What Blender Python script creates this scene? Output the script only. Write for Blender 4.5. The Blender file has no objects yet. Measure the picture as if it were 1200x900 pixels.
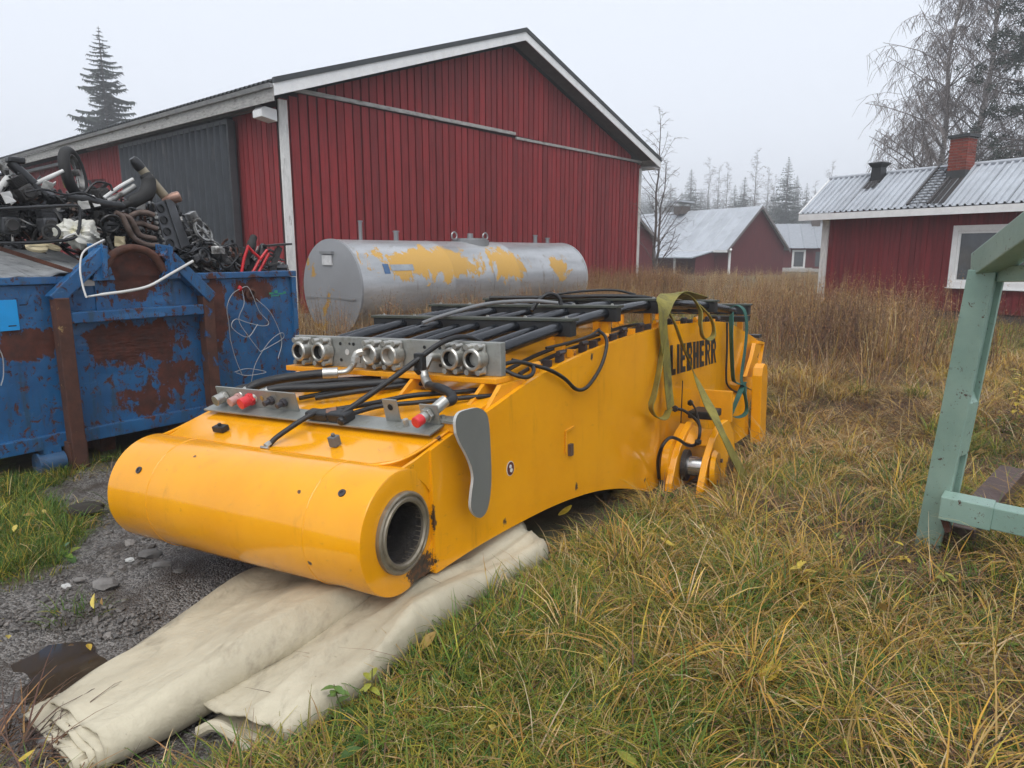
import bpy, bmesh, math, random
import numpy as np
from mathutils import Vector, Matrix
random.seed(7); rng = np.random.default_rng(11)
S = bpy.context.scene
COL = S.collection
R_ = math.radians
# ------------------------------------------------------------------ camera
F, TILT, EYE = 815.0, R_(10.7), 1.65            # focal length in pixels of a 1200 px wide frame
cam = bpy.data.cameras.new('camera'); cam_o = bpy.data.objects.new('camera', cam); COL.objects.link(cam_o)
cam.sensor_fit = 'HORIZONTAL'; cam.sensor_width = 36; cam.lens = F / 1200 * 36
cam.clip_start = 0.05; cam.clip_end = 2000
cam_o.location = (0, 0, EYE); cam_o.rotation_euler = (math.pi / 2 - TILT, 0, 0)
S.camera = cam_o
# ------------------------------------------------------------------ light: overcast
SUN_EL, SUN_AZ = R_(58), R_(185)
wd = bpy.data.worlds.new('World'); S.world = wd; wd.use_nodes = True
nt = wd.node_tree; nt.nodes.clear()
sky = nt.nodes.new('ShaderNodeTexSky'); sky.sky_type = 'NISHITA'; sky.sun_disc = False
sky.sun_elevation = SUN_EL; sky.sun_rotation = SUN_AZ; sky.dust_density = 4; sky.air_density = 1.2
hsv = nt.nodes.new('ShaderNodeHueSaturation'); hsv.inputs['Saturation'].default_value = 0.35
mixw = nt.nodes.new('ShaderNodeMixRGB'); mixw.inputs[0].default_value = 0.8
mixw.inputs[2].default_value = (7.9, 8.4, 9.35, 1)       # the even cloud deck
bg = nt.nodes.new('ShaderNodeBackground'); bg.inputs['Strength'].default_value = 0.1
wo = nt.nodes.new('ShaderNodeOutputWorld')
nt.links.new(sky.outputs[0], hsv.inputs['Color']); nt.links.new(hsv.outputs[0], mixw.inputs[1])
nt.links.new(mixw.outputs[0], bg.inputs[0]); nt.links.new(bg.outputs[0], wo.inputs[0])
sl = bpy.data.lights.new('sun', 'SUN'); sl.energy = 1.5; sl.angle = R_(50); sl.color = (1, .97, .92)
so = bpy.data.objects.new('sun', sl); COL.objects.link(so)
# Nishita: rotation 0 puts the sun at +Y, turning clockwise seen from above
sd = Vector((math.sin(SUN_AZ) * math.cos(SUN_EL), math.cos(SUN_AZ) * math.cos(SUN_EL), math.sin(SUN_EL)))
so.rotation_euler = sd.to_track_quat('Z', 'Y').to_euler(); so.location = sd * 40
S.view_settings.view_transform = 'Standard'; S.view_settings.look = 'None'
S.view_settings.exposure = 0.42; S.view_settings.gamma = 1
S.render.engine = 'CYCLES'
S.cycles.max_bounces = 5; S.cycles.diffuse_bounces = 3; S.cycles.glossy_bounces = 3; S.cycles.volume_bounces = 0; S.cycles.transparent_max_bounces = 8
S.cycles.use_denoising = True; S.cycles.use_adaptive_sampling = True; S.cycles.adaptive_threshold = 0.03
# ------------------------------------------------------------------ points in the place from where they are seen
_c, _s = math.cos(TILT), math.sin(TILT)
EYEV = np.array([0, 0, EYE])
def ray(px, py):
    x, y = (px - 600) / F, (450 - py) / F
    return np.array([x, _c + y * _s, y * _c - _s])
def at(px, py, z=None, y=None):
    r = ray(px, py)
    k = (z - EYE) / r[2] if z is not None else y / r[1]
    return EYEV + k * r
def on_plane(px, py, o, n):
    r = ray(px, py); return EYEV + r * (np.dot(np.asarray(o) - EYEV, n) / np.dot(r, n))
def hdir(px, py=296):
    d = ray(px, py).copy(); d[2] = 0; return d / np.linalg.norm(d)
def project(p):
    d = np.asarray(p, float) - EYEV
    zc = d[..., 1] * _c - d[..., 2] * _s; yc = d[..., 1] * _s + d[..., 2] * _c
    return 600 + F * d[..., 0] / zc, 450 - F * yc / zc
# ------------------------------------------------------------------ materials
MATS = {}
class N:
    def __init__(self, name):
        self.m = bpy.data.materials.new(name); self.m.use_nodes = True
        self.t = self.m.node_tree; self.t.nodes.clear()
        self.o = self.n('ShaderNodeOutputMaterial'); self.b = self.n('ShaderNodeBsdfPrincipled')
        self.l(self.b.outputs[0], self.o.inputs[0])
        self.tc = self.n('ShaderNodeTexCoord')
    def n(self, t, **k):
        x = self.t.nodes.new(t)
        for a, b in k.items(): setattr(x, a, b)
        return x
    def l(self, a, b): self.t.links.new(a, b)
    def val(self, s, v):
        if isinstance(v, bpy.types.NodeSocket): self.l(v, s)
        else: s.default_value = (*v, 1) if isinstance(v, (tuple, list)) and len(v) == 3 and s.type == 'RGBA' else v
    def noise(self, scale, detail=4, rough=.6, coord='Object', stretch=None, dist=0):
        x = self.n('ShaderNodeTexNoise'); x.inputs['Scale'].default_value = scale
        x.inputs['Detail'].default_value = detail; x.inputs['Roughness'].default_value = rough
        x.inputs['Distortion'].default_value = dist
        src = self.tc.outputs[coord]
        if stretch:
            mp = self.n('ShaderNodeMapping'); mp.inputs['Scale'].default_value = stretch
            self.l(src, mp.inputs[0]); src = mp.outputs[0]
        self.l(src, x.inputs['Vector']); return x.outputs[0]
    def ramp(self, v, a, b):
        x = self.n('ShaderNodeMapRange', interpolation_type='SMOOTHSTEP')
        x.inputs[1].default_value = a; x.inputs[2].default_value = b
        self.l(v, x.inputs[0]); return x.outputs[0]
    def mix(self, f, a, b, mode='MIX'):
        x = self.n('ShaderNodeMixRGB', blend_type=mode)
        self.val(x.inputs[0], f); self.val(x.inputs[1], a); self.val(x.inputs[2], b); return x.outputs[0]
    def math(self, op, a, b=0.0):
        x = self.n('ShaderNodeMath', operation=op); self.val(x.inputs[0], a); self.val(x.inputs[1], b); return x.outputs[0]
    def ell(self, cen, rad):
        """1 at a point of the object, falling to 0 a radius away"""
        mp = self.n('ShaderNodeMapping', vector_type='TEXTURE')
        mp.inputs['Location'].default_value = cen; mp.inputs['Scale'].default_value = rad
        self.l(self.tc.outputs['Object'], mp.inputs[0])
        ln = self.n('ShaderNodeVectorMath', operation='LENGTH'); self.l(mp.outputs[0], ln.inputs[0])
        return self.math('SUBTRACT', 1.0, ln.outputs['Value'])
    def out(self, col, rough=.6, metal=0., bump=None, bd=.01, bs=.3, coat=0.):
        self.val(self.b.inputs['Base Color'], col); self.val(self.b.inputs['Roughness'], rough)
        self.val(self.b.inputs['Metallic'], metal); self.b.inputs['Coat Weight'].default_value = coat
        self.b.inputs['Coat Roughness'].default_value = .08
        if bump is not None:
            x = self.n('ShaderNodeBump'); x.inputs['Distance'].default_value = bd; x.inputs['Strength'].default_value = bs
            self.l(bump, x.inputs['Height']); self.l(x.outputs[0], self.b.inputs['Normal'])
        return self.m
def pm(name, col, rough=.6, metal=0., var=.25, scale=6., rnd=0., dirt=None, dscale=3., dth=(.55, .7), bump=.0, bscale=30., stretch=None, coat=0.):
    """plain worn material: tone noise, per-object tone, a second worn colour in patches"""
    if name in MATS: return MATS[name]
    m = N(name)
    c2 = tuple(x * (1 - var) for x in col)
    c = m.mix(m.ramp(m.noise(scale, stretch=stretch), .3, .7), col, c2)
    if rnd:
        oi = m.n('ShaderNodeObjectInfo')
        mr = m.n('ShaderNodeMapRange'); mr.inputs[3].default_value = 1 - rnd; mr.inputs[4].default_value = 1 + rnd
        m.l(oi.outputs['Random'], mr.inputs[0])
        hs = m.n('ShaderNodeHueSaturation'); m.l(mr.outputs[0], hs.inputs['Value']); m.l(c, hs.inputs['Color']); c = hs.outputs[0]
    r = rough
    if dirt:
        k = m.ramp(m.noise(dscale, 8, .65, stretch=stretch), *dth)
        c = m.mix(k, c, dirt)
        r = m.math('ADD', m.math('MULTIPLY', k, max(0, .8 - rough)), rough)
    MATS[name] = m.out(c, r, metal, m.noise(bscale, 5, stretch=stretch) if bump else None, .01, bump, coat)
    return MATS[name]
# ------------------------------------------------------------------ mesh builder
def V(*a): return np.array(a, float)
def unit(a): a = np.asarray(a, float); return a / (np.linalg.norm(a) + 1e-12)
def frame_of(d):
    d = unit(d); h = V(0, 0, 1) if abs(d[2]) < .9 else V(1, 0, 0)
    a = unit(np.cross(d, h)); return a, np.cross(a, d), d
def smooth_path(pts, n=6):
    p = [np.asarray(q, float) for q in pts]
    if len(p) < 3: return p
    q = [2 * p[0] - p[1]] + p + [2 * p[-1] - p[-2]]; out = []
    for i in range(1, len(q) - 2):
        for k in range(n):
            t = k / n
            out.append(.5 * ((2 * q[i]) + (-q[i-1] + q[i+1]) * t + (2*q[i-1] - 5*q[i] + 4*q[i+1] - q[i+2]) * t*t + (-q[i-1] + 3*q[i] - 3*q[i+1] + q[i+2]) * t**3))
    out.append(p[-1]); return out
class MB:
    def __init__(self): self.v = []; self.f = []; self.mi = []
    def add(self, vs, fs, mi=0):
        b = len(self.v); self.v += [tuple(map(float, x)) for x in vs]
        self.f += [tuple(b + i for i in f) for f in fs]; self.mi += [mi] * len(fs); return self
    def hexa(self, p, mi=0):        # 8 corners: 4 below (ccw), 4 above
        return self.add(p, [(3,2,1,0),(4,5,6,7),(0,1,5,4),(1,2,6,5),(2,3,7,6),(3,0,4,7)], mi)
    def box(self, o, x, y, z, mi=0):  # corner o and three edge vectors
        o, x, y, z = (np.asarray(q, float) for q in (o, x, y, z))
        return self.hexa([o, o+x, o+x+y, o+y, o+z, o+x+z, o+x+y+z, o+y+z], mi)
    def cbox(self, c, sx, sy, sz, ax=None, mi=0):
        ax = ax or (V(1,0,0), V(0,1,0), V(0,0,1))
        x, y, z = ax[0]*sx, ax[1]*sy, ax[2]*sz
        return self.box(np.asarray(c, float) - x/2 - y/2 - z/2, x, y, z, mi)
    def bar(self, a, b, w, h, up=(0,0,1), mi=0):
        a, b = np.asarray(a, float), np.asarray(b, float); d = unit(b - a)
        s = unit(np.cross(d, up)); t = np.cross(s, d)
        return self.box(a - s*w/2 - t*h/2, s*w, b - a, t*h, mi) if False else self.hexa(
            [a-s*w/2-t*h/2, a+s*w/2-t*h/2, b+s*w/2-t*h/2, b-s*w/2-t*h/2, a-s*w/2+t*h/2, a+s*w/2+t*h/2, b+s*w/2+t*h/2, b-s*w/2+t*h/2], mi)
    def tube(self, pts, r, n=8, caps=True, mi=0):
        pts = [np.asarray(p, float) for p in pts]; m = len(pts)
        rs = r if hasattr(r, '__len__') else [r] * m
        vs = []; a = None
        for i, p in enumerate(pts):
            d = unit(pts[min(i+1, m-1)] - pts[max(i-1, 0)])
            if a is None: a = frame_of(d)[0]
            a = a - d * np.dot(a, d); a = unit(a) if np.linalg.norm(a) > 1e-6 else frame_of(d)[0]
            b = np.cross(d, a)
            for k in range(n):
                t = 2*math.pi*k/n; vs.append(p + rs[i]*(a*math.cos(t) + b*math.sin(t)))
        fs = [(i*n+k, i*n+(k+1)%n, (i+1)*n+(k+1)%n, (i+1)*n+k) for i in range(m-1) for k in range(n)]
        if caps: fs += [tuple(range(n))[::-1], tuple((m-1)*n + k for k in range(n))]
        return self.add(vs, fs, mi)
    def cyl(self, a, b, r, n=16, r2=None, mi=0): return self.tube([a, b], [r, r if r2 is None else r2], n, True, mi)
    def lathe(self, o, d, prof, n=32, mi=0, close=False):   # prof: (radius, along)
        a, b, d = frame_of(d); o = np.asarray(o, float); vs = []; m = len(prof)
        for r, h in prof:
            for k in range(n):
                t = 2*math.pi*k/n; vs.append(o + d*h + r*(a*math.cos(t) + b*math.sin(t)))
        fs = [(i*n+k, i*n+(k+1)%n, (i+1)*n+(k+1)%n, (i+1)*n+k) for i in range(m-1) for k in range(n)]
        if close: fs += [((m-1)*n+k, (m-1)*n+(k+1)%n, (k+1)%n, k) for k in range(n)]
        return self.add(vs, fs, mi)
    def ring(self, o, d, R, r, n=24, k=8, mi=0):
        return self.lathe(o, d, [(R + r*math.cos(2*math.pi*i/k), r*math.sin(2*math.pi*i/k)) for i in range(k)], n, mi, True)
    def prism(self, poly, d, mi=0):  # planar loop of points pushed along d
        p = [np.asarray(q, float) for q in poly]; n = len(p); d = np.asarray(d, float)
        return self.add(p + [q + d for q in p], [tuple(range(n))[::-1], tuple(range(n, 2*n))] + [(i, (i+1)%n, n+(i+1)%n, n+i) for i in range(n)], mi)
    def loft(self, rows, closed=False, caps=False, mi=0):
        n = len(rows[0]); vs = [q for r in rows for q in r]
        fs = [(i*n+k, i*n+(k+1)%n, (i+1)*n+(k+1)%n, (i+1)*n+k) for i in range(len(rows)-1) for k in range(n if closed else n-1)]
        if caps: fs += [tuple(range(n))[::-1], tuple((len(rows)-1)*n + k for k in range(n))]
        return self.add(vs, fs, mi)
    def ribbon(self, pts, side, w, th=.004, mi=0):
        side = [np.asarray(s, float) for s in side] if hasattr(side[0], '__len__') else [np.asarray(side, float)]*len(pts)
        rows = []; m = len(pts)
        for i, p in enumerate(pts):
            d = unit(pts[min(i+1, m-1)] - pts[max(i-1, 0)]); s = unit(side[i] - d*np.dot(side[i], d)); nn = np.cross(d, s)
            rows.append([p - s*w/2 - nn*th/2, p + s*w/2 - nn*th/2, p + s*w/2 + nn*th/2, p - s*w/2 + nn*th/2])
        return self.loft(rows, True, True, mi)
    def ico(self, c, r, squash=(1,1,1), jit=.15, sub=1, mi=0):
        bm = bmesh.new(); bmesh.ops.create_icosphere(bm, subdivisions=sub, radius=1)
        vs = [np.asarray(c, float) + V(*(v.co[i]*r*squash[i]*(1 + random.uniform(-jit, jit)) for i in range(3))) for v in bm.verts]
        fs = [tuple(v.index for v in f.verts) for f in bm.faces]; bm.free()
        return self.add(vs, fs, mi)
    def build(self, name, mat, parent=None, smooth=False, bevel=0., fix=True, sharp=40, kind=None):
        me = bpy.data.meshes.new(name)
        o = bpy.data.objects.new(name, me)
        vs = self.v
        if parent is not None:
            inv = parent.get('_inv'); M = world_of(parent).inverted()
            vs = [M @ Vector(p) for p in vs]
        elif vs:
            cen = np.mean(np.array(vs), 0); o.location = cen
            vs = [np.asarray(p) - cen for p in vs]
        me.from_pydata([tuple(p) for p in vs], [], self.f)
        for m in (mat if isinstance(mat, (list, tuple)) else [mat]): me.materials.append(m)
        me.polygons.foreach_set('material_index', self.mi)
        if fix:
            bm = bmesh.new(); bm.from_mesh(me); bmesh.ops.recalc_face_normals(bm, faces=bm.faces); bm.to_mesh(me); bm.free()
        if smooth:
            me.polygons.foreach_set('use_smooth', [True]*len(me.polygons))
            me.set_sharp_from_angle(angle=R_(sharp))
        if bevel:
            b = o.modifiers.new('bevel', 'BEVEL'); b.width = bevel; b.segments = 2; b.limit_method = 'ANGLE'; b.angle_limit = R_(40)
        COL.objects.link(o)
        if parent is not None: o.parent = parent
        if kind: o['kind'] = kind
        return o
WORLD = {}
def world_of(o):
    m = o.matrix_basis.copy() if o.type == 'EMPTY' else Matrix.Translation(o.location)
    return (world_of(o.parent) @ m) if o.parent else m
def tag(o, label=None, cat=None, group=None, kind=None):
    if label: o['label'] = label
    if cat: o['category'] = cat
    if group: o['group'] = group
    if kind: o['kind'] = kind
    return o
def thing(name, label, cat, loc, group=None, M=None):
    o = bpy.data.objects.new(name, None); COL.objects.link(o); o.empty_display_size = .1
    if M is not None: o.matrix_basis = M
    else: o.location = tuple(loc)
    return tag(o, label, cat, group)
def copy_tree(o, parent=None):
    c = o.copy(); COL.objects.link(c)
    if parent is not None: c.parent = parent
    for ch in list(o.children): copy_tree(ch, c)
    return c
def frame_m(o, x, y, z):
    return Matrix(((x[0], y[0], z[0], o[0]), (x[1], y[1], z[1], o[1]), (x[2], y[2], z[2], o[2]), (0, 0, 0, 1)))
# ------------------------------------------------------------------ frames of the big things
# boom: u towards its left end along the foot tube, v along the boom, w up
bu = -ray(-950, 345) if ray(-950, 345)[0] > 0 else ray(-950, 345); bu = unit(bu)
bv = unit(ray(1180, 296)); bw = unit(np.cross(bv, bu)); bw = bw if bw[2] > 0 else -bw
BO = at(474, 694, z=.2) + bw*.275
BM = np.stack([bu, bv, bw], 1)
def BP(a, b, c): return BO + BM @ V(a, b, c)
def bloc(px, py, **k):
    r = ray(px, py); i = 'abc'.index(list(k)[0]); val = list(k.values())[0]
    js = [j for j in range(3) if j != i]
    A = np.stack([BM[:, js[0]], BM[:, js[1]], -r], 1)
    s = np.linalg.solve(A, EYEV - BO - BM[:, i]*val); q = [0, 0, 0]; q[i] = val; q[js[0]], q[js[1]] = s[0], s[1]
    return V(*q)
def bpx(px, py, **k): return BP(*bloc(px, py, **k))
# barn: gd along the gable wall, gn out of it towards the yard, gl along the left wall
gd = hdir(1300); gl = V(-gd[1], gd[0], 0); gn = V(gd[1], -gd[0], 0)
GR = at(746, 347, z=0); GW = 15.06; GL = GR - gd*GW
# container: cd along its front face, cn out of the face
cd = hdir(1210, 297); cn = V(cd[1], -cd[0], 0); CO = at(85, 518, z=.2); CO[2] = 0
# right house: hd along its wall towards the right, hn out of the wall
hd = -hdir(84, 290); hn = V(hd[1], -hd[0], 0); hn = hn if hn[1] < 0 else -hn
HO = at(1190, 369, z=.25); HO[2] = 0
tip = BP(0, 5.2, 0)
def ground_z(x, y):
    x = np.asarray(x, float); y = np.asarray(y, float)
    z = .022*np.sin(1.9*x + .7*y) + .018*np.sin(2.7*y - 1.3*x + 1) + .01*np.sin(6.1*x + 2)*np.sin(5.3*y)
    z = z - .26*np.exp(-(((x - tip[0] + .4)**2)/3.2 + ((y - tip[1])**2)/6.0))
    z = z + .05*np.exp(-(((x - 1.6)**2)/.5 + ((y - 2.6)**2)/.6))
    return z * np.clip((60 - y)/30, 0, 1)
# ================================================================== MATERIALS OF THE PLACE
def red_wood(name, rnd=.12, col=(.165,.012,.016)):
    m = N(name)
    g = m.noise(3, 6, .6, stretch=(6, 6, .35)); c = m.mix(m.ramp(g, .3, .75), col, tuple(x*.62 for x in col))
    c = m.mix(m.math('MULTIPLY', m.ramp(m.noise(1.3, 7, .7, stretch=(9, 9, .5)), .63, .8), .45), c, (.16,.10,.09))
    oi = m.n('ShaderNodeObjectInfo'); mr = m.n('ShaderNodeMapRange'); mr.inputs[3].default_value = 1-rnd; mr.inputs[4].default_value = 1+rnd
    m.l(oi.outputs['Random'], mr.inputs[0]); hs = m.n('ShaderNodeHueSaturation'); m.l(mr.outputs[0], hs.inputs['Value']); m.l(c, hs.inputs['Color'])
    return m.out(hs.outputs[0], .75, 0, m.noise(14, 5, .6, stretch=(5, 5, .3)), .006, .5)
RED = red_wood('red_boards', .20, (.245,.015,.0175)); RED2 = red_wood('red_house_boards', .14, (.185,.012,.016))
REDBACK = pm('red_wall_backing', (.022,.005,.005), .9)
WHITE = pm('worn_white_paint', (.72,.71,.68), .6, dirt=(.28,.26,.23), dscale=4, dth=(.56,.72), stretch=(3,3,.6), bump=.2)
PALE = pm('grey_weathered_board', (.40,.39,.37), .75, var=.35, dirt=(.16,.15,.13), dscale=3, stretch=(1,1,4), bump=.3)
CLEANW = pm('white_board', (.80,.80,.79), .55, var=.1, dirt=(.45,.44,.42), dscale=2, dth=(.6,.8))
DARKT = pm('dark_roof_edge', (.045,.05,.052), .6)
BLACKM = pm('black_sheet', (.030,.037,.046), .6, var=.3, dirt=(.09,.09,.09), dscale=2.5, dth=(.55,.8), stretch=(1,1,.4))
ROOFM = pm('frosted_roof_sheet', (.44,.47,.51), .45, .0, var=.18, scale=1.2, dirt=(.32,.34,.37), dscale=.9, dth=(.5,.75), rnd=.05, stretch=(1,1,1))
ROOFD = pm('wet_bare_sheet', (.030,.026,.026), .8)
GLASS = pm('dark_window_glass', (.10,.11,.12), .08, 0, var=.2)
CONC = pm('concrete_footing', (.33,.32,.30), .9, bump=.3)
BARK = pm('grey_bark', (.13,.11,.10), .9, var=.4, bump=.4)
TWIG = pm('dark_twigs', (.15,.125,.115), .9); TWIGB = pm('birch_twigs', (.21,.18,.17), .9)
BIRCHB = pm('birch_bark', (.38,.35,.33), .8, var=.4, dirt=(.05,.045,.04), dscale=3, dth=(.5,.62), stretch=(1,1,3))
NEEDLE = pm('spruce_needles', (.048,.070,.052), .85, var=.45, scale=2)
NEEDLE2 = pm('pine_needles', (.052,.068,.052), .85, var=.45, scale=2)
# ================================================================== GROUND
def grid_axis(lo, hi, near, far, n):
    t = np.linspace(-1, 1, n); return t
def make_ground():
    ys = np.concatenate([np.linspace(-6, .6, 12)[:-1], np.arange(.6, 12, .09), np.geomspace(12, 420, 70)])
    xs0 = np.concatenate([-np.geomspace(6, 420, 46)[::-1], np.arange(-5.9, 6, .09), np.geomspace(6, 420, 46)])
    X, Y = np.meshgrid(xs0, ys); Z = ground_z(X, Y)
    px, py = project(np.stack([X, np.maximum(Y, .3), Z], -1))
    # ruts and the dip of the puddle in the gravel
    P1 = at(20, 775, z=0); Z = Z - .045*np.exp(-(((X-P1[0]-.05)/.42)**2 + ((Y-P1[1])/.30)**2))
    gm = gravel_mask(X, Y)
    nz = np.array([[0.]])
    Z = Z + gm*.018*np.sin(9*X+3*np.sin(4*Y))*np.sin(7*Y)
    vs = np.stack([X, Y, Z], -1).reshape(-1, 3); ny, nx = X.shape
    i = np.arange(ny-1)[:, None]*nx + np.arange(nx-1)[None]
    fs = np.stack([i, i+1, i+nx+1, i+nx], -1).reshape(-1, 4)
    me = bpy.data.meshes.new('ground'); me.from_pydata(vs.tolist(), [], fs.tolist())
    me.polygons.foreach_set('use_smooth', [True]*len(me.polygons))
    a = me.attributes.new('gravel', 'FLOAT', 'POINT'); a.data.foreach_set('value', gm.reshape(-1))
    o = bpy.data.objects.new('ground', me); COL.objects.link(o); o['kind'] = 'structure'
    m = N('soil_and_gravel')
    at_ = m.n('ShaderNodeAttribute', attribute_name='gravel')
    n1 = m.noise(3, 8, .7); n2 = m.noise(60, 4, .7); n3 = m.noise(.5, 4)
    soil = m.mix(m.ramp(n1, .35, .65), (.045,.034,.022), (.10,.075,.042))
    soil = m.mix(m.ramp(n3, .4, .6), soil, (.075,.075,.03))
    vo = m.n('ShaderNodeTexVoronoi'); vo.inputs['Scale'].default_value = 95; m.l(m.tc.outputs['Object'], vo.inputs['Vector'])
    hs = m.n('ShaderNodeSeparateColor'); m.l(vo.outputs['Color'], hs.inputs[0])
    grav = m.mix(m.ramp(hs.outputs[0], .1, .95), (.052,.046,.040), (.23,.215,.20))
    grav = m.mix(m.ramp(n1, .42, .66), grav, (.055,.042,.032))
    k = m.ramp(m.math('ADD', at_.outputs['Fac'], m.math('MULTIPLY', m.math('SUBTRACT', n1, .5), .9)), .35, .6)
    far = m.mix(k, soil, grav)
    h = m.math('ADD', m.math('MULTIPLY', n2, .6), m.math('MULTIPLY', vo.outputs['Distance'], m.math('MULTIPLY', k, -1.2)))
    wet = m.math('SUBTRACT', .85, m.math('MULTIPLY', k, .38))
    me.materials.append(m.out(far, wet, 0, h, .012, .8))
    return o
def in_poly(x, y, poly):
    x = np.asarray(x); c = np.zeros(x.shape, bool); n = len(poly)
    for i in range(n):
        (x1, y1), (x2, y2) = poly[i][:2], poly[(i+1) % n][:2]
        t = ((y1 > y) != (y2 > y)) & (x < (x2-x1)*(y-y1)/((y2-y1) + 1e-12) + x1); c ^= t
    return c
def soft_poly(x, y, poly, w):
    """1 inside, falling to 0 at w outside"""
    x = np.asarray(x, float); y = np.asarray(y, float); d = np.full(x.shape, 1e9); n = len(poly)
    for i in range(n):
        a = np.array(poly[i][:2]); b = np.array(poly[(i+1) % n][:2]); e = b-a
        t = np.clip(((x-a[0])*e[0] + (y-a[1])*e[1])/np.dot(e, e), 0, 1)
        d = np.minimum(d, np.hypot(x-a[0]-t*e[0], y-a[1]-t*e[1]))
    return np.where(in_poly(x, y, poly), 1., np.clip(1 - d/w, 0, 1))
GRAVEL = [at(p[0], p[1], z=0) for p in [(-200,700),(-30,705),(40,700),(110,655),(135,610),(330,560),(520,600),(480,720),(330,800),(120,930),(-200,960)]]
DIRT2 = [at(p[0], p[1], z=0) for p in [(60,575),(120,545),(330,515),(420,540),(140,610)]]
def gravel_mask(X, Y): return np.maximum(soft_poly(X, Y, GRAVEL, .25), .75*soft_poly(X, Y, DIRT2, .2))
make_ground()
# puddle of brown water, and a second one at the frame's edge
PUD = pm('brown_puddle_water', (.050,.036,.024), .05, 0, var=.3, scale=3)
def puddle(name, cx, cy, rx, ry, z, seed):
    r = random.Random(seed); n = 40; pts = []
    ph = [r.uniform(0, 6.28) for _ in range(4)]
    for i in range(n):
        t = 2*math.pi*i/n; k = 1 + .16*math.sin(2*t+ph[0]) + .12*math.sin(3*t+ph[1]) + .07*math.sin(5*t+ph[2]) + .04*math.sin(9*t+ph[3])
        pts.append(V(cx + rx*k*math.cos(t), cy + ry*k*math.sin(t), z))
    m = MB(); m.add(pts, [tuple(range(n))]); o = m.build(name, PUD); o['kind'] = 'structure'; return o
p = at(18, 772, z=0); puddle('puddle', p[0], p[1], .36, .24, float(ground_z(p[0], p[1])) - .036, 3)
p = at(-10, 855, z=0); puddle('puddle', p[0], p[1], .16, .10, float(ground_z(p[0], p[1])) + .006, 5)
# ================================================================== BARN
def BA(s, d, z): return GL + gd*s - gn*d + V(0, 0, z)      # s along the gable, d into the barn
EZ, AZ = 4.86, 7.42                                           # eave and apex of the gable wall
def gable_top(s): return EZ + (AZ-EZ)*(1 - abs(s - GW/2)/(GW/2))
barn = thing('barn', 'large red board barn with white corner board and black sliding door behind the container', 'barn', GL, M=frame_m(GL, gd, -gn, V(0,0,1)))
BL = 19.0
m = MB()
m.prism([BA(0,.04,.0), BA(GW,.04,.0), BA(GW,.04,EZ), BA(GW/2,.04,AZ), BA(0,.04,EZ)], -gn*.1)
m.box(BA(.04,.15,0), gd*.1, -gn*BL, V(0,0,EZ)); m.box(BA(GW-.14,.15,0), gd*.1, -gn*BL, V(0,0,EZ))
m.build('wall', REDBACK, barn)
m = MB(); m.box(BA(-.02,-.02,-.2), gd*(GW+.04), -gn*.2, V(0,0,.5)); m.box(BA(-.02,.19,-.2), gd*.2, -gn*BL, V(0,0,.5)); m.build('footing', CONC, barn)
def ledz(s): return 5.02 - .009*s
pitch = .236; nb = int(GW/pitch); lowmesh = None
for i in range(nb):
    s0 = i*GW/nb + random.uniform(.004, .012); wd_ = GW/nb - .042 + random.uniform(-.006, .006); th = random.uniform(.036, .048)
    zl = min(ledz(s0), gable_top(s0+.1) - .05)
    m = MB(); m.box(BA(s0, .038-th, .28), gd*wd_, -gn*(th+.002), V(0,0,zl-.28)); m.build('board', RED, barn)
    za, zb = gable_top(s0), gable_top(s0+wd_)
    if min(za, zb) > ledz(s0) + .15:
        m = MB(); z0 = ledz(s0)+.07; q = .03-th-.012
        m.hexa([BA(s0,q,z0), BA(s0+wd_,q,z0), BA(s0+wd_,.04,z0), BA(s0,.04,z0), BA(s0,q,za), BA(s0+wd_,q,zb), BA(s0+wd_,.04,zb), BA(s0,.04,za)])
        m.build('board', RED, barn)
# ledge board, weathered, in two lengths
m = MB(); m.box(BA(.1,-.07,ledz(0)), gd*7.6, -gn*.06, V(0,0,.085)); m.build('ledge_board', PALE, barn)
m = MB(); m.box(BA(7.75,-.06,ledz(8)-.03), gd*(GW-7.8), -gn*.055, V(0,0,.07)); m.build('ledge_board', PALE, barn)
# left wall
dx0, dx1 = 1.74, 7.7
nb = int(BL/.2)
for i in range(nb):
    s0 = .02 + i*.2
    if dx0-.05 < s0 < dx1-.3: continue
    th = random.uniform(.024,.034)
    m = MB(); m.box(BA(.038-th, s0+.16, .28), gd*(th+.002), -gn*(.172+random.uniform(-.006,.006)), V(0,0,EZ-.45)); m.build('board', RED, barn)
# sliding door of corrugated black sheet
sd_ = MB(); sd_.box(BA(-.12, dx0, .15), gd*.05, -gn*(dx1-dx0), V(0,0,4.42)); dr = sd_.build('sliding_door', BLACKM, barn)
rows = []
npt = 20*10
for z in (.16, 4.56):
    rows.append([BA(-.20 - .03*math.copysign(abs(math.cos(2*math.pi*20*k/npt))**.7, math.cos(2*math.pi*20*k/npt))*2.2, dx0+.02+(dx1-dx0-.04)*k/npt, z) for k in range(npt+1)])
m = MB(); m.loft(rows); m.build('corrugated_sheet', BLACKM, dr, smooth=True, sharp=50)
m = MB(); m.box(BA(-.26, dx0-.02, .14), gd*.15, -gn*.05, V(0,0,4.45)); m.build('door_frame', pm('dark_steel',(.05,.055,.06),.5), dr); m = MB(); m.box(BA(-.26, dx1-.04, .14), gd*.15, -gn*.05, V(0,0,4.45)); m.build('door_frame', pm('dark_steel',(.05,.055,.06),.5), dr); m = MB(); m.box(BA(-.255, dx0+.04, 4.5), gd*.14, -gn*(dx1-dx0), V(0,0,.1)); m.build('door_frame', pm('dark_steel',(.05,.055,.06),.5), dr)
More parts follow.
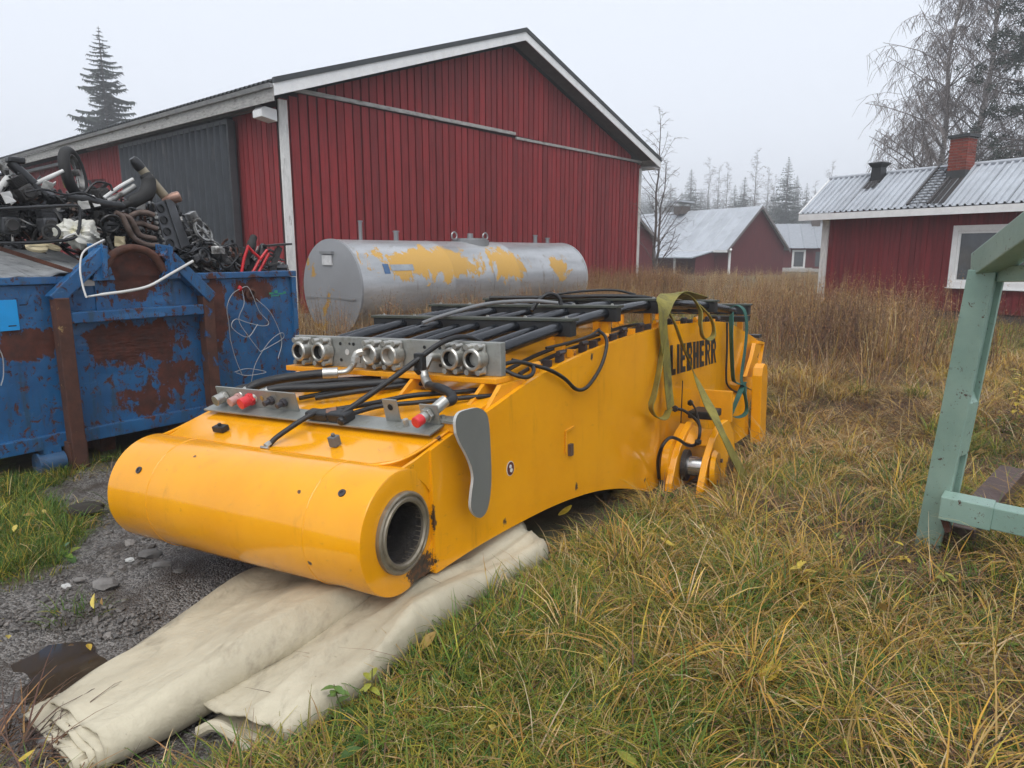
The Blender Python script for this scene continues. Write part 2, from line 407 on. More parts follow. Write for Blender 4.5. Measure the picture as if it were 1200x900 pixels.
for q in (dx0+1, dx1-1.2):
    m = MB(); m.cbox(BA(-.16,q,4.66), .05,.05,.2, (gd,gn,V(0,0,1))); m.build('hanger', pm('dark_steel',(.05,.055,.06),.5), dr)
m = MB(); m.box(BA(-.24,.5,4.66), gd*.14, -gn*9.6, V(0,0,.1)); m.build('door_rail', pm('grey_rail',(.17,.175,.18),.6,var=.3), barn)
m = MB(); m.box(BA(-.26,12.2,4.42), gd*.12, -gn*6.6, V(0,0,.09)); m.build('rail_pipe', pm('grey_rail',(.17,.175,.18),.6,var=.3), barn)
# white box at the head of the rail
m = MB(); m.prism([BA(-.44,-.03,4.42), BA(-.08,-.03,4.36), BA(-.08,-.03,4.60), BA(-.36,-.03,4.63), BA(-.44,-.03,4.56)], -gn*.35); m.build('rail_cap', CLEANW, barn, bevel=.01)
# corner boards
m = MB(); m.box(BA(-.03,-.03,.2), gd*.20, -gn*.05, V(0,0,4.62)); m.build('corner_board', WHITE, barn)
m = MB(); m.box(BA(GW-.13,-.03,.1), gd*.16, -gn*.06, V(0,0,4.62)); m.build('corner_board', WHITE, barn)
# roof: two corrugated slopes, barge boards, fascia, soffit
slope = (AZ-EZ)/(GW/2); OV = .46; GO = .55
for sgn in (-1, 1):
    rows = []
    s_e = GW/2 + sgn*(GW/2 + OV); z_e = EZ - slope*OV + .34; s_a, z_a = GW/2, AZ + .34
    npt = int((BL+GO)/.18)*6
    for (s_, z_) in ((s_e, z_e), (s_a, z_a)):
        rows.append([BA(s_, -GO + (BL+GO)*k/npt, z_ + .022*math.cos(2*math.pi*k/6)) for k in range(npt+1)])
    m = MB(); m.loft(rows); o = m.build('roof_sheet', DARKT, barn, smooth=True); md = o.modifiers.new('thick', 'SOLIDIFY'); md.thickness = .012
    # barge board (white) and the dark verge above it
    m = MB()
    d0 = V(0,0,-.27)
    m.hexa([BA(s_e,-GO-.03,z_e-.30), BA(s_e,-GO,z_e-.30), BA(s_a,-GO,z_a-.28), BA(s_a,-GO-.03,z_a-.28), BA(s_e,-GO-.03,z_e-.065), BA(s_e,-GO,z_e-.065), BA(s_a,-GO,z_a-.065), BA(s_a,-GO-.03,z_a-.065)])
    m.build('barge_board', CLEANW, barn)
    m = MB()
    m.hexa([BA(s_e,-GO-.06,z_e-.062), BA(s_e,-GO+.02,z_e-.062), BA(s_a,-GO+.02,z_a-.062), BA(s_a,-GO-.06,z_a-.062), BA(s_e,-GO-.06,z_e+.05), BA(s_e,-GO+.02,z_e+.05), BA(s_a,-GO+.02,z_a+.05), BA(s_a,-GO-.06,z_a+.05)])
    m.build('verge_trim', DARKT, barn)
    # soffit under the roof overhang
    m = MB(); si = GW/2 + sgn*GW/2
    m.hexa([BA(s_e,-GO+.01,z_e-.2), BA(si,-GO+.01,z_e-.2+slope*OV), BA(si,BL,z_e-.2+slope*OV), BA(s_e,BL,z_e-.2), BA(s_e,-GO+.01,z_e-.17), BA(si,-GO+.01,z_e-.17+slope*OV), BA(si,BL,z_e-.17+slope*OV), BA(s_e,BL,z_e-.17)])
    m.build('soffit', PALE, barn)
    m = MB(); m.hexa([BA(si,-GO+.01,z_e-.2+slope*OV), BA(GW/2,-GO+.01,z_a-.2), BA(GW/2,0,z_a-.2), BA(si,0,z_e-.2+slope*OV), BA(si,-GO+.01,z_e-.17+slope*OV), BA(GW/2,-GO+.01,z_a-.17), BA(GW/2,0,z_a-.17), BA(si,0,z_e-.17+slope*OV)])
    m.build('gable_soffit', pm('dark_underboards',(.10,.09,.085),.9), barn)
    if sgn < 0:
        m = MB(); m.box(BA(s_e-.03,-GO-.02,z_e-.40), gd*.03, -gn*(BL+GO), V(0,0,.24)); m.build('fascia', PALE, barn)
        m = MB(); m.prism([BA(s_e-.13,-GO-.05,z_e-.08), BA(s_e-.10,-GO-.05,z_e-.16), BA(s_e-.04,-GO-.05,z_e-.16), BA(s_e-.031,-GO-.05,z_e-.08)], -gn*(BL+GO)); m.build('gutter', pm('grey_gutter',(.30,.30,.30),.55,var=.3), barn)
    else:
        m = MB(); m.box(BA(s_e,-GO-.02,z_e-.34), gd*.03, -gn*(BL+GO), V(0,0,.20)); m.build('fascia', CLEANW, barn)
        m = MB(); m.box(BA(GW+.05,-GO+.02,z_e-.33), gd*(OV-.06), -gn*.35, V(0,0,.02)); m.build('eave_return', CLEANW, barn)
# ================================================================== SILVER TANK
TB = at(391, 393, z=.12) + V(0,0,0); TR = .885; TL = 7.15
tc_ = TB + V(0,0,TR); td = gd
tank = thing('storage_tank', 'long silver cylindrical tank with peeling yellow paint lying by the barn gable', 'tank', TB, M=frame_m(tc_, td, -gn, V(0,0,1)))
m = N('silver_and_yellow_paint')
sil = m.mix(m.ramp(m.noise(1.5, 6, .6, stretch=(.4,2,2)), .3, .7), (.50,.51,.52), (.34,.35,.36))
sil = m.mix(m.ramp(m.noise(2.2, 7, .7, stretch=(2.5,2.5,.4)), .56, .75), sil, (.20,.17,.13))
patch = m.math('MAXIMUM', m.ell((1.9,-.75,.45),(1.9,.8,.50)), m.ell((4.1,-.7,.38),(.75,.8,.52)))
patch = m.math('MAXIMUM', patch, m.ell((6.0,-.7,.25),(.55,.6,.4)))
patch = m.math('MAXIMUM', patch, m.ell((-.05,-.25,-.5),(.3,.6,.45)))
nz = m.noise(2.2, 9, .72, stretch=(1.2,1,.8), dist=.5)
k = m.ramp(m.math('ADD', m.math('MULTIPLY', patch, .55), m.math('MULTIPLY', m.math('SUBTRACT', nz, .5), 1.7)), .155, .215)
TANKM = m.out(m.mix(k, sil, (.50,.29,.06)), m.math('ADD', .30, m.math('MULTIPLY', k, .25)), m.math('MULTIPLY', m.math('SUBTRACT', 1.0, k), .5), m.math('ADD', m.math('MULTIPLY', k, .6), m.noise(1.2, 3)), .02, .4)
TEND2 = pm('grey_tank_end_paint', (.27,.275,.285), .5, .2, var=.15, scale=1, dirt=(.42,.24,.05), dscale=1.6, dth=(.60,.63))
TEND = pm('grey_tank_end', (.23,.235,.24), .5, .2, var=.2, scale=1, dirt=(.16,.15,.13), dscale=1.2, dth=(.5,.8))
m = MB(); m.lathe(tc_, td, [(TR,.02),(TR,TL*.33),(TR+.006,TL*.33+.02),(TR,TL*.33+.04),(TR,TL*.62),(TR+.006,TL*.62+.02),(TR,TL*.62+.04),(TR,TL-.02)], 48); m.build('shell', TANKM, tank, smooth=True)
m = MB(); m.lathe(tc_, td, [(0,-.05),(TR*.5,-.045),(TR*.85,-.02),(TR-.02,.0),(TR+.012,.005),(TR+.012,.05),(TR,.05)], 48)
e = m.build('end_cap', TEND2, tank, smooth=True)
m = MB(); m.box(tc_ + td*-.052 + gn*(TR*.86) + V(0,0,-.2), -gn*(TR*1.72), td*.012, V(0,0,.03)); m.build('weld_seam', TEND, e)
m = MB(); m.box(tc_ + td*-.075 + gn*.13 + V(0,0,.42), -gn*.28, td*.03, V(0,0,.18)); m.build('name_plate', pm('pale_plate',(.6,.6,.6),.5), e)
m = MB(); m.box(tc_ + td*-.09 + gn*.16 + V(0,0,.62), -gn*.36, td*.07, V(0,0,.05)); m.build('lifting_lug', TEND, e)
m = MB(); m.lathe(tc_ + td*TL, -td, [(0,-.12),(TR*.5,-.1),(TR*.85,-.04),(TR-.02,.0),(TR+.012,.005),(TR+.012,.05),(TR,.05)], 48); m.build('end_cap', TANKM, tank, smooth=True)
STEEL = pm('galvanised_steel', (.36,.37,.37), .38, .75, var=.25, scale=8)
t0 = tc_ + td*3.75 + V(0,0,TR-.02)
m = MB(); m.cyl(t0 - V(0,0,.1), t0 + V(0,0,.05), .42, 24); h_ = m.build('manhole', TEND, tank, smooth=True)
m = MB(); m.cyl(t0 + V(0,0,.05), t0 + V(0,0,.09), .38, 24); m.cyl(t0+V(0,0,.08), t0+V(0,0,.2), .07, 10); m.build('hatch_lid', STEEL, h_, smooth=True)
for q in (-.5, .5):
    m = MB(); m.ring(t0 + td*q + V(0,0,.14), gn, .08, .018, 16, 6); m.bar(t0 + td*q - V(0,0,.1), t0 + td*q + V(0,0,.07), .05,.02); m.build('lifting_eye', STEEL, tank, smooth=True)
for s_, hh, r in ((.72,.33,.035),(1.6,.16,.05),(6.1,.16,.05),(6.6,.10,.05)):
    m = MB(); m.cyl(tc_ + td*s_ + V(0,0,TR-.05), tc_ + td*s_ + V(0,0,TR+hh), r, 10); m.cyl(tc_ + td*s_ + V(0,0,TR+hh), tc_ + td*s_ + V(0,0,TR+hh+.03), r*1.3, 10); m.build('vent_pipe', TEND, tank, smooth=True)
for s_ in (1.2, 5.6):
    m = MB(); m.box(tc_ + td*s_ + gn*.6 - V(0,0,TR+.2), td*.25, -gn*1.2, V(0,0,.45)); m.build('saddle', CONC, tank)
# small print plate on the yellow paint
q0 = tc_ + td*.62; an = R_(28)
def tsurf(s_, a, r=TR+.004): return tc_ + td*s_ + gn*math.cos(a)*r + V(0,0,1)*math.sin(a)*r
DEC = pm('grey_print', (.30,.33,.36), .5); DECB = pm('blue_print', (.05,.12,.25), .5)
for (sa, sb, a0, a1, mm, nm) in ((.58,.72,.30,.52,DECB,'printed_square'),(.76,1.32,.36,.50,DEC,'printed_line')):
    m = MB(); m.loft([[tsurf(sa,a0+(a1-a0)*k/4) for k in range(5)], [tsurf(sb,a0+(a1-a0)*k/4) for k in range(5)]]); m.build(nm, mm, tank)
# ================================================================== RIGHT RED HOUSE
def HA(s, d, z): return HO + hd*s - hn*d + V(0,0,z)        # s to the right, d into the house
HX0, HX1, HD = -5.02, 5.5, 3.4
house = thing('red_house', 'small red board house with white corner board, frosted metal roof and brick chimney', 'house', HO, M=frame_m(HO, hd, -hn, V(0,0,1)))
m = MB(); m.box(HA(HX0,.03,.2), hd*(HX1-HX0), -hn*HD, V(0,0,2.45)); m.build('wall', REDBACK, house)
m = MB(); m.box(HA(HX0+.05,.06,-.3), hd*(HX1-HX0-.1), -hn*(HD-.1), V(0,0,.52)); m.build('footing', pm('dark_footing',(.10,.095,.09),.9), house)
WX0, WX1, WZ0, WZ1 = -1.42, .9, .95, 2.16
n = int((HX1-HX0)/.135)
for i in range(n):
    s0 = HX0 + i*(HX1-HX0)/n; w_ = (HX1-HX0)/n - .008; th = random.choice((.02, .028))
    segs = [(.24, 2.62)] if (s0+w_ < WX0 or s0 > WX1) else [(.24, WZ0), (WZ1, 2.62)]
    for (za, zb) in segs:
        m = MB(); m.box(HA(s0,.028-th,za), hd*w_, -hn*(th+.004), V(0,0,zb-za)); m.build('board', RED2, house)
m = MB(); m.box(HA(HX0-.05,-.05,.25), hd*.2, -hn*.08, V(0,0,2.42)); m.build('corner_board', WHITE, house)
# window
m = MB()
for (a, b, c, d) in ((WX0-.12,WX1+.12,WZ1,WZ1+.13),(WX0-.12,WX1+.12,WZ0-.13,WZ0),(WX0-.12,WX0,WZ0+.0005,WZ1-.0005),(WX1,WX1+.12,WZ0+.0005,WZ1-.0005)):
    m.box(HA(a,-.045,c), hd*(b-a), -hn*.06, V(0,0,d-c))
wn = m.build('window', CLEANW, house)
m = MB()
for (a, b, c, d) in ((WX0,WX1,WZ1-.06,WZ1),(WX0,WX1,WZ0,WZ0+.06),(WX0,WX0+.06,WZ0+.0605,WZ1-.0605),(WX1-.06,WX1,WZ0+.0605,WZ1-.0605),(-.3,-.24,WZ0+.0605,WZ1-.0605)):
    m.box(HA(a+.001,-.015,c+.001), hd*(b-a-.002), -hn*.03, V(0,0,d-c-.002))
m.build('frame', CLEANW, wn)
m = MB(); m.box(HA(WX0,.004,WZ0), hd*(WX1-WX0), -hn*.01, V(0,0,WZ1-WZ0)); m.build('pane', GLASS, wn)
m = MB(); m.box(HA(WX0-.14,-.10,WZ0-.155), hd*(WX1-WX0+.28), -hn*.11, V(0,0,.025)); m.build('sill', CLEANW, wn)
# roof: eave in front, ridge behind, sheets with raised seams
EO = .45; RZ0, RS0 = 2.74, -5.55
_X = on_plane(974, 210, HA(RS0,0,0), hd); rdv, rzz = float(np.dot(_X-HO, -hn)), float(_X[2])
m = MB(); m.box(HA(RS0,-EO-.03,RZ0-.20), hd*(HX1-RS0+.4), -hn*.03, V(0,0,.17)); m.build('fascia', CLEANW, house)
m = MB(); m.box(HA(RS0+.02,-EO+.005,RZ0-.12), hd*(HX1-RS0+.35), -hn*(EO-.02), V(0,0,.02)); m.build('soffit', PALE, house)
def RF(s, t, up=0.): # t 0 at the eave, 1 at the ridge
    nn = unit(np.cross(hd, -hn*(rdv+EO) + V(0,0,rzz-RZ0))); nn = nn if nn[2] > 0 else -nn
    return HA(s, -EO + (rdv+EO)*t, RZ0 + (rzz-RZ0)*t) + nn*up
sw = .66; ns = int((HX1+.4-RS0)/sw)
for i in range(ns):
    a = RS0 + i*sw; m = MB(); prof = []
    for q in range(4):
        b0 = a + q*sw/4; prof += [(b0, 0), (b0+.095, 0), (b0+.105, .05), (b0+.145, .05), (b0+.155, 0)]
    m.loft([[RF(s_, -.01, u_) for s_, u_ in prof], [RF(s_, 1, u_) for s_, u_ in prof]]); m.build('roof_sheet', ROOFM, house, fix=False)
m = MB(); m.loft([[RF(RS0-.01,1,-.02), RF(HX1+.4,1,-.02)], [HA(RS0,rdv*2+EO,RZ0), HA(HX1+.4,rdv*2+EO,RZ0)]]); m.build('rear_roof_sheet', ROOFM, house)
m = MB(); m.prism([RF(RS0,0,-.03), RF(RS0,1,-.05), RF(RS0,1,.015), RF(RS0,0,.01)], hd*-.04); m.build('barge_board', CLEANW, house)
m = MB(); m.prism([HA(HX0+.02,.04,2.6), HA(HX0+.02,HD,2.6), HA(HX0+.02,rdv,rzz-.25)], hd*.08); m.build('gable_wall', RED2, house)
m = MB(); m.tube([RF(RS0-.02,1,.03), RF(HX1+.4,1,.03)], .05, 8); m.build('ridge_cap', ROOFM, house, smooth=True)
def roof_at(px, py):
    o = RF(0,0); nn = unit(np.cross(hd, -hn*(rdv+EO) + V(0,0,rzz-RZ0))); X = on_plane(px, py, o, nn)
    return np.dot(X-HO, hd), (np.dot(X-HO, -hn)+EO)/(rdv+EO)
# brick chimney
s_, t_ = roof_at(1125, 204); cb = RF(s_, t_); CW = .42
m = MB(); m.box(cb - hd*(CW/2-.012) + hn*(CW/2-.012) - V(0,0,.4), hd*(CW-.024), -hn*(CW-.024), V(0,0,1.25)); ch = m.build('chimney', pm('mortar',(.32,.28,.26),.9), house)
BRICK = pm('red_brick', (.23,.050,.032), .8, var=.3, rnd=.22, scale=4, bump=.3)
for k in range(11):
    z = cb[2] + .08 + k*.068
    if z > cb[2] + .80: break
    for side, (o_, dx_, dn_) in enumerate(((cb + hn*CW/2 - hd*CW/2, hd, -hn), (cb - hd*CW/2 + hn*CW/2, -hn, hd), (cb + hd*CW/2 + hn*CW/2, -hn, -hd))):
        off = 0 if (k + side) % 2 else -.105
        for q in range(3):
            a = max(0, off + q*.21); b = min(CW, off + q*.21 + .198)
            if b - a < .04: continue
            m = MB(); m.box(V(o_[0], o_[1], z) + dx_*a, dx_*(b-a), dn_*(.012 + .002*side), V(0,0,.055)); m.build('brick', BRICK, ch)
m = MB(); m.box(V(cb[0],cb[1],cb[2]+.845) - hd*(CW/2+.05) + hn*(CW/2+.05), hd*(CW+.1), -hn*(CW+.1), V(0,0,.07)); m.build('chimney_cap', DARKT, ch)
m = MB(); m.box(V(cb[0],cb[1],cb[2]-.12) - hd*(CW/2+.012) + hn*(CW/2+.014), hd*(CW+.024), -hn*(CW+.028), V(0,0,.2)); m.build('flashing', DARKT, ch)
# wet bare strips below chimney and vent
for (px_, py_, wide, length) in ((1125,206,.44,.95),(1029,210,.34,.32)):
    a, t1 = roof_at(px_, py_)
    for q in range(3):
        w_ = wide/3.6; s0 = a - wide/2 + q*wide/3; t0_ = max(.03, t1 - length*random.uniform(.8,1))
        m = MB(); m.hexa([RF(s0,t0_,.052), RF(s0+w_,t0_,.052), RF(s0+w_,t1,.052), RF(s0,t1,.052), RF(s0,t0_,.056), RF(s0+w_,t0_,.056), RF(s0+w_,t1,.056), RF(s0,t1,.056)]); m.build('bare_roof_strip', ROOFD, house)
# flared black vent
a, t1 = roof_at(1029, 210); vb = RF(a, t1); BLK = pm('black_vent', (.02,.022,.024), .5)
m = MB(); m.loft([[vb + hd*x + hn*y + V(0,0,z) for x, y in ((-w_,-w_),(w_,-w_),(w_,w_),(-w_,w_))] for z, w_ in ((-.2,.15),(.30,.13),(.40,.20),(.43,.20))], True, True); m.build('roof_vent', BLK, house)
# roof ladder
LAD = pm('dark_ladder', (.06,.055,.055), .6)
sa, _ = roof_at(1066, 240); sb = sa + .50
lo = thing  # (kept as a part of the house)
m = MB(); m.bar(RF(sa,.02,.07), RF(sa,1.06,.07), .045,.05); m.bar(RF(sb,.02,.07), RF(sb,1.06,.07), .045,.05); ld = m.build('roof_ladder', LAD, house)
for k in range(13):
    t_ = .05 + k*.075; m = MB(); m.bar(RF(sa,t_,.075), RF(sb,t_,.075), .035,.018); m.build('rung', LAD, ld)
# ================================================================== FAR BUILDINGS
def far_house(name, label, cat, o, x, W, D, ze, za, wall, roof, gable_fwd=True, parts=()):
    """gable wall of width W along x at o, ridge running back along y for D"""
    y = V(-x[1], x[0], 0); o = np.asarray(o, float)
    t = thing(name, label, cat, o, M=frame_m(o, x, y, V(0,0,1)))
    q = lambda s, d, z: o + x*s + y*d + V(0,0,z)
    m = MB(); m.prism([q(0,0,-.3), q(W,0,-.3), q(W,0,ze), q(W/2,0,za), q(0,0,ze)], y*D); m.build('wall', wall, t)
    for sg in (0, 1):
        e = -.35 if sg == 0 else W+.35; sl = (za-ze)/(W/2); zE = ze - sl*.35
        nse = int(D/.9)
        for k in range(nse):
            d0 = -.3 + k*(D+.6)/nse; d1 = d0 + (D+.6)/nse
            m = MB(); r_ = []
            for (dd, up) in ((d0,.03),(d0+.05,.07),(d0+.1,.03),(d1,.03)): r_.append([q(e,dd,zE+up), q(W/2,dd,za+up)])
            m.loft(r_); m.build('roof_sheet', roof, t)
        m = MB(); m.hexa([q(e,-.34,zE-.16), q(e,-.30,zE-.16), q(W/2,-.30,za-.16), q(W/2,-.34,za-.16), q(e,-.34,zE+.05), q(e,-.30,zE+.05), q(W/2,-.30,za+.05), q(W/2,-.34,za+.05)]); m.build('barge_board', pm('grey_barge',(.20,.18,.18),.7), t)
    m = MB(); m.box(q(-.37,-.3,ze-sl*.35-.13), x*.03, y*(D+.6), V(0,0,.16)); m.build('fascia', CLEANW, t)
    return t, q
REDF = red_wood('red_far_boards', .05, (.13,.014,.018))
fo = at(853, 288, y=50); fo[2] = 0; fdv = unit(V(.78,-.62,0)) if False else unit(V(.86,.50,0))
fz = at(853, 288, y=50)[2]
fb, fq = far_house('red_outbuilding', 'distant red outbuilding with a steep frosted grey roof and open lean-to', 'outbuilding', fo, fdv, 5.9, 12.5, fz, at(895,242,y=51.5)[2], REDF, ROOFM)
m = MB(); m.box(fq(2.2,7.1,at(895,242,y=51.5)[2]-.2), fdv*.9, V(-fdv[1],fdv[0],0)*.9, V(0,0,.6)); c_ = m.build('chimney', pm('far_chimney',(.12,.10,.09),.9), fb)
m = MB(); m.hexa([fq(2.0,6.9,5.62), fq(3.4,6.9,5.55), fq(3.4,8.3,5.55), fq(2.0,8.3,5.62), fq(2.0,6.9,5.75), fq(3.4,6.9,5.68), fq(3.4,8.3,5.68), fq(2.0,8.3,5.75)]); m.build('chimney_hood', ROOFM, c_)
m = MB(); m.hexa([fq(-2.4,1.0,1.25), fq(-.05,1.0,fz-.35), fq(-.05,9,fz-.35), fq(-2.4,9,1.25), fq(-2.4,1.0,1.33), fq(-.05,1.0,fz-.27), fq(-.05,9,fz-.27), fq(-2.4,9,1.33)]); lt = m.build('lean_to_roof', ROOFM, fb)
m = MB(); m.prism([fq(-.02,1.15,0), fq(-1.9,1.15,0), fq(-1.9,1.15,1.3), fq(-.02,1.15,fz-.4)], V(-fdv[1],fdv[0],0)*.1); m.build('lean_to_wall', REDF, lt)
for k in range(4):
    m = MB(); m.bar(fq(-2.25,2.9+k*1.9,-.2), fq(-2.25,2.9+k*1.9,1.27), .14,.14,up=(1,0,0)); m.build('post', PALE, lt)
m = MB(); m.tube([fq(-.1,-.38,fz-.25), fq(.12,-.1,fz-.45), fq(.12,-.1,-.2)], .09, 8); m.build('downpipe', CLEANW, fb)
# second dwelling to its right
co = at(912, 314, y=62); co[2] = 0
cdv = unit(V(.97,-.24,0)); cy_ = V(-cdv[1],cdv[0],0)
cot = thing('red_cottage', 'distant red cottage with a white framed window behind the outbuilding', 'cottage', co)
cz = at(912, 291, y=62)[2]
m = MB(); m.box(co + V(0,0,.35), cdv*9, cy_*6, V(0,0,cz-.3)); m.build('wall', REDF, cot)
m = MB(); m.box(co - cy_*.05 - V(0,0,.4), cdv*9, cy_*6, V(0,0,.74)); m.build('footing', pm('white_footing',(.55,.54,.52),.8), cot)
zr = at(915, 262, y=64)[2]
for k in range(10):
    a = -1.4 + k*1.1; m = MB(); r_ = []
    for (dd, up) in ((a,.0),(a+.08,.05),(a+.16,0),(a+1.1,0)): r_.append([co + cdv*dd - cy_*.4 + V(0,0,cz+up), co + cdv*dd + cy_*3 + V(0,0,zr+up)])
    m.loft(r_); m.build('roof_sheet', pm('grey_roof_sheet',(.30,.32,.35),.5,var=.15,rnd=.05), cot)
m = MB(); m.box(co + cdv*2.9 + cy_*2.6 + V(0,0,zr-.3), cdv*.7, cy_*.7, V(0,0,.75)); m.build('chimney', pm('far_chimney',(.12,.10,.09),.9), cot)
for (px_, w_) in ((935,1.1),(958,1.0)):
    p_ = at(px_, 303, y=62); s_ = np.dot(p_-co, cdv)
    m = MB(); m.box(co + cdv*(s_-w_/2) - cy_*.06 + V(0,0,p_[2]-.85), cdv*w_, cy_*.05, V(0,0,1.6)); wn = m.build('window', CLEANW if w_ > 1.05 else REDF, cot)
    m = MB(); m.box(co + cdv*(s_-w_/2+.17) - cy_*.075 + V(0,0,p_[2]-.68), cdv*(w_-.34), cy_*.01, V(0,0,1.26)); m.build('pane', GLASS, wn)
# pale roofed shed between the barn and the outbuilding
so_ = at(744, 300, y=44); so_[2] = 0; sx = unit(V(.80,.60,0))
sb_, sq = far_house('grey_roofed_shed', 'small shed with a pale roof peeking past the right edge of the barn', 'shed', so_ - sx*2.6 , sx, 4.2, 6, at(756,268,y=44)[2]-.55, at(762,249,y=44)[2], REDF, ROOFM)
# ================================================================== TREES
def spruce_meshes(h, r, seed, base=.06, sprays=13):
    rd = random.Random(seed); tr = MB(); tr.tube([V(0,0,0), V(.02*h*rd.uniform(-1,1)*.3,0,h*.5), V(0,0,h)], [h*.014, h*.008, h*.001], 7)
    cr = MB(); z = h*base
    while z < h*.995:
        t = z/h; L0 = r*(1-t)**.82*(1 - .25*math.exp(-((t-.0)/.1)**2)) + .04
        nb_ = max(4, int(9 - 4*t)); a0 = rd.uniform(0, 6.28)
        for k in range(nb_):
            az = a0 + 2*math.pi*k/nb_ + rd.uniform(-.35,.35); L = L0*rd.uniform(.55,1.15)
            if rd.random() < .08: continue
            d = V(math.cos(az), math.sin(az), 0); sd2 = V(-d[1], d[0], 0)
            droop = rd.uniform(.15,.45); p0 = V(0,0,z)
            ns_ = max(4, int(sprays*(L/r)**.5))
            for q in range(ns_):
                u = (q+.4+rd.random()*.5)/ns_; p = p0 + d*L*u + V(0,0,-droop*L*u + .25*L*u*u)
                wl = (.10 + .26*(1-u*.6))*L*rd.uniform(.6,1.2) + .05
                for sg in (-1, 1):
                    e = p + sd2*sg*wl*rd.uniform(.5,1) + d*wl*.45 + V(0,0,-wl*rd.uniform(.15,.6))
                    w2 = wl*.22
                    cr.add([p - d*w2*.6, e, p + d*w2 + V(0,0,rd.uniform(-.02,.04))], [(0,1,2)])
                e = p + V(rd.uniform(-.05,.05), rd.uniform(-.05,.05), -wl*rd.uniform(.4,.8)); cr.add([p - d*wl*.18, e, p + d*wl*.18], [(0,1,2)])
        z += h*.021*(1.15 - .45*t)*rd.uniform(.8,1.2)
    return tr, cr
def bare_meshes(h, seed, spread=.32, prim=26, droop=.5, lean=(0,0), twigs=5, stems=1, tr_r=.011, start=.2, up=.75):
    rd = random.Random(seed); tr = MB(); cr = MB()
    for st in range(stems):
        ln = V(lean[0] + (rd.uniform(-.08,.08) if stems > 1 else 0), lean[1] + (rd.uniform(-.08,.08) if stems > 1 else 0), 0)
        hh = h*(1 if st == 0 else rd.uniform(.7,.95)); n_ = 9
        tp = [ln*hh*(k/n_)**1.2 + V(rd.uniform(-1,1)*.008*h*(k>0), rd.uniform(-1,1)*.008*h*(k>0), hh*k/n_) for k in range(n_+1)]
        tp = smooth_path(tp, 3); tr.tube(tp, [max(.004, h*tr_r*(1-k/(len(tp)))**.85) for k in range(len(tp))], 7)
        for b in range(prim):
            t = start + (1-start)*(b + rd.random())/prim; p = tp[min(len(tp)-1, int(t*(len(tp)-1)))]
            az = rd.uniform(0, 6.28); L = h*spread*(1.05-t)**.6*rd.uniform(.55,1.1)
            d = V(math.cos(az), math.sin(az), up + .5*t); d = unit(d); pts = [p]
            for k in range(4):
                d = unit(d + V(rd.uniform(-.2,.2), rd.uniform(-.2,.2), -.10*droop + rd.uniform(-.1,.1))); pts.append(pts[-1] + d*L/4)
            cr.tube(pts, [h*.0024*(1.2-t)*(1-k/5.5) + .003 for k in range(5)], 4, False)
            for sbr in range(twigs):
                u = rd.uniform(.2,1); i = min(3, int(u*4)); q = pts[i] + (pts[i+1]-pts[i])*(u*4-i)
                az2 = rd.uniform(0, 6.28); d2 = unit(d*.6 + V(math.cos(az2), math.sin(az2), rd.uniform(-.3,.5))); L2 = L*rd.uniform(.2,.5); pp = [q]
                for k in range(3):
                    d2 = unit(d2 + V(0,0,-.35*droop) + V(rd.uniform(-.15,.15), rd.uniform(-.15,.15), 0)); pp.append(pp[-1] + d2*L2/3)
                cr.tube(pp, [.008*h/12, .006*h/12, .005*h/12, .003*h/12], 3, False)
                for tw in range(twigs):
                    u = rd.uniform(.1,1); i = min(2, int(u*3)); q2 = pp[i] + (pp[i+1]-pp[i])*(u*3-i)
                    az3 = rd.uniform(0, 6.28); d3 = unit(d2*.4 + V(math.cos(az3), math.sin(az3), rd.uniform(-.4,.4)-.5*droop)); L3 = L*rd.uniform(.1,.28); p3 = [q2]
                    for k in range(2):
                        d3 = unit(d3 + V(0,0,-.7*droop)); p3.append(p3[-1] + d3*L3/2)
                    cr.tube(p3, [.0066*h/12, .0058*h/12, .0035*h/12], 3, False)
    return tr, cr
def plant_tree(name, label, cat, loc, meshes, mt, mc, group=None, rz=0, fix=False):
    t = thing(name, label, cat, loc, group); tr, cr = meshes
    for mb_, nm, mm in ((tr,'trunk',mt),(cr,'crown',mc)):
        mb_.v = [tuple(np.asarray(v) + np.asarray(loc)) for v in mb_.v]; mb_.build(nm, mm, t, smooth=(nm == 'trunk'), fix=False)
    t.rotation_euler = (0, 0, rz); return t
def ground_at(px, y, py=296): p = at(px, py, y=y); p[2] = float(ground_z(p[0], p[1])) - .05; return p
def hgt(py, y, px=600): return at(px, py, y=y)[2]
plant_tree('spruce_tree', 'tall dark spruce rising alone behind the barn roof on the left', 'spruce', ground_at(123, 84, 110), spruce_meshes(hgt(30,84), 8.2, 4, .15, 34), BARK, NEEDLE)
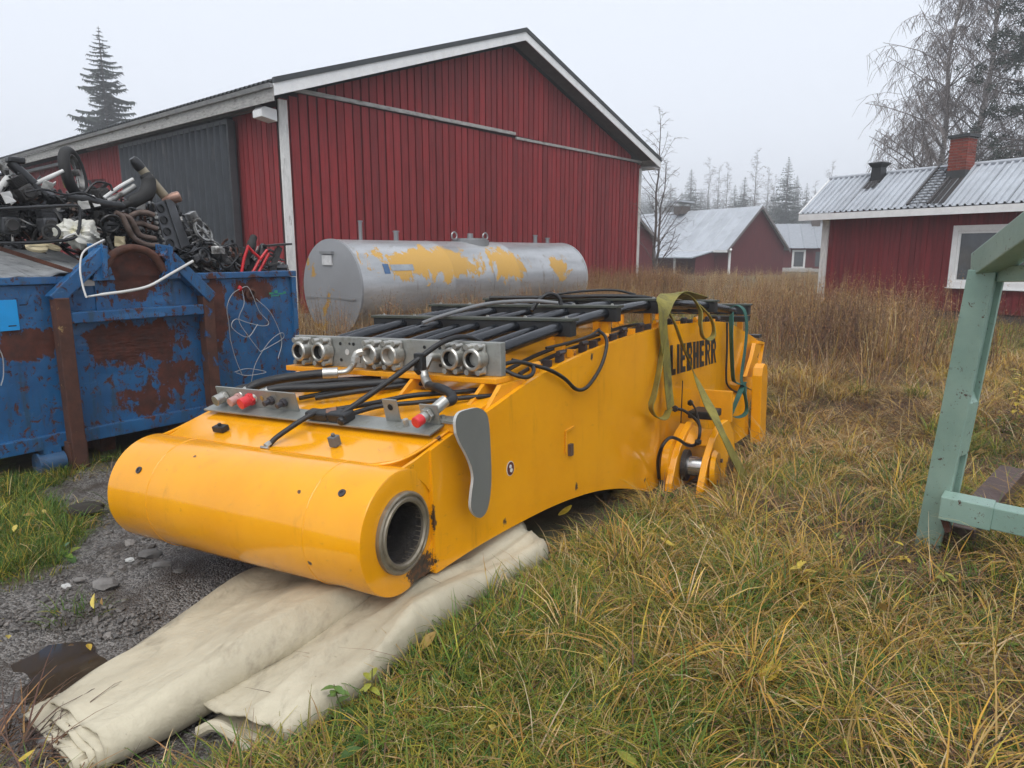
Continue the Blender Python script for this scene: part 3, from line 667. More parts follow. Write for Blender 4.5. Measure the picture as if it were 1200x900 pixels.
def pine_meshes(h, r, seed, base=.35, cl=60):
    rd = random.Random(seed); tr = MB(); tr.tube([V(0,0,0), V(.1,0,h*.6), V(.15,.1,h)], [h*.018, h*.012, .03], 8); cr = MB()
    for b in range(cl):
        t = base + (1-base)*rd.random()**.9; az = rd.uniform(0, 6.28); L = r*(1.1-t)**.45*rd.uniform(.4,1.1)
        p0 = V(0,0,h*t); d = V(math.cos(az), math.sin(az), rd.uniform(-.1,.35)); tr.tube([p0, p0 + d*L*.5 + V(0,0,-.05*L), p0 + d*L], [.05,.03,.015], 5, False)
        for q in range(7):
            c = p0 + d*L*rd.uniform(.35,1.05) + V(rd.gauss(0,.28), rd.gauss(0,.28), rd.gauss(.05,.16))
            for k in range(16):
                dd = unit(V(rd.gauss(0,1), rd.gauss(0,1), rd.gauss(.25,.8))); l = rd.uniform(.14,.34); s3 = unit(np.cross(dd, V(rd.random(),rd.random(),rd.random())))*.03
                b0 = c + V(rd.gauss(0,.12), rd.gauss(0,.12), rd.gauss(0,.08)); cr.add([b0 - s3, b0 + dd*l, b0 + s3], [(0,1,2)])
    return tr, cr
plant_tree('pine_tree', 'dark pine with ragged boughs at the far left edge above the scrap', 'pine', ground_at(-22, 52), pine_meshes(hgt(150,52)+.6, 3.6, 8, .3, 90), BARK, NEEDLE2)
plant_tree('pine_tree', 'dark pine behind the red house roof at the right edge', 'pine', ground_at(1206, 38, 150), pine_meshes(17.6, 4.2, 9, .28, 120), BARK, NEEDLE2)
plant_tree('birch_tree', 'tall bare weeping birch with pale bark rising left of the brick chimney', 'birch', ground_at(1106, 44, 150), bare_meshes(23.5, 21, .29, 92, .95, (0,0), 8, 1, .0085, .2, 1.0), BIRCHB, TWIGB)
plant_tree('birch_tree', 'tall bare weeping birch leaning right behind the brick chimney', 'birch', ground_at(1134, 43, 150), bare_meshes(23.0, 22, .24, 84, .95, (.07,0), 8, 1, .010, .2, 1.0), BIRCHB, TWIGB)
plant_tree('bare_tree', 'bushy leafless tree behind the ladder on the red house roof', 'tree', ground_at(1070, 42), bare_meshes(11.0, 23, .40, 40, .6, (-.04,0), 7, 2, .010, .1, .5), BARK, TWIG)
plant_tree('bare_tree', 'low leafless thicket tree filling in right of the brick chimney', 'tree', ground_at(1168, 41), bare_meshes(10.0, 24, .42, 44, .6, (.02,0), 7, 2, .010, .1, .5), BARK, TWIG)
plant_tree('bare_tree', 'slender leafless tree standing by the right corner of the barn', 'tree', at(766, 348, z=-.03), bare_meshes(7.0, 25, .30, 24, .25, (.03,0), 4, 2, .010, .16, 1.1), BARK, TWIG)
# the wood far behind, each tree its own
protoS = [spruce_meshes(14, 3.9, s, .04, 10) for s in (31, 32, 33)]
protoB = [bare_meshes(14, s, .24, 34, .2, (0,0), 5, 1, .0075, .25, 1.2) for s in (41, 42)]
far = [(917,183,70,'s',0,'tallest spruce in the misty wood behind the cottage roof'),(806,197,78,'s',1,'misty spruce rising left of the outbuilding chimney'),(783,214,84,'s',2,None),(868,206,80,'s',1,None),(857,216,88,'s',0,None),(940,214,84,'s',2,None),(895,228,92,'s',1,None),(962,214,95,'s',0,None),(828,232,95,'s',2,None),(762,222,90,'s',0,None),(985,222,98,'s',1,None),(845,240,100,'s',0,None),
       (880,174,72,'b',0,'bare twiggy birch in the misty wood left of the tallest spruce'),(848,190,78,'b',1,None),(827,184,84,'b',0,None),(838,194,90,'b',1,None),(967,188,86,'b',0,'bare birch in the misty wood above the red house eave'),(895,196,80,'b',1,None),(903,205,92,'b',0,None),(950,212,92,'b',1,None),(812,214,96,'b',0,None),(930,222,96,'b',1,None),(770,205,88,'b',0,None),(796,226,98,'s',0,None),(818,220,100,'s',2,None),(876,226,98,'s',0,None),(905,222,99,'s',2,None),(928,205,90,'s',0,None),(950,232,100,'s',1,None),(975,230,100,'s',2,None),(745,230,96,'s',1,None),(838,226,99,'s',1,None),(890,240,101,'s',2,None),(1000,226,98,'s',2,None),(1018,220,96,'b',0,None)]
firsts = {}
for (px_, py_, y_, kd, ix, lab) in far:
    y_ = y_*1.9; g = ground_at(px_, y_); h = hgt(py_, y_)
    key = (kd, ix)
    lab_ = lab or ('lesser misty spruce in the far wood beyond the red houses' if kd == 's' else 'lesser bare tree in the misty far wood beyond the red houses')
    if key not in firsts:
        mm = (protoS if kd == 's' else protoB)[ix]
        t = plant_tree('spruce_tree' if kd == 's' else 'bare_tree', lab_, 'spruce' if kd == 's' else 'tree', V(0,0,0), mm, BARK, NEEDLE if kd == 's' else TWIG)
        firsts[key] = t
    else: t = copy_tree(firsts[key])
    t['label'] = lab_; t['group'] = 'spruces in the misty far wood' if kd == 's' else 'bare trees in the misty far wood'
    t.location = tuple(g); k = h/14; t.scale = (k*random.uniform(.9,1.1), k, k); t.rotation_euler = (0, 0, random.uniform(0, 6.28))
# ================================================================== BOOM
m = N('wet_yellow_paint')
c = m.mix(m.ramp(m.noise(2.5, 4), .3, .7), (.80,.345,.006), (.74,.305,.005))
chips = m.ramp(m.noise(26, 10, .75), .672, .70)
low = m.noise(34, 10, .8, dist=.5)
w1 = m.math('MAXIMUM', m.ell(tuple(BP(-.01,.12,-.22)-BO),(.16,.15,.12)), m.ell(tuple(BP(-.01,.20,-.0)-BO),(.05,.04,.12)))
w1 = m.math('MAXIMUM', w1, m.ell(tuple(BP(.14,-.16,-.235)-BO),(.15,.08,.08)))
w1 = m.math('MAXIMUM', w1, m.ell(tuple(BP(-.30,3.35,-.55)-BO),(.14,.25,.25)))
for (a_, b_, c_, r_) in ((1.60,-.10,.22,.03),(1.57,-.15,.17,.022),(.02,.10,.262,.022),(.03,.30,.345,.028),(.02,.55,.395,.035),(.25,-.262,-.09,.016),(1.1,-.13,.245,.016),(.35,-.2,.19,.014),(-.01,.75,-.20,.03),(-.01,1.5,-.22,.035),(.0,1.7,.55,.03),(.55,-.12,-.25,.03),(1.2,-.10,-.255,.03),(0,2.5,-.45,.03)):
    w1 = m.math('MAXIMUM', w1, m.math('SUBTRACT', m.ell(tuple(BP(a_,b_,c_)-BO),(r_*1.3,r_*1.3,r_*1.3)), .18))
worn = m.ramp(m.math('ADD', m.math('MULTIPLY', m.math('MAXIMUM', w1, -.6), .42), m.math('MULTIPLY', low, .9)), .60, .63)
k = m.math('MAXIMUM', chips, worn)
c = m.mix(k, c, m.mix(m.ramp(m.noise(40), .4, .6), (.030,.022,.016), (.10,.04,.015)))
grime = m.ramp(m.noise(5, 9, .75, stretch=(2.2,2.2,.3)), .52, .80)
c = m.mix(m.math('MULTIPLY', grime, .42), c, (.26,.115,.015))
c = m.mix(m.math('MULTIPLY', m.ramp(m.noise(14, 9, .8, stretch=(1,.4,1.5), dist=.5), .60, .66), .5), c, (.30,.14,.03))
rg = m.math('ADD', m.math('MULTIPLY', m.noise(3, 5), .12), m.math('ADD', .07, m.math('MULTIPLY', k, .5)))
YEL = m.out(c, rg, 0, m.math('ADD', m.math('MULTIPLY', k, -.5), m.math('ADD', m.noise(2.2, 3), m.math('MULTIPLY', m.noise(160, 3), .06))), .012, .20, .30)
YEL.node_tree.nodes['Principled BSDF'].inputs['Specular IOR Level'].default_value = .38
YEL2 = pm('yellow_bracket_paint', (.76,.32,.008), .30, var=.15, scale=5, dirt=(.12,.05,.02), dscale=12, dth=(.62,.72))
BORE = pm('greasy_bore', (.035,.030,.026), .6, var=.5, scale=25, dirt=(.12,.09,.06), dscale=30, dth=(.55,.7), bump=.8, bscale=60)
BUSH = pm('bare_bushing_steel', (.30,.26,.20), .42, .6, var=.35, scale=14, dirt=(.13,.09,.05), dscale=9, dth=(.55,.72))
GALV = pm('zinc_plate', (.33,.34,.32), .40, .55, var=.25, scale=5, dirt=(.20,.20,.17), dscale=8, dth=(.5,.7))
FIT = pm('zinc_fitting', (.50,.49,.45), .32, .75, var=.25, scale=20, dirt=(.22,.19,.14), dscale=20, dth=(.55,.75))
HOSE = pm('black_rubber_hose', (.010,.010,.011), .5, var=.4, scale=12)
PIPE = pm('black_painted_pipe', (.012,.014,.018), .26, var=.3, scale=6)
CLAMP = pm('olive_clamp_bar', (.055,.062,.048), .5, var=.3, scale=6)
CLAMPK = pm('black_clamp_block', (.015,.016,.017), .5)
GREYP = pm('grey_shield_paint', (.145,.150,.140), .55, var=.12, scale=4, dirt=(.28,.28,.27), dscale=60, dth=(.70,.74))
EDGEP = pm('pale_cut_edge', (.45,.45,.43), .5)
REDCAP = pm('red_plastic_cap', (.62,.03,.035), .4, var=.15)
PINKCAP = pm('faded_pink_cap', (.52,.30,.27), .5, var=.2)
HOLE = pm('dark_hole', (.008,.008,.008), .8)
CHROME = pm('bright_pin', (.62,.62,.62), .18, .9, var=.1)
boom = thing('excavator_boom', 'yellow excavator boom lying on the grass with hydraulic pipes along its top', 'excavator boom', BO)
bx_, by_ = unit(V(bu[1], -bu[0], 0)), unit(bu)                    # square to the tube axis
TOPP = [(0,.262),(.13,.288),(.378,.357),(.63,.406),(1.13,.521),(1.88,.603),(2.71,.638),(3.34,.617),(4.3,.553),(4.94,.408),(5.54,.235)]
BOTP = [(0,-.262),(.15,-.255),(.52,-.232),(.98,-.232),(1.34,-.25),(1.77,-.306),(2.2,-.412),(2.64,-.562),(3.0,-.62),(3.4,-.56),(4.1,-.50),(4.7,-.50),(5.15,-.42),(5.36,-.061)]
def prof2(pts, n=5): return [(p[0], p[1]) for p in smooth_path([V(a, b, 0) for a, b in pts], n)]
tp_, bp_ = prof2(TOPP), prof2(BOTP)
WB = 1.60
def top_c(b): return float(np.interp(b, [p[0] for p in tp_], [p[1] for p in tp_]))
def bot_c(b): return float(np.interp(b, [p[0] for p in bp_], [p[1] for p in bp_]))
bs = np.concatenate([np.linspace(.21, 5.34, 60)])
def a_in(b): t = min(1, max(0, (b-2.70)/.26)); return .045*t*t*(3-2*t)
def box_body(a0, a1, dt, db):
    rows = [[BP(a0+a_in(b),b,top_c(b)-dt), BP(a1,b,top_c(b)-dt), BP(a1,b,bot_c(b)+db), BP(a0+a_in(b),b,bot_c(b)+db)] for b in bs]
    m = MB(); m.loft(rows, True, True); return m
body = box_body(.03, WB-.03, .035, .0).build('body', YEL, boom, smooth=True, sharp=30)
for a0, a1, nm in ((0,.028,'side_plate'),(WB-.028,WB,'side_plate')):
    rows = [[BP(a0+a_in(b)*(a0 == 0),b,top_c(b)), BP(a1+a_in(b)*(a0 == 0),b,top_c(b)), BP(a1+a_in(b)*(a0 == 0),b,bot_c(b)-.02), BP(a0+a_in(b)*(a0 == 0),b,bot_c(b)-.02)] for b in np.append(np.linspace(.21,5.34,60), 5.42)]
    m = MB(); m.loft(rows, True, True); m.build(nm, YEL, boom, smooth=True, sharp=30)
    for sg in (1, -1):
        rows = []
        for b in np.linspace(.0, .212, 8):
            ci_ = sg*math.sqrt(max(1e-4, .24**2 - b*b)); co_ = top_c(b) if sg > 0 else bot_c(b)-.0; a0_ = max(a0, .012 + .0*b) if a0 == 0 else a0
            rows.append([BP(a0_,b,ci_), BP(a1,b,ci_), BP(a1,b,co_), BP(a0_,b,co_)])
        m = MB(); m.loft(rows, True, True); m.build('cheek_plate', YEL, boom, smooth=True, sharp=30)
# nose plate closing the far end
m = MB(); m.loft([[BP(a,b,c) for b, c in ((5.34,top_c(5.34)-.02),(5.52,.24),(5.40,-.05),(5.3,-.3))] for a in (0.002, WB-.002)]); o = m.build('nose_plate', YEL, boom); md = o.modifiers.new('t','SOLIDIFY'); md.thickness = .03
# foot tube, square ended
TLn = 1.62; R0 = .275
m = MB(); m.lathe(BO, by_, [(.178,-.004),(R0-.012,-.004),(R0-.003,-.001),(R0,.008),(R0,.4),(R0,.8),(R0,1.2),(R0,TLn-.01),(R0-.012,TLn),(.178,TLn)], 72); ft = m.build('foot_tube', YEL, boom, smooth=True, sharp=35)
for q in (.30, 1.31):
    m = MB(); m.ring(BO + by_*q, by_, R0-.0015, .004, 72, 6); m.build('weld_seam', YEL, ft, smooth=True)
for e0, dr_ in ((0, by_), (TLn, -by_)):
    o_ = BO + by_*e0
    m = MB(); m.lathe(o_, dr_, [(.178,.02),(.178,-.022),(.170,-.028),(.163,-.028),(.160,-.022),(.156,-.022),(.150,-.030),(.139,-.030),(.132,-.022),(.132,.02)], 56, close=True); m.build('bushing', BUSH, ft, smooth=True, sharp=25)
    m = MB(); m.lathe(o_, dr_, [(.132,-.01),(.131,.30),(.10,.305),(0,.305)], 40); m.build('bore', BORE, ft, smooth=True, fix=False)
# seam plate over the tube: raised cover with rounded corner
cov = [(b, top_c(b)) for b in np.linspace(.035, .80, 14)]
m = MB(); rows = []
for b, c in cov:
    ins = .05 + .13*max(0, 1 - (b-.035)/.13)**2
    rows.append([BP(ins,b,c-.03), BP(ins,b,c+.006), BP(WB-.04-(ins-.05)*.3,b,c+.006), BP(WB-.04-(ins-.05)*.3,b,c-.03)])
m.loft(rows, True, True); m.build('cover_plate', YEL, boom, smooth=True, sharp=30)
rg_ = [BP(WB-.03,.018,.268)] + [BP(a,.018,.268) for a in np.linspace(1.4,.22,8)] + [BP(.11,.045,.278), BP(.055,.12,.295), BP(.035,.25,.33), BP(.03,.40,.372)]
m = MB(); m.tube(smooth_path(rg_, 4), .008, 6); m.build('weld_seam', YEL, boom, smooth=True)
# grease plugs in the tube
for (px_, py_) in ((163,551),(401,578)):
    r = ray(px_, py_); best = None
    for t in np.linspace(1.5, 5, 2500):
        p = EYEV + r*t/r[1]; q = p - BO; h = q - by_*np.dot(q, by_)
        if np.linalg.norm(h) < R0: best = (p, unit(h)); break
    if best is not None:
        p, nn = best
        m = MB(); m.lathe(p, nn, [(0,.002),(.007,.002),(.008,.006),(.017,.006),(.019,-.006)], 14); pl_ = m.build('grease_plug', pm('dark_plug',(.06,.055,.06),.45,.4), ft, smooth=True)
# --- grey shield plate on the right side with its tabs
sh = [(535,508),(534,494),(538,484),(548,480),(560,478),(569,483),(573,495),(575,525),(576,560),(574,585),(570,600),(563,607),(556,603),(552,594),(553,578),(555,560),(552,545),(546,531),(540,520)]
pts = smooth_path([bpx(x, y, a=-.10) for x, y in sh] + [bpx(*sh[0], a=-.10)], 3)[:-1]
m = MB(); n_ = len(pts); q2 = [p + bu*.014 for p in pts]
m.add(pts, [tuple(range(n_))], 0); m.add(q2, [tuple(range(n_))[::-1]], 0); m.add(pts + q2, [(i, (i+1)%n_, n_+(i+1)%n_, n_+i) for i in range(n_)], 1)
m.build('shield_plate', [GREYP, EDGEP], boom, fix=True)
for (b, c) in ((.50,.20),(.50,.075)):
    m = MB(); m.prism([BP(.0,b-.02,c), BP(.0,b+.10,c+.01), BP(-.085,b+.03,c-.01), BP(-.085,b-.03,c-.01)], bw*.016); m.build('shield_tab', YEL2, boom)
m = MB(); m.box(BP(-.098,.36,.40), bu*.22, bv*.10, bw*.012); br = m.build('shield_bracket', GALV, boom)
for q in (.02,.09): m = MB(); m.cyl(BP(q,.41,.412), BP(q,.41,.426), .014, 6); m.build('bolt', FIT, br)
m = MB(); m.box(BP(.0,.37,.36), bu*.08, bv*.08, bw*.04); m.build('bracket_pad', YEL2, boom)
# --- oval sticker, latch, chalk triangle
def flat_poly(px_pts, a, th, name, mat, par):
    p = [bpx(x, y, a=a) for x, y in px_pts]; m = MB(); m.prism(p, -bu*th); return m.build(name, mat, par)
oc = bloc(598, 549, a=0)
def oval(rb, rc, th, nm, mt, par, off=0.):
    p = [BP(-off, oc[1] + rb*math.cos(t), oc[2] + rc*math.sin(t)) for t in np.linspace(0, 2*math.pi, 25)[:-1]]; m = MB(); m.prism(p, -bu*th); return m.build(nm, mt, par)
stk = oval(.034,.040,.001,'warning_sticker', pm('sticker_white',(.70,.68,.64),.5), boom)
s2 = oval(.030,.036,.001,'sticker_field', pm('sticker_brown',(.10,.02,.015),.5), stk, .0015)
for (db, dc, rb, rc) in ((-.003,.012,.011,.010),(.004,-.010,.012,.011)):
    p = [BP(-.003, oc[1]+db+rb*math.cos(t), oc[2]+dc+rc*math.sin(t)) for t in np.linspace(0, 2*math.pi, 13)[:-1]]; m = MB(); m.prism(p, -bu*.001); m.build('sticker_mark', pm('sticker_white',(.70,.68,.64),.5), stk)
m = MB(); m.bar(bpx(663,532,a=-.005), bpx(663,506,a=-.005), .008,.012); m.bar(bpx(663,506,a=-.005), bpx(673,500,a=-.005), .008,.01); lt = m.build('latch', YEL2, boom)
m = MB(); m.cbox(bpx(669,527,a=-.012), .03,.02,.07,(bv,bu,bw)); m.build('latch_bolt', pm('rusty_bolt',(.10,.06,.04),.7), lt)
# --- lettering on the side
LET = pm('black_lettering', (.010,.010,.012), .45)
TL_, TR_, BL_, BR_ = bloc(792,405,a=0), bloc(845,396.5,a=0), bloc(792,441,a=0), bloc(845,425,a=0)
def txt(x, y):  # x, y in 0..1 across the word
    p = (TL_*(1-x) + TR_*x)*y + (BL_*(1-x) + BR_*x)*(1-y); return BP(-.0015 + a_in(p[1]), p[1], p[2])
def strokes(ch):
    Lw, Hh = .42, .20
    R = {'L':[[(0,0),(0,1),(Lw,1),(Lw,0)],[(Lw,0),(Lw,Hh),(.9,Hh),(.9,0)]],
         'I':[[(.0,0),(.0,1),(1,1),(1,0)]],
         'E':[[(0,0),(0,1),(Lw,1),(Lw,0)],[(Lw,0),(Lw,Hh),(.92,Hh),(.92,0)],[(Lw,.42),(Lw,.59),(.84,.59),(.84,.42)],[(Lw,1-Hh),(Lw,1),(.92,1),(.92,1-Hh)]],
         'H':[[(0,0),(0,1),(Lw,1),(Lw,0)],[(1-Lw,0),(1-Lw,1),(1,1),(1,0)],[(Lw,.41),(Lw,.59),(1-Lw,.59),(1-Lw,.41)]],
         'B':[[(0,0),(0,1),(Lw,1),(Lw,0)],[(Lw,0),(Lw,Hh),(.9,Hh),(.8,0)],[(Lw,.42),(Lw,.58),(.75,.58),(.75,.42)],[(Lw,1-Hh),(Lw,1),(.8,1),(.9,1-Hh)],[(.68,Hh),(.68,.44),(.75,.49),(.97,.40),(.97,.12),(.9,Hh)],[(.68,.56),(.68,1-Hh),(.9,1-Hh),(.95,.86),(.95,.60),(.75,.51)]],
         'R':[[(0,0),(0,1),(Lw,1),(Lw,0)],[(Lw,.42),(Lw,.58),(.75,.58),(.75,.42)],[(Lw,1-Hh),(Lw,1),(.8,1),(.9,1-Hh)],[(.68,.56),(.68,1-Hh),(.9,1-Hh),(.97,.86),(.97,.60),(.75,.48)],[(.52,.42),(.75,.44),(1.02,0),(.72,0)]]}
    return R[ch]
word = 'LIEBHERR'; wds = [1,.42,1,1.05,1.08,1,1.08,1.08]; gap = .13; tot = sum(wds) + gap*7; x0 = 0
for ch_, w_ in zip(word, wds):
    m = MB()
    for st in strokes(ch_):
        m.prism([txt((x0 + x*w_*.98)/tot, y) for x, y in st], -bu*.0012)
    m.build('letter', LET, boom); x0 += w_ + gap
# --- manifold on its shelf
MBk = .865; mz0, mz1 = .545, .722
m = MB(); m.box(BP(.06,.80,.512), bu*1.47, bv*.16, bw*.03); shf = m.build('shelf', YEL2, boom, bevel=.004)
for a in (.13,.58,.73,1.40):
    m = MB(); m.prism([BP(a,.80,.511), BP(a,.64,top_c(.64)-.01), BP(a,.86,top_c(.86)-.01), BP(a,.93,.511)], bu*.022); m.build('gusset', YEL2, shf)
for a in (.02,):
    m = MB(); m.prism([BP(a+.01,.80,.511), BP(a+.01,.66,top_c(.66)-.02), BP(a+.01,1.25,top_c(1.25)-.02), BP(a+.01,1.0,.511)], bu*.025); m.build('gusset', YEL2, shf)
m = MB(); m.box(BP(.075,MBk,mz0-.002), bu*1.435, bv*.045, bw*(mz1-mz0)); man = m.build('manifold_plate', GALV, boom, bevel=.003)
FA = [1.414,1.257,.879,.741,.34,.203]
def bolt_at(a, b, c, r, h, par, nm='bolt', mt=None):
    m = MB(); m.cyl(BP(a,b,c), BP(a,b-h,c), r, 10); m.cyl(BP(a,b-h-.0005,c), BP(a,b-h-.001,c), r*.5, 6); return m.build(nm, mt or FIT, par, smooth=True)
for i, a in enumerate(FA):
    c0 = .633; rF = .062; dep = .075
    o_ = BP(a, MBk, c0)
    m = MB(); m.lathe(o_, -bv, [(.040,-.002),(.040,dep-.004),(.043,dep),(.053,dep),(.060,dep-.008),(.060,0)], 28); fl = m.build("flange", FIT, boom, smooth=True, sharp=30)
    m = MB(); m.box(BP(a-.05,MBk-.03,c0-.082), bu*.10, bv*.029, bw*.164); m.build('flange_clamp', FIT, fl, bevel=.012)
    m = MB(); m.lathe(o_, -bv, [(.0,.020),(.0385,.022),(.0392,dep-.008)], 20); m.build('port', HOLE if i not in (2,3) else pm('dusty_plug',(.42,.38,.33),.6), fl)
    for dx in (-.034,.034):
        for dz in (-.066,.066): bolt_at(a+dx, MBk-.03, c0+dz, .0155, .038, fl)
for a0 in (1.10, .50):
    for da, dz, rr in ((0,0,.018),(-.05,.048,.010),(.05,.048,.010),(-.05,-.048,.010),(.05,-.048,.010),(-.02,.05,.007)):
        m = MB(); m.cyl(BP(a0+da,MBk-.0008,.633+dz), BP(a0+da,MBk-.003,.633+dz), rr, 14); m.build('bolt_hole', HOLE if rr < .015 else pm('pale_hole',(.50,.50,.48),.5), man)
# --- pipes along the top
PATH = [(.90,.652),(1.05,.662),(1.35,.700),(1.9,.752),(2.6,.785),(3.3,.768),(4.0,.715),(4.55,.655),(4.95,.600)]
PA = [1.44,1.30,1.16,1.02,.88,.74,.60,.47,.34,.19]
for i, a in enumerate(PA):
    rr = .036 if i in (1,3,9,7) else .027
    a1 = .16 + (a-.19)*1.04
    pts = smooth_path([BP(a + (a1-a)*min(1, (b-.9)/.5), b, c + (.006 if i % 2 else -.006)*(b > 1)) for b, c in PATH], 4)
    m = MB(); m.tube(pts, rr, 12); p_ = m.build('hydraulic_pipe', PIPE, boom, smooth=True)
    m = MB(); m.cyl(BP(a,.905,.652), BP(a,1.03,.660), rr*1.16, 14); m.build('pipe_sleeve', FIT, p_, smooth=True)
# --- clamps across the pipes
def path_c(b): return float(np.interp(b, [p[0] for p in PATH], [p[1] for p in PATH]))
CB = []
for (px_, py_) in ((670,386),(723,368),(771,357),(838,353),(877,362)):
    q = bloc(px_, py_, a=.09); CB.append(float(q[1]))
for i, b in enumerate([CB[0]] + CB[1:]):
    if not 1.0 < b < 5.2: b = (1.55, 2.1, 2.7, 3.6, 4.5)[i]
    c = path_c(b)
    m = MB(); m.box(BP(.06,b-.05,c+.046), bu*1.52, bv*.09, bw*.018); cl = m.build('pipe_clamp', CLAMP, boom, bevel=.003)
    m = MB(); m.box(BP(.075,b-.04,c-.046), bu*1.49, bv*.07, bw*.091); m.build('clamp_block', CLAMPK, cl, bevel=.004)
    for a in (.14,.55,1.0,1.42):
        m = MB(); m.box(BP(a,b-.025,top_c(b)-.04), bu*.05, bv*.04, bw*max(.02, c-.047-top_c(b)+.04)); m.build('clamp_foot', YEL2, cl)
    for a in (.12,.40,.67,.95,1.24,1.5): bolt_at(a, b-.005, c+.064, .012, 0.004, cl).rotation_euler = (0,0,0)
# small fittings row along the right top edge between the clamps
for k, b in enumerate(np.linspace(1.2, 4.4, 24)):
    c = top_c(b) - .03
    m = MB(); m.box(BP(.07,b,c), bu*.05, bv*.02, bw*.05)
    if k % 2 == 0: m.cyl(BP(.09,b-.02,c+.06), BP(.09,b+.05,c+.06), .016, 8)
    m.build('edge_bracket', YEL2 if k % 3 == 0 else pm('dark_plug',(.06,.055,.06),.45,.4), boom)
for a, b0, b1 in ((.13,1.1,4.6),(.24,1.0,4.4)):
    m = MB(); m.tube(smooth_path([BP(a + .015*math.sin(5*b), b, top_c(b)+.005) for b in np.linspace(b0, b1, 16)], 2), .012, 6); m.build('lubrication_line', HOSE, boom, smooth=True)
# far end clutter: hose ends and a little cover
m = MB(); m.box(BP(.05,4.95,.50), bu*.5, bv*.18, bw*.05); m.build('end_block', CLAMPK, boom)
m = MB(); m.box(BP(.02,5.36,.30), bu*.25, bv*.10, bw*.03); m.build('end_cover', CLAMPK, boom)
m = MB(); m.prism([BP(-.001,b,c) for b, c in ((4.95,.14),(5.05,.28),(5.25,.24),(5.16,.10))], -bu*.035); m.build('rib_plate', YEL2, boom)
m = MB(); m.prism([BP(-.001,b,c) for b, c in ((4.78,-.02),(4.95,.14),(5.16,.10),(5.05,-.06))], -bu*.035); m.build('rib_plate', YEL2, boom)
# --- fittings bracket on the front of the cover
c_at = lambda b: top_c(b) + .012
SL = (top_c(.40)-top_c(.26))/.14
bt = unit(bv + bw*SL); bn_ = unit(np.cross(bt, bu)); bn_ = bn_ if bn_[2] > 0 else -bn_
def BQ(a, d, up): return BP(a, .30, top_c(.30) + .03) + bt*d + bn_*up
for a0, a1 in ((.86,1.56),(.05,.845)):
    m = MB(); m.box(BQ(a0,-.035,0), bu*(a1-a0), bt*.115, bn_*.010); pl_ = m.build('fittings_plate', GALV, boom, bevel=.002)
for a in (.22,.75,1.35): m = MB(); m.box(BQ(a,-.0,-.03), bu*.06, bt*.06, bn_*.03); m.build('plate_pad', YEL2, boom)
m = MB(); m.box(BQ(.93,.045,.0102), bu*.59, bt*.010, bn_*.105); up_ = m.build('upright_plate', GALV, boom, bevel=.002)
def fitting(a, d, up, l0, l1, r, mt, nm, par, hexr=None):
    o_ = BQ(a, d, up); m = MB()
    if hexr: m.cyl(o_, o_ - bt*.022, hexr, 6)
    m.cyl(o_ - bt*(.022 if hexr else 0), o_ - bt*l1, r, 14); return m.build(nm, mt, par, smooth=True, bevel=.002)
fitting(1.455,.045,.062,0,.07,.030,FIT,'capped_fitting',up_,.034)
fitting(1.34,.045,.062,0,.07,.024,PINKCAP,'faded_cap',up_,.030)
fitting(1.253,.045,.062,0,.075,.030,REDCAP,'red_cap',up_,.036)
fitting(1.10,.045,.065,0,.055,.015,pm('dark_plug',(.06,.055,.06),.45,.4),'nipple',up_,.024)
fitting(1.01,.045,.060,0,.055,.015,pm('dark_plug',(.06,.055,.06),.45,.4),'nipple',up_,.024)
m = MB(); m.cyl(BQ(1.175,.0445,.07), BQ(1.175,.042,.07), .014, 12); m.build('bolt_hole', pm('brass_hole',(.35,.22,.06),.5), up_)
# tab with a hole, right fitting
m = MB(); m.box(BQ(.28,.05,.0102), bu*.085, bt*.008, bn_*.115); tb = m.build('tab', GALV, boom, bevel=.002)
m = MB(); m.cyl(BQ(.322,.0495,.085), BQ(.322,.0475,.085), .016, 14); m.build('bolt_hole', HOLE, tb)
m = MB(); m.box(BQ(.06,.06,.0102), bu*.10, bt*.008, bn_*.10); tb = m.build('tab', GALV, boom, bevel=.002)
fitting(.115,.06,.062,0,.05,.026,FIT,'hex_fitting',tb,.036)
m = MB(); m.cyl(BQ(.115,.012,.062), BQ(.115,-.035,.062), .027, 16); m.build('red_cap', REDCAP, tb, smooth=True, bevel=.006)
for a in (.22,.66): m = MB(); m.cyl(BQ(a,.02,.010), BQ(a,.02,.045), .014, 8); m.build('stud', FIT, boom, smooth=True)
m = MB(); m.cbox(BQ(.60,.005,.036), .12,.07,.05,(bu,bt,bn_)); m.cyl(BQ(.56,-.02,.03), BQ(.56,-.05,.03), .022, 10); m.build('hose_clip', CLAMPK, boom, bevel=.01)
m = MB(); m.cbox(BQ(.73,-.005,.036), .14,.06,.045,(bu,bt,bn_)); m.build('hose_clip', CLAMPK, boom, bevel=.012)
m = MB(); m.cyl(BQ(.68,.0,.04), BQ(.64,.03,.045), .026, 12); m.build('hose_end', pm('rusty_ferrule',(.22,.12,.08),.6,.3), boom, smooth=True)
# front clips on the cover
for (px_, py_, nm, mt, sz) in ((250,507,'cable_clip',CLAMPK,(.075,.045,.03)),(398,521,'cable_clip',pm('grey_clip',(.12,.125,.13),.45),(.04,.04,.05))):
    q = bloc(px_, py_, c=.30); p = BP(q[0], .13, top_c(.13)+.012+sz[2]/2)
    m = MB(); m.cbox(p, *sz, (bu,bt,bn_)); m.cyl(p+bn_*sz[2]/2, p+bn_*(sz[2]/2+.014), .010, 8); m.build(nm, mt, boom, bevel=.010)
# hoses on the front
def hose(pts, r, nm='hose', mt=None, k=6, n=10): m = MB(); m.tube(smooth_path(pts, k), r, n); return m.build(nm, mt or HOSE, boom, smooth=True)
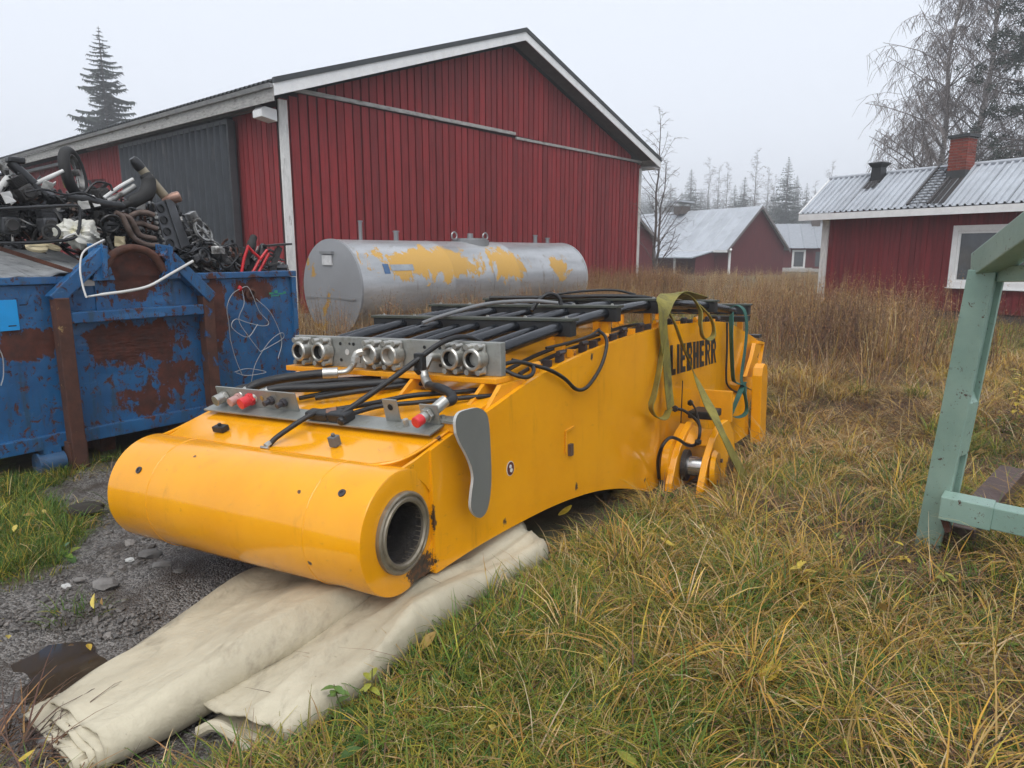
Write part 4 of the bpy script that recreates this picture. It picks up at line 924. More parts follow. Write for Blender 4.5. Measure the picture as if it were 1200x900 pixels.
# left thick hoses from behind the upright to the manifold elbows
e1 = BP(1.02,.77,.60)
h1 = hose([BQ(1.34,.07,.07), BQ(1.31,.13,.10), BP(1.26,.52,.515), BP(1.15,.60,.53), BP(1.07,.68,.535)], .026)
m = MB(); m.cyl(BP(1.09,.665,.535), BP(1.03,.715,.535), .031, 14); m.build('hose_ferrule', FIT, h1, smooth=True)
m = MB(); m.tube(smooth_path([BP(1.03,.715,.535), BP(.995,.745,.54), BP(.97,.765,.57), BP(.96,.78,.60)], 5), .017, 10); m.build('elbow', FIT, h1, smooth=True)
m = MB(); m.tube(smooth_path([BP(.962,.778,.595), BP(.955,.79,.635), BP(.93,.82,.645), BP(.925,.866,.645)], 5), .025, 8); m.cyl(BP(.96,.782,.588), BP(.957,.785,.622), .030, 6); m.build('elbow', FIT, h1, smooth=True)
m = MB(); m.cyl(BQ(1.345,.055,.068), BQ(1.325,.11,.085), .031, 12); m.build('hose_ferrule', FIT, h1, smooth=True)
h2 = hose([BQ(1.24,.06,.065), BQ(1.17,.13,.085), BP(1.02,.56,.475), BP(.9,.65,.48), BP(.7,.78,.49), BP(.6,.95,.49)], .024)
m = MB(); m.cyl(BQ(1.245,.055,.065), BQ(1.19,.11,.08), .029, 12); m.build('hose_ferrule', FIT, h2, smooth=True)
hose([BQ(1.45,.06,.06), BQ(1.42,.14,.07), BP(1.35,.55,.46), BP(1.2,.7,.47), BP(.9,.9,.48)], .022)
hose([BP(1.0,.52,.425), BP(.85,.60,.45), BP(.7,.72,.47), BP(.55,.9,.48)], .014)
hose([BP(1.1,.50,.42), BP(.95,.62,.45), BP(.78,.76,.475), BP(.66,.92,.48)], .012)
# cable from the cover up over the clip and back under the shelf
cb_ = [bpx(315,526,c=.30)]
hose([BP(.815,.05,.285), BP(.80,.10,.325), BQ(.745,-.07,.05), BQ(.72,0,.05), BQ(.64,.05,.05), BP(.55,.46,.44), BP(.40,.58,.47), BP(.25,.75,.47), BP(.18,.9,.47)], .013)
m = MB(); m.cyl(BP(.818,.035,.285), BP(.815,.06,.295), .016, 8); m.cyl(BP(.843,.03,.28), BP(.793,.03,.28), .007, 6); m.build('cable_end', FIT, boom, smooth=True)
hose([BQ(.56,.02,.04), BP(.50,.45,.43), BP(.36,.56,.44), BP(.15,.72,.455), BP(.05,.85,.45)], .012)
# straight hose from the clip up to the manifold top
hose([BQ(.585,.0,.05), BP(.50,.48,.53), BP(.41,.62,.64), BP(.36,.74,.715), BP(.33,.84,.742), BP(.31,.93,.735), BP(.30,1.02,.70)], .0145)
m = MB(); m.cbox(BP(.405,.65,.635), .05,.04,.09,(bu,bv,bw)); m.cyl(BP(.42,.63,.60), BP(.42,.66,.57), .014, 8); m.build('hose_clip', CLAMPK, boom, bevel=.008)
# right elbow and looping hose with red cap
m = MB(); m.tube(smooth_path([BP(.46,.866,.63), BP(.47,.80,.635), BP(.48,.77,.60), BP(.475,.76,.56), BP(.45,.74,.525)], 5), .024, 10); m.cyl(BP(.475,.80,.64), BP(.48,.765,.59), .031, 6); m.build('elbow', FIT, boom, smooth=True)
m = MB(); m.tube([BP(.45,.74,.525), BP(.39,.69,.505)], .026, 12); m.build('hose_ferrule', FIT, boom, smooth=True)
h5 = hose([BP(.39,.69,.505), BP(.32,.64,.51), BP(.24,.58,.52), BP(.14,.53,.51), BP(.09,.49,.485), BQ(.10,.15,.075)], .023)
m = MB(); m.cyl(BQ(.095,.165,.085), BQ(.113,.085,.064), .028, 14); m.build('hose_ferrule', FIT, h5, smooth=True)
# loose cables on the right side
def side_cable(pp, r=.011, nm='cable'):
    return hose([bpx(x, y, a=a) for x, y, a in pp], r, nm)
side_cable([(585,428,.10),(605,424,.06),(625,428,.02),(645,434,-.03),(662,444,-.03),(675,456,-.03),(686,455,-.03),(697,442,-.03),(706,425,-.03),(711,405,-.02),(709,394,.02),(702,388,.08)])
side_cable([(588,432,.10),(605,440,.03),(618,442,-.01),(625,436,-.01),(622,428,.03),(600,422,.08)])
side_cable([(640,408,.12),(665,402,.08),(690,394,.06),(702,386,.10)], .009)
# low loop of cable standing above the clamps
hose([BP(.62,2.05,.80), BP(.60,2.1,.86), BP(.55,2.15,.91), BP(.50,2.2,.88), BP(.48,2.2,.80)], .014)
hose([BP(1.0,1.4,.76), BP(.95,1.55,.80), BP(.8,1.8,.86), BP(.6,2.0,.87), BP(.45,2.1,.85)], .013, 'cable', pm('grey_cable',(.16,.165,.17),.5))
hose([BP(1.3,2.55,.86), BP(.9,2.75,.855), BP(.5,2.85,.86), BP(.25,2.95,.85), BP(.15,3.05,.82)], .016, 'cable')
hose([BP(.9,2.6,.85), BP(.75,2.8,.89), BP(.5,3.0,.90), BP(.35,3.1,.86)], .010, 'cable')
# --- pin lug on the side, with pin, bosses and cables
def lug_poly(pl, a0, th, nm, mt, par): m = MB(); m.prism([BP(a0,b,c) for b, c in pl], -bu*th); return m.build(nm, mt, par, bevel=.006)
arc = [(2.66,-.72),(2.70,-.52),(2.80,-.34),(2.94,-.20),(3.10,-.12),(3.24,-.12),(3.36,-.22),(3.44,-.42),(3.50,-.74)]
lg = lug_poly(arc, -.30, .05, 'pin_lug', YEL, boom)
lug_poly([(b-.02,c*.98-.01) for b, c in arc], -.075, .05, 'pin_lug', YEL, boom)
pc = (2.92,-.43)
m = MB(); m.lathe(BP(0,*pc), -bu, [(0,.0),(.20,.0),(.20,.05),(.17,.06),(.14,.075),(0,.075)], 32); m.build('boss', YEL, boom, smooth=True)
m = MB(); m.cyl(BP(-.05,*pc), BP(-.33,*pc), .075, 24); m.build('pin', CHROME, boom, smooth=True)
m = MB(); m.cyl(BP(-.125,*pc), BP(-.16,*pc), .12, 24); m.build('pin_collar', BORE, boom, smooth=True)
m = MB(); m.lathe(BP(-.35,*pc), -bu, [(0,.03),(.12,.03),(.14,.0),(.16,0)], 28); m.build('pin_cover', YEL, boom, smooth=True)
for q in range(3):
    t = 2.1*q + .4; m = MB(); m.cyl(BP(-.35,pc[0]+.10*math.cos(t),pc[1]+.10*math.sin(t)), BP(-.385,pc[0]+.10*math.cos(t),pc[1]+.10*math.sin(t)), .016, 6); m.build('bolt', pm('rusty_bolt',(.10,.06,.04),.7), boom)
m = MB(); m.loft([[BP(a,b,c) for b, c in ((2.95,-.26),(3.02,-.21),(3.12,-.17))] for a in (-.02,-.10)] + [[BP(-.2,b,c-.03) for b, c in ((2.95,-.26),(3.02,-.21),(3.12,-.17))], [BP(-.30,b,c-.02) for b, c in ((2.95,-.26),(3.02,-.21),(3.12,-.17))]]); o = m.build('lug_web', YEL2, boom); md = o.modifiers.new('t','SOLIDIFY'); md.thickness = .02
# box with an open top between lug and boom side
m = MB(); m.box(BP(-.002,3.60,-.22), -bu*.26, bv*.03, bw*.26); m.build('lug_back_plate', YEL2, boom, bevel=.004)
m = MB(); m.box(BP(-.02,3.26,-.14), -bu*.2, bv*.22, bw*.06); m.build('valve', CLAMPK, boom, bevel=.01)
side_cable([(772,560,-.02),(771,540,-.06),(776,523,-.12),(785,513,-.14),(795,515,-.16),(806,522,-.18),(816,520,-.22),(820,508,-.24),(818,495,-.2),(803,482,-.06),(793,479,-.02)], .012)
side_cable([(818,520,-.25),(820,500,-.2),(815,480,-.1),(809,470,-.02)], .008)
for (x, y, a) in ((791,479,-.02),(809,472,-.02),(818,518,-.24),(776,566,-.03)):
    m = MB(); m.ico(bpx(x,y,a=a), .028, (1,1,1), .1); m.build('plug', CLAMPK, boom, smooth=True)
# second lug near the far end
arc2 = [(4.25,-.55),(4.25,-.12),(4.36,-.05),(4.72,-.02),(4.80,.05),(4.86,.09),(4.93,.05),(4.97,-.05),(4.99,-.60)]
lug_poly([(4.18,-.6),(4.22,-.24),(4.34,-.15),(4.70,-.13),(4.80,-.6)], -.002, .07, 'boss_block', YEL, boom)
lug_poly([(4.74,-.7),(4.73,0),(4.76,.08),(4.83,.11),(4.90,.09),(4.94,0),(4.95,-.7)], -.10, .09, 'pin_lug', YEL, boom)
lug_poly([(4.98,-.7),(4.98,-.16),(5.02,-.12),(5.14,-.16),(5.17,-.6)], -.03, .10, 'pin_lug', YEL, boom)
# thin tube line down the side by the lettering
side_cable([(852,378,-.02),(852,410,-.02),(851,440,-.02),(853,452,-.02),(862,459,-.02),(872,460,-.02)], .009, 'grease_line')
side_cable([(800,446,-.01),(799,470,-.01),(797,520,-.02)], .004, 'grease_line')
# ================================================================== SLINGS lying over the boom
YSL = pm('yellow_green_webbing', (.24,.205,.035), .8, var=.35, scale=8, dirt=(.075,.065,.025), dscale=6, dth=(.5,.75), bump=.5, bscale=120)
GSL = pm('teal_webbing', (.022,.115,.090), .8, var=.35, scale=6, bump=.5, bscale=120)
def webbing(parts, label, name, mat, cat='lifting strap'):
    t = thing(name, label, cat, parts[0][0][0])
    for pts, side, w_ in parts:
        m = MB(); m.ribbon(smooth_path(pts, 6), [unit(s) for s in smooth_path(side, 6)] if hasattr(side[0], '__len__') else side, w_, .006); m.build('webbing', mat, t, smooth=True, sharp=50)
    return t
bp = lambda x, y, a: bpx(x, y, a=a)
sv = bv
webbing([
  ([bp(823,352,.45), bp(806,347,.30), bp(791,344,.16), bp(781,350,.05), bp(777,364,-.04), bp(778,392,-.05), bp(781,420,-.05), bp(783,450,-.05), bp(786,478,-.06)], [sv*1.0]*9, .13),
  ([bp(784,350,.10), bp(798,343,.10), bp(812,350,.06), bp(820,364,.0), bp(821,380,-.05), bp(823,393,-.06), bp(829,398,-.07), bp(835,393,-.06), bp(836,382,-.05), bp(831,370,-.02), bp(820,358,.06)], [sv*.7 + bu*.5]*11, .075),
  ([bp(778,395,-.03), bp(773,430,-.04), bp(767,460,-.05), bp(763,475,-.06), bp(765,484,-.06), bp(772,490,-.07), bp(779,489,-.07), bp(784,480,-.07)], [sv*.6 + bu*.6]*8, .07),
  ([bp(784,366,.0), bp(791,380,-.05), bp(800,405,-.06), bp(812,435,-.07), bp(826,465,-.20), bp(838,490,-.36), bp(850,515,-.46), bp(862,540,-.50), bp(874,563,-.52)], [sv*.5+bu*.3, sv*.5+bu*.3, sv*.5+bu*.3, sv*.5+bu*.2, sv, sv, sv, sv, sv], .10)],
  'yellow green lifting strap draped over the pipes beside the black lettering', 'lifting_strap', YSL)
webbing([
  ([bp(855,361,.12), bp(865,358,.05), bp(873,366,-.03), bp(875,385,-.04), bp(873,410,-.04), bp(869,440,-.05), bp(870,452,-.06)], [sv]*7, .075),
  ([bp(857,368,.02), bp(857,395,-.02), bp(858,425,-.02), bp(860,446,-.03), bp(868,450,-.06), bp(878,456,-.05)], [sv*.7+bu*.5]*6, .09),
  ([bp(872,448,-.05), bp(865,465,-.12), bp(858,482,-.13), bp(857,487,-.13), bp(864,489,-.13), bp(872,486,-.13), bp(875,478,-.13), bp(873,462,-.12), bp(871,450,-.06)], [sv*.6+bu*.6]*9, .05)],
  'teal green lifting strap hanging with a knotted loop at the far end of the boom', 'lifting_strap', GSL)
# ================================================================== TARPAULIN folded under the foot
CAN = N('cream_canvas')
c = CAN.mix(CAN.ramp(CAN.noise(2.5, 6, .65), .3, .72), (.53,.48,.355), (.385,.34,.245))
c = CAN.mix(CAN.math('MULTIPLY', CAN.ramp(CAN.noise(4, 9, .72, stretch=(1.6,.7,1)), .52, .74), .75), c, (.20,.17,.12))
c = CAN.mix(CAN.ramp(CAN.noise(45, 6, .8), .66, .70), c, (.13,.11,.08))
CANM = CAN.out(c, .62, 0, CAN.math('ADD', CAN.math('MULTIPLY', CAN.noise(2.2, 5, .6, dist=.6), 1.0), CAN.math('MULTIPLY', CAN.noise(180, 2), .03)), .05, .6)
tarp = thing('tarpaulin', 'cream canvas tarpaulin folded in thick layers under the foot of the boom', 'tarpaulin', at(300, 740, z=0))
def gz(p, up): return V(p[0], p[1], float(ground_z(p[0], p[1])) + up)
def sheet_loft(L, Rr, hts, roll, under, nst=26, ncr=14, seed=0, name='fold', lift=0., cut=0.):
    """flat folded cloth: L and Rr are its two long edges (ground points), hts its thickness, roll the size of the rounded right edge"""
    rd = random.Random(seed); L = smooth_path(L, 8); Rr = smooth_path(Rr, 8); rows = []; n = len(L)
    ph = [rd.uniform(0,6) for _ in range(4)]
    for i in range(n):
        t = i/(n-1); a, b = L[i], Rr[i]; e = b-a; w_ = np.linalg.norm(e[:2]); d = e/w_
        hL = float(np.interp(t, np.linspace(0,1,len(hts)), [h[0] for h in hts])) + lift; hR = float(np.interp(t, np.linspace(0,1,len(hts)), [h[1] for h in hts])) + lift
        row = []
        for k in range(ncr+1):
            u = k/ncr; p = a + d*w_*u*(1 - .0)
            z = hL + (hR-hL)*u**1.3 + .010*math.sin(7*u+ph[0]+5*t) + .009*math.sin(13*t+ph[1]+3*u) + .014*u*math.sin(5*t+ph[2]) + .011*abs(math.sin(9*u+2.5*t+ph[3]))**8 + .008*abs(math.sin(4*u-9*t+ph[0]))**10 - .010*abs(math.sin(3.2*u-4*t+ph[1]))**10
            row.append(gz(p, z))
        # rounded right edge down to the ground
        for k in range(1, 8):
            th = math.pi*k/7; rr = hR/2
            row.append(gz(b + d*rr*math.sin(th)*roll, rr + rr*math.cos(th) + lift*.0))
        # back under to the left
        for k in range(1, 9):
            u = 1 - k/8*.96; row.append(gz(a + d*w_*u, under + .004*math.sin(9*u+6*t)))
        rows.append(row)
    m = MB(); m.loft(rows); o = m.build(name, CANM, tarp, smooth=True, sharp=75)
    md = o.modifiers.new('thick', 'SOLIDIFY'); md.thickness = .009; md.offset = -1
    return o
g0 = lambda x, y, z=.0: at(x, y, z=z)
Lm = [g0(54,811,.05), g0(135,762,.05), g0(215,713,.05), g0(303,667,.06), g0(400,650,.08), g0(500,625,.09), g0(560,600,.09)]
Rm = [g0(118,893,.02), g0(205,838,.05), g0(300,783,.06), g0(400,728,.07), g0(480,690,.06), g0(560,650,.06), g0(608,618,.08)]
HT = [(.040,.12),(.05,.165),(.06,.19),(.08,.195),(.10,.18),(.12,.15),(.14,.15)]
sheet_loft(Lm, Rm, HT, .9, .012, seed=2, name='top_fold')
# lower layers showing at the open end
for k in range(4):
    sh_ = (k+1)*.012
    L2 = [Lm[0] + V(-.010*(k+1), -.018*(k+1), 0), Lm[1] + V(-.004*k-.004, -.006, 0), Lm[2]]
    R2 = [Rm[0] + V(-.016*(k+1), -.010*(k+1), 0), Rm[1] - V(.014*(k+1),.0,0), Rm[2] - V(.014*(k+1),0,0)]
    sheet_loft(L2, R2, [(.030-.007*k,.098-.022*k),(.038-.008*k,.13-.026*k),(.045-.008*k,.15-.026*k)], .85, .012+.003*k, seed=5+k, name='layer')
# second, lower fold to the right
Ls = [g0(238,838,.04), g0(330,785,.05), g0(405,735,.06), g0(470,700,.06), g0(540,668,.06), g0(600,632,.08)]
Rs = [g0(318,884,.0), g0(352,872,.0), g0(428,820,.0), g0(486,768,.0), g0(575,700,.0), g0(632,660,.0)]
sheet_loft(Ls, Rs, [(.08,.09),(.11,.10),(.13,.15),(.16,.21),(.15,.15),(.22,.17)], .75, .006, seed=9, name='lower_fold')
m = MB(); m.tube(smooth_path([g0(232,858,.03), g0(252,850,.05), g0(275,862,.03), g0(292,880,.0)], 5), .02, 8); m.build('fold_edge', CANM, tarp, smooth=True)
# ================================================================== BLUE CONTAINER
def CA(s, d, z): return CO + cd*s - cn*d + V(0,0,z)
def cpx(px, py, d=0.): return on_plane(px, py, CO - cn*d, cn)
def cloc(px, py, d=0.): p = cpx(px, py, d); return np.dot(p-CO, cd), p[2]
cont = thing('waste_container', 'rusty blue hook lift container heaped with scrap metal', 'container', CO, M=frame_m(CO, cd, -cn, V(0,0,1)))
m = N('rusty_blue_paint')
blue = m.mix(m.ramp(m.noise(2.5, 6), .3, .7), (.016,.112,.275), (.012,.072,.185))
blue = m.mix(m.math('MULTIPLY', m.ramp(m.noise(4, 9, .75, stretch=(2.4,2.4,.3)), .50, .70), .75), blue, (.030,.050,.055))
blue = m.mix(m.math('MULTIPLY', m.ramp(m.noise(9, 9, .8, stretch=(1,1,2.2), dist=.8), .60, .66), .6), blue, (.10,.20,.32))
rustc = m.mix(m.ramp(m.noise(9, 6, .7), .3, .7), (.098,.026,.015), (.040,.014,.010))
e1_ = m.ell((.52,0,.93),(.52,.6,.26)); e2_ = m.ell((.57,0,1.5),(.33,.6,.30)); e3_ = m.ell((1.28,0,1.1),(.16,.5,.45))
e4_ = m.ell((-.22,0,.98),(.34,.5,.16)); e5_ = m.ell((.62,0,.42),(.30,.5,.2)); e6_ = m.ell((1.66,0,1.3),(.28,.5,.16)); e7_ = m.ell((.85,0,.6),(.3,.5,.3))
E_ = e1_
for x in (e2_, e3_, e4_, m.math('MULTIPLY', e5_, .6), m.math('MULTIPLY', e6_, .8), m.math('MULTIPLY', e7_, .5)): E_ = m.math('MAXIMUM', E_, x)
E_ = m.math('MAXIMUM', E_, -.35)
nz = m.noise(5.5, 10, .72, dist=.4); ns = m.noise(7, 8, .7, stretch=(1.6,1.6,.28))
k = m.ramp(m.math('ADD', m.math('MULTIPLY', E_, .34), m.math('ADD', m.math('MULTIPLY', nz, .7), m.math('MULTIPLY', ns, .45))), .645, .68)
k = m.math('MAXIMUM', k, m.ramp(m.noise(13, 10, .82, stretch=(1,1,.7), dist=.6), .55, .57))
k = m.math('MAXIMUM', k, m.math('MULTIPLY', m.ramp(m.noise(6, 10, .8, stretch=(2.6,2.6,.22), dist=.3), .60, .68), .85))
BLUER = m.out(m.mix(k, blue, rustc), m.math('ADD', .36, m.math('MULTIPLY', k, .45)), 0, m.math('ADD', m.math('MULTIPLY', k, -.35), m.math('ADD', m.math('MULTIPLY', m.noise(2.5, 3, dist=.4), 2.2), m.math('MULTIPLY', m.noise(6, 3, stretch=(.6,1,2)), m.math('MULTIPLY', m.math('MAXIMUM', e1_, 0.), 6.0)))), .02, .5)
RUST = pm('rust_brown', (.10,.036,.020), .85, var=.45, scale=12, dirt=(.05,.022,.015), dscale=8, dth=(.45,.65), bump=.5)
RUSTB = pm('rust_over_blue', (.085,.032,.020), .8, var=.4, scale=10, dirt=(.012,.07,.19), dscale=5, dth=(.62,.66), bump=.4)
RUSTY2 = pm('rust_with_yellow_flakes', (.085,.032,.020), .8, var=.4, scale=10, dirt=(.28,.19,.08), dscale=14, dth=(.63,.68), bump=.4)
S0, S1, CDp, ZT = -.98, 2.13, 5.6, 1.475
m = MB(); m.box(CA(S0,0,.22), cd*(S1-S0), -cn*.05, V(0,0,ZT-.28)); m.build('front_wall', BLUER, cont)
m = MB(); m.box(CA(S1-.05,.055,.22), cd*.05, -cn*CDp, V(0,0,ZT-.28)); m.build('side_wall', BLUER, cont)
m = MB(); m.box(CA(S0,.055,.22), cd*.05, -cn*CDp, V(0,0,ZT-.28)); m.build('side_wall', BLUER, cont)
m = MB(); m.box(CA(S0+.055,.055,.24), cd*(S1-S0-.11), -cn*CDp, V(0,0,.06)); m.build('floor', RUST, cont)
m = MB(); m.box(CA(S0+.055,CDp-.01,.32), cd*(S1-S0-.11), -cn*.05, V(0,0,1.1)); m.build('rear_wall', BLUER, cont)
m = MB(); m.box(CA(S0-.01,-.035,ZT-.055), cd*(S1-S0+.02), -cn*.10, V(0,0,.055)); m.build('top_rail', BLUER, cont, bevel=.006)
m = MB(); m.box(CA(S1-.06,.07,ZT-.06), cd*.075, -cn*CDp, V(0,0,.06)); m.build('top_rail', BLUER, cont)
m = MB(); m.box(CA(S1-.045,-.03,.20), cd*.05, -cn*.028, V(0,0,ZT-.26)); m.build('corner_post', BLUER, cont)
m = MB(); m.box(CA(S0-.005,-.045,.19), cd*(S1-S0+.01), -cn*.09, V(0,0,.105)); m.build('bottom_rail', BLUER, cont, bevel=.006)
m = MB(); m.box(CA(.28,.2,.02), cd*.12, -cn*5, V(0,0,.17)); m.box(CA(.85,.2,.02), cd*.12, -cn*5, V(0,0,.17)); m.build('skid', RUST, cont)
m = MB(); m.box(CA(-.06,-.15,.02), cd*.10, -cn*.10, V(0,0,1.30)); m.build('front_post', RUSTY2, cont, bevel=.006)
m = MB(); m.box(CA(-.075,-.13,-.01), cd*.13, -cn*.12, V(0,0,.24)); m.build('post_foot', RUST, cont, bevel=.006)
m = MB(); m.box(CA(1.10,-.12,.16), cd*.10, -cn*.10, V(0,0,1.13)); m.build('front_post', RUSTB, cont, bevel=.006)
for (a, b) in (((-.05,1.30),(.34,1.655)),((.81,1.655),(1.19,1.26))):
    m = MB(); pa, pb = CA(a[0],-.08,a[1]), CA(b[0],-.08,b[1]); m.bar(pa, pb, .10, .10, up=cn); m.build('sloped_beam', BLUER, cont, bevel=.006)
m = MB(); m.box(CA(.045,-.13,1.125), cd*1.05, -cn*.08, V(0,0,.085)); m.build('cross_rail', BLUER, cont, bevel=.008)
m = MB(); m.box(CA(.27,-.035,1.20), cd*.60, -cn*.03, V(0,0,.47)); m.build('centre_plate', BLUER, cont)
m = MB(); m.prism([CA(.04,-.02,1.2), CA(.27,-.02,1.2), CA(.27,-.02,1.56), CA(.04,-.02,1.36)], -cn*.018); m.build('web_plate', BLUER, cont); m = MB(); m.prism([CA(.87,-.02,1.2), CA(1.10,-.02,1.2), CA(1.10,-.02,1.32), CA(.87,-.02,1.56)], -cn*.018); m.build('web_plate', BLUER, cont)
for a in (.29,.82):
    m = MB(); m.prism([CA(a,-.16,1.46), CA(a+.02*(a<.5)-.0,-.16,1.70), CA(a,.06,1.72), CA(a,.06,1.46)], cd*.03); m.build('hook_cheek', BLUER, cont)
    m = MB(); m.prism([CA(a-.06,-.12,1.44), CA(a+.10,-.12,1.44), CA(a+.03,-.12,1.72)], -cn*.018); m.build('gusset', BLUER, cont)
m = MB(); m.tube(smooth_path([CA(.32,-.09,1.50), CA(.38,-.10,1.61), CA(.48,-.10,1.675), CA(.60,-.10,1.68), CA(.71,-.10,1.63), CA(.80,-.09,1.50)], 6), .032, 12); m.build('hook_bar', RUST, cont, smooth=True)
m = MB(); m.box(CA(.16,-.09,1.40), cd*.09, -cn*.06, V(0,0,.045)); m.cyl(CA(.2,-.06,1.44), CA(.2,-.06,1.47), .03, 12); m.build('bolt_plate', pm('bare_steel_bits',(.3,.3,.3),.4,.6), cont)
m = MB(); m.cyl(CA(-.26,-.03,.085), CA(-.085,-.03,.085), .075, 20); m.cyl(CA(-.27,-.03,.085), CA(-.255,-.03,.085), .088, 20); m.build('roller', pm('blue_roller',(.03,.09,.19),.5,var=.4,dirt=(.06,.03,.02),dscale=8), cont, smooth=True)
m = MB(); m.box(CA(-.22,-.05,.155), cd*.12, -cn*.1, V(0,0,.10)); m.build('roller_bracket', BLUER, cont)
# lifting lug of the right panel (rusty hole with red rag) and paint mark
m = MB(); m.lathe(CA(1.63,-.005,1.27), cn, [(.05,0),(.055,.03),(.035,.035),(.03,.0)], 16); m.build('ring_lug', RUST, cont, smooth=True)
GRN = pm('green_spray_mark', (.03,.26,.15), .6)
for (s_, z_, w_, h_) in ((1.84,1.255,.05,.018),(1.90,1.262,.035,.03),(1.945,1.25,.05,.014),(1.86,1.235,.09,.010),(2.0,1.255,.03,.02)):
    m = MB(); m.box(CA(s_,-.002,z_), cd*w_, cn*.001, V(0,0,h_)); m.build('paint_mark', GRN, cont)
# notice sheet
nb_ = MB(); a0, z0 = cloc(-6,389,-.01); a1, z1 = cloc(19,351,-.01)
nb_.box(CA(a0,-.012,z0), cd*(a1-a0), -cn*.006, V(0,0,z1-z0)); o = nb_.build('notice_sheet', pm('bright_blue_sheet',(.005,.29,.68),.4,var=.1), None, bevel=.002)
tag(o, 'bright blue plastic sheet fixed to the left of the container front', 'notice')
m = MB(); m.box(CA(a0+.17,-.0135,z1-.045), cd*.045, -cn*.001, V(0,0,.008)); m.box(CA(a1-.07,-.0135,z0+.03), cd*.05, -cn*.001, V(0,0,.008)); x_ = m.build('slot', HOLE, o)
# ================================================================== SCRAP on the container
def one(mb, name, mat, label, cat, smooth=True, group=None, **k):
    o = mb.build(name, mat, None, smooth=smooth, **k); return tag(o, label, cat, group)
BLKP = pm('black_plastic', (.016,.017,.019), .38, var=.4, scale=10); BLKR = pm('dull_black_rubber', (.020,.020,.020), .75, var=.4)
ALU = pm('dirty_aluminium', (.30,.30,.29), .42, .55, var=.45, scale=14, dirt=(.06,.055,.05), dscale=10, dth=(.45,.65))
CAST = pm('oily_cast_iron', (.045,.043,.042), .45, .3, var=.5, scale=16, dirt=(.13,.08,.05), dscale=10, dth=(.6,.75))
EXH = pm('heat_stained_pipe', (.16,.115,.095), .55, .45, var=.45, scale=9, dirt=(.06,.04,.03), dscale=7, dth=(.5,.7))
TAN = pm('tan_silencer', (.36,.31,.22), .5, .2, var=.3, dirt=(.15,.06,.03), dscale=7, dth=(.6,.72))
GREYM = pm('dark_grey_casting', (.075,.078,.085), .42, .3, var=.3, scale=8)
WHT = pm('white_plastic', (.60,.60,.58), .45, var=.2, dirt=(.35,.33,.3), dscale=4, dth=(.55,.8))
REDT = pm('red_tube_paint', (.50,.008,.014), .3, var=.2)
CRM = pm('cream_plastic', (.52,.44,.27), .5, var=.2)
# the nameless tangle filling the heap
HEAP = [(-60,214),(-10,204),(22,214),(60,230),(100,226),(150,240),(205,246),(228,272),(262,292),(325,298),(336,325),(100,325),(-60,318)]
def rnd_dir(): d = rng.normal(size=3); return unit(d)
hm = MB(); hmats = [BLKP, CAST, ALU, RUST, GREYM, BLKR, pm('pale_scrap',(.42,.41,.38),.5,.2), EXH]
wts = [.38,.24,.06,.07,.13,.08,.01,.03]
xs_ = np.array([p[0] for p in HEAP]); ys_ = np.array([p[1] for p in HEAP])
cnt = 0
while cnt < 1500:
    x, y = rng.uniform(-60,336), rng.uniform(195,322)
    if not in_poly(np.array([x]), np.array([y]), HEAP)[0]: continue
    d = rng.uniform(.55, 1.7) if y < 285 else rng.uniform(.45,1.2)
    if x < 98: d = max(d, .7)
    if x > 226: d = rng.uniform(.30,.85)
    p = cpx(x, y, d)
    if p[2] < 1.30 or (x < 98 and y > 283) : continue
    cnt += 1; mi = int(rng.choice(8, p=wts)); kk = int(rng.choice(6, p=[.27,.12,.17,.29,.09,.06])); L = rng.uniform(.04,.20)
    if kk == 0: a = rnd_dir(); hm.tube([p - a*L/2, p + rnd_dir()*.02, p + a*L/2], rng.uniform(.006,.022), 6, mi=mi)
    elif kk == 1: f_ = frame_of(rnd_dir()); hm.cbox(p, L*.6, L*.4, L*rng.uniform(.1,.5), f_, mi=mi)
    elif kk == 2: hm.ring(p, rnd_dir(), L*.35, rng.uniform(.006,.02), 14, 5, mi=mi)
    elif kk == 3: a = rnd_dir(); b = rnd_dir(); hm.tube(smooth_path([p - a*L, p + b*L*.6, p + a*L*.6, p + a*L + b*L*.4], 4), rng.uniform(.005,.016), 6, mi=mi)
    elif kk == 4: a = rnd_dir(); r = rng.uniform(.02,.055); hm.lathe(p, a, [(0,0),(r,0),(r,L*.25),(r*.7,L*.28),(r*.7,L*.5),(0,L*.5)], 10, mi=mi)
    else: hm.ico(p, L*.3, (1,rng.uniform(.5,1),rng.uniform(.4,1)), .25, 1, mi=mi)
rows = []   # dark bulk under it
for s_ in np.linspace(S0+.06, S1-.06, 26):
    r_ = []
    for d in np.linspace(.07, 5.2, 18):
        xx = (s_-S0)/(S1-S0); hz = 1.22 + (.62*(1-xx)**.8 + .10)*min(1,max(0,d-.35)/1.2)*(1 if xx < .86 else .4)*min(1, max(0,(5.4-d))/1.0)
        r_.append(CA(s_, d, hz + rng.uniform(-.05,.05)))
    rows.append(r_)
hm.loft(rows, mi=1)
o = hm.build('scrap_tangle', hmats, None, fix=False); tag(o, 'dark tangle of small engine scrap heaped in the container', 'scrap', kind='stuff')
sp = cpx
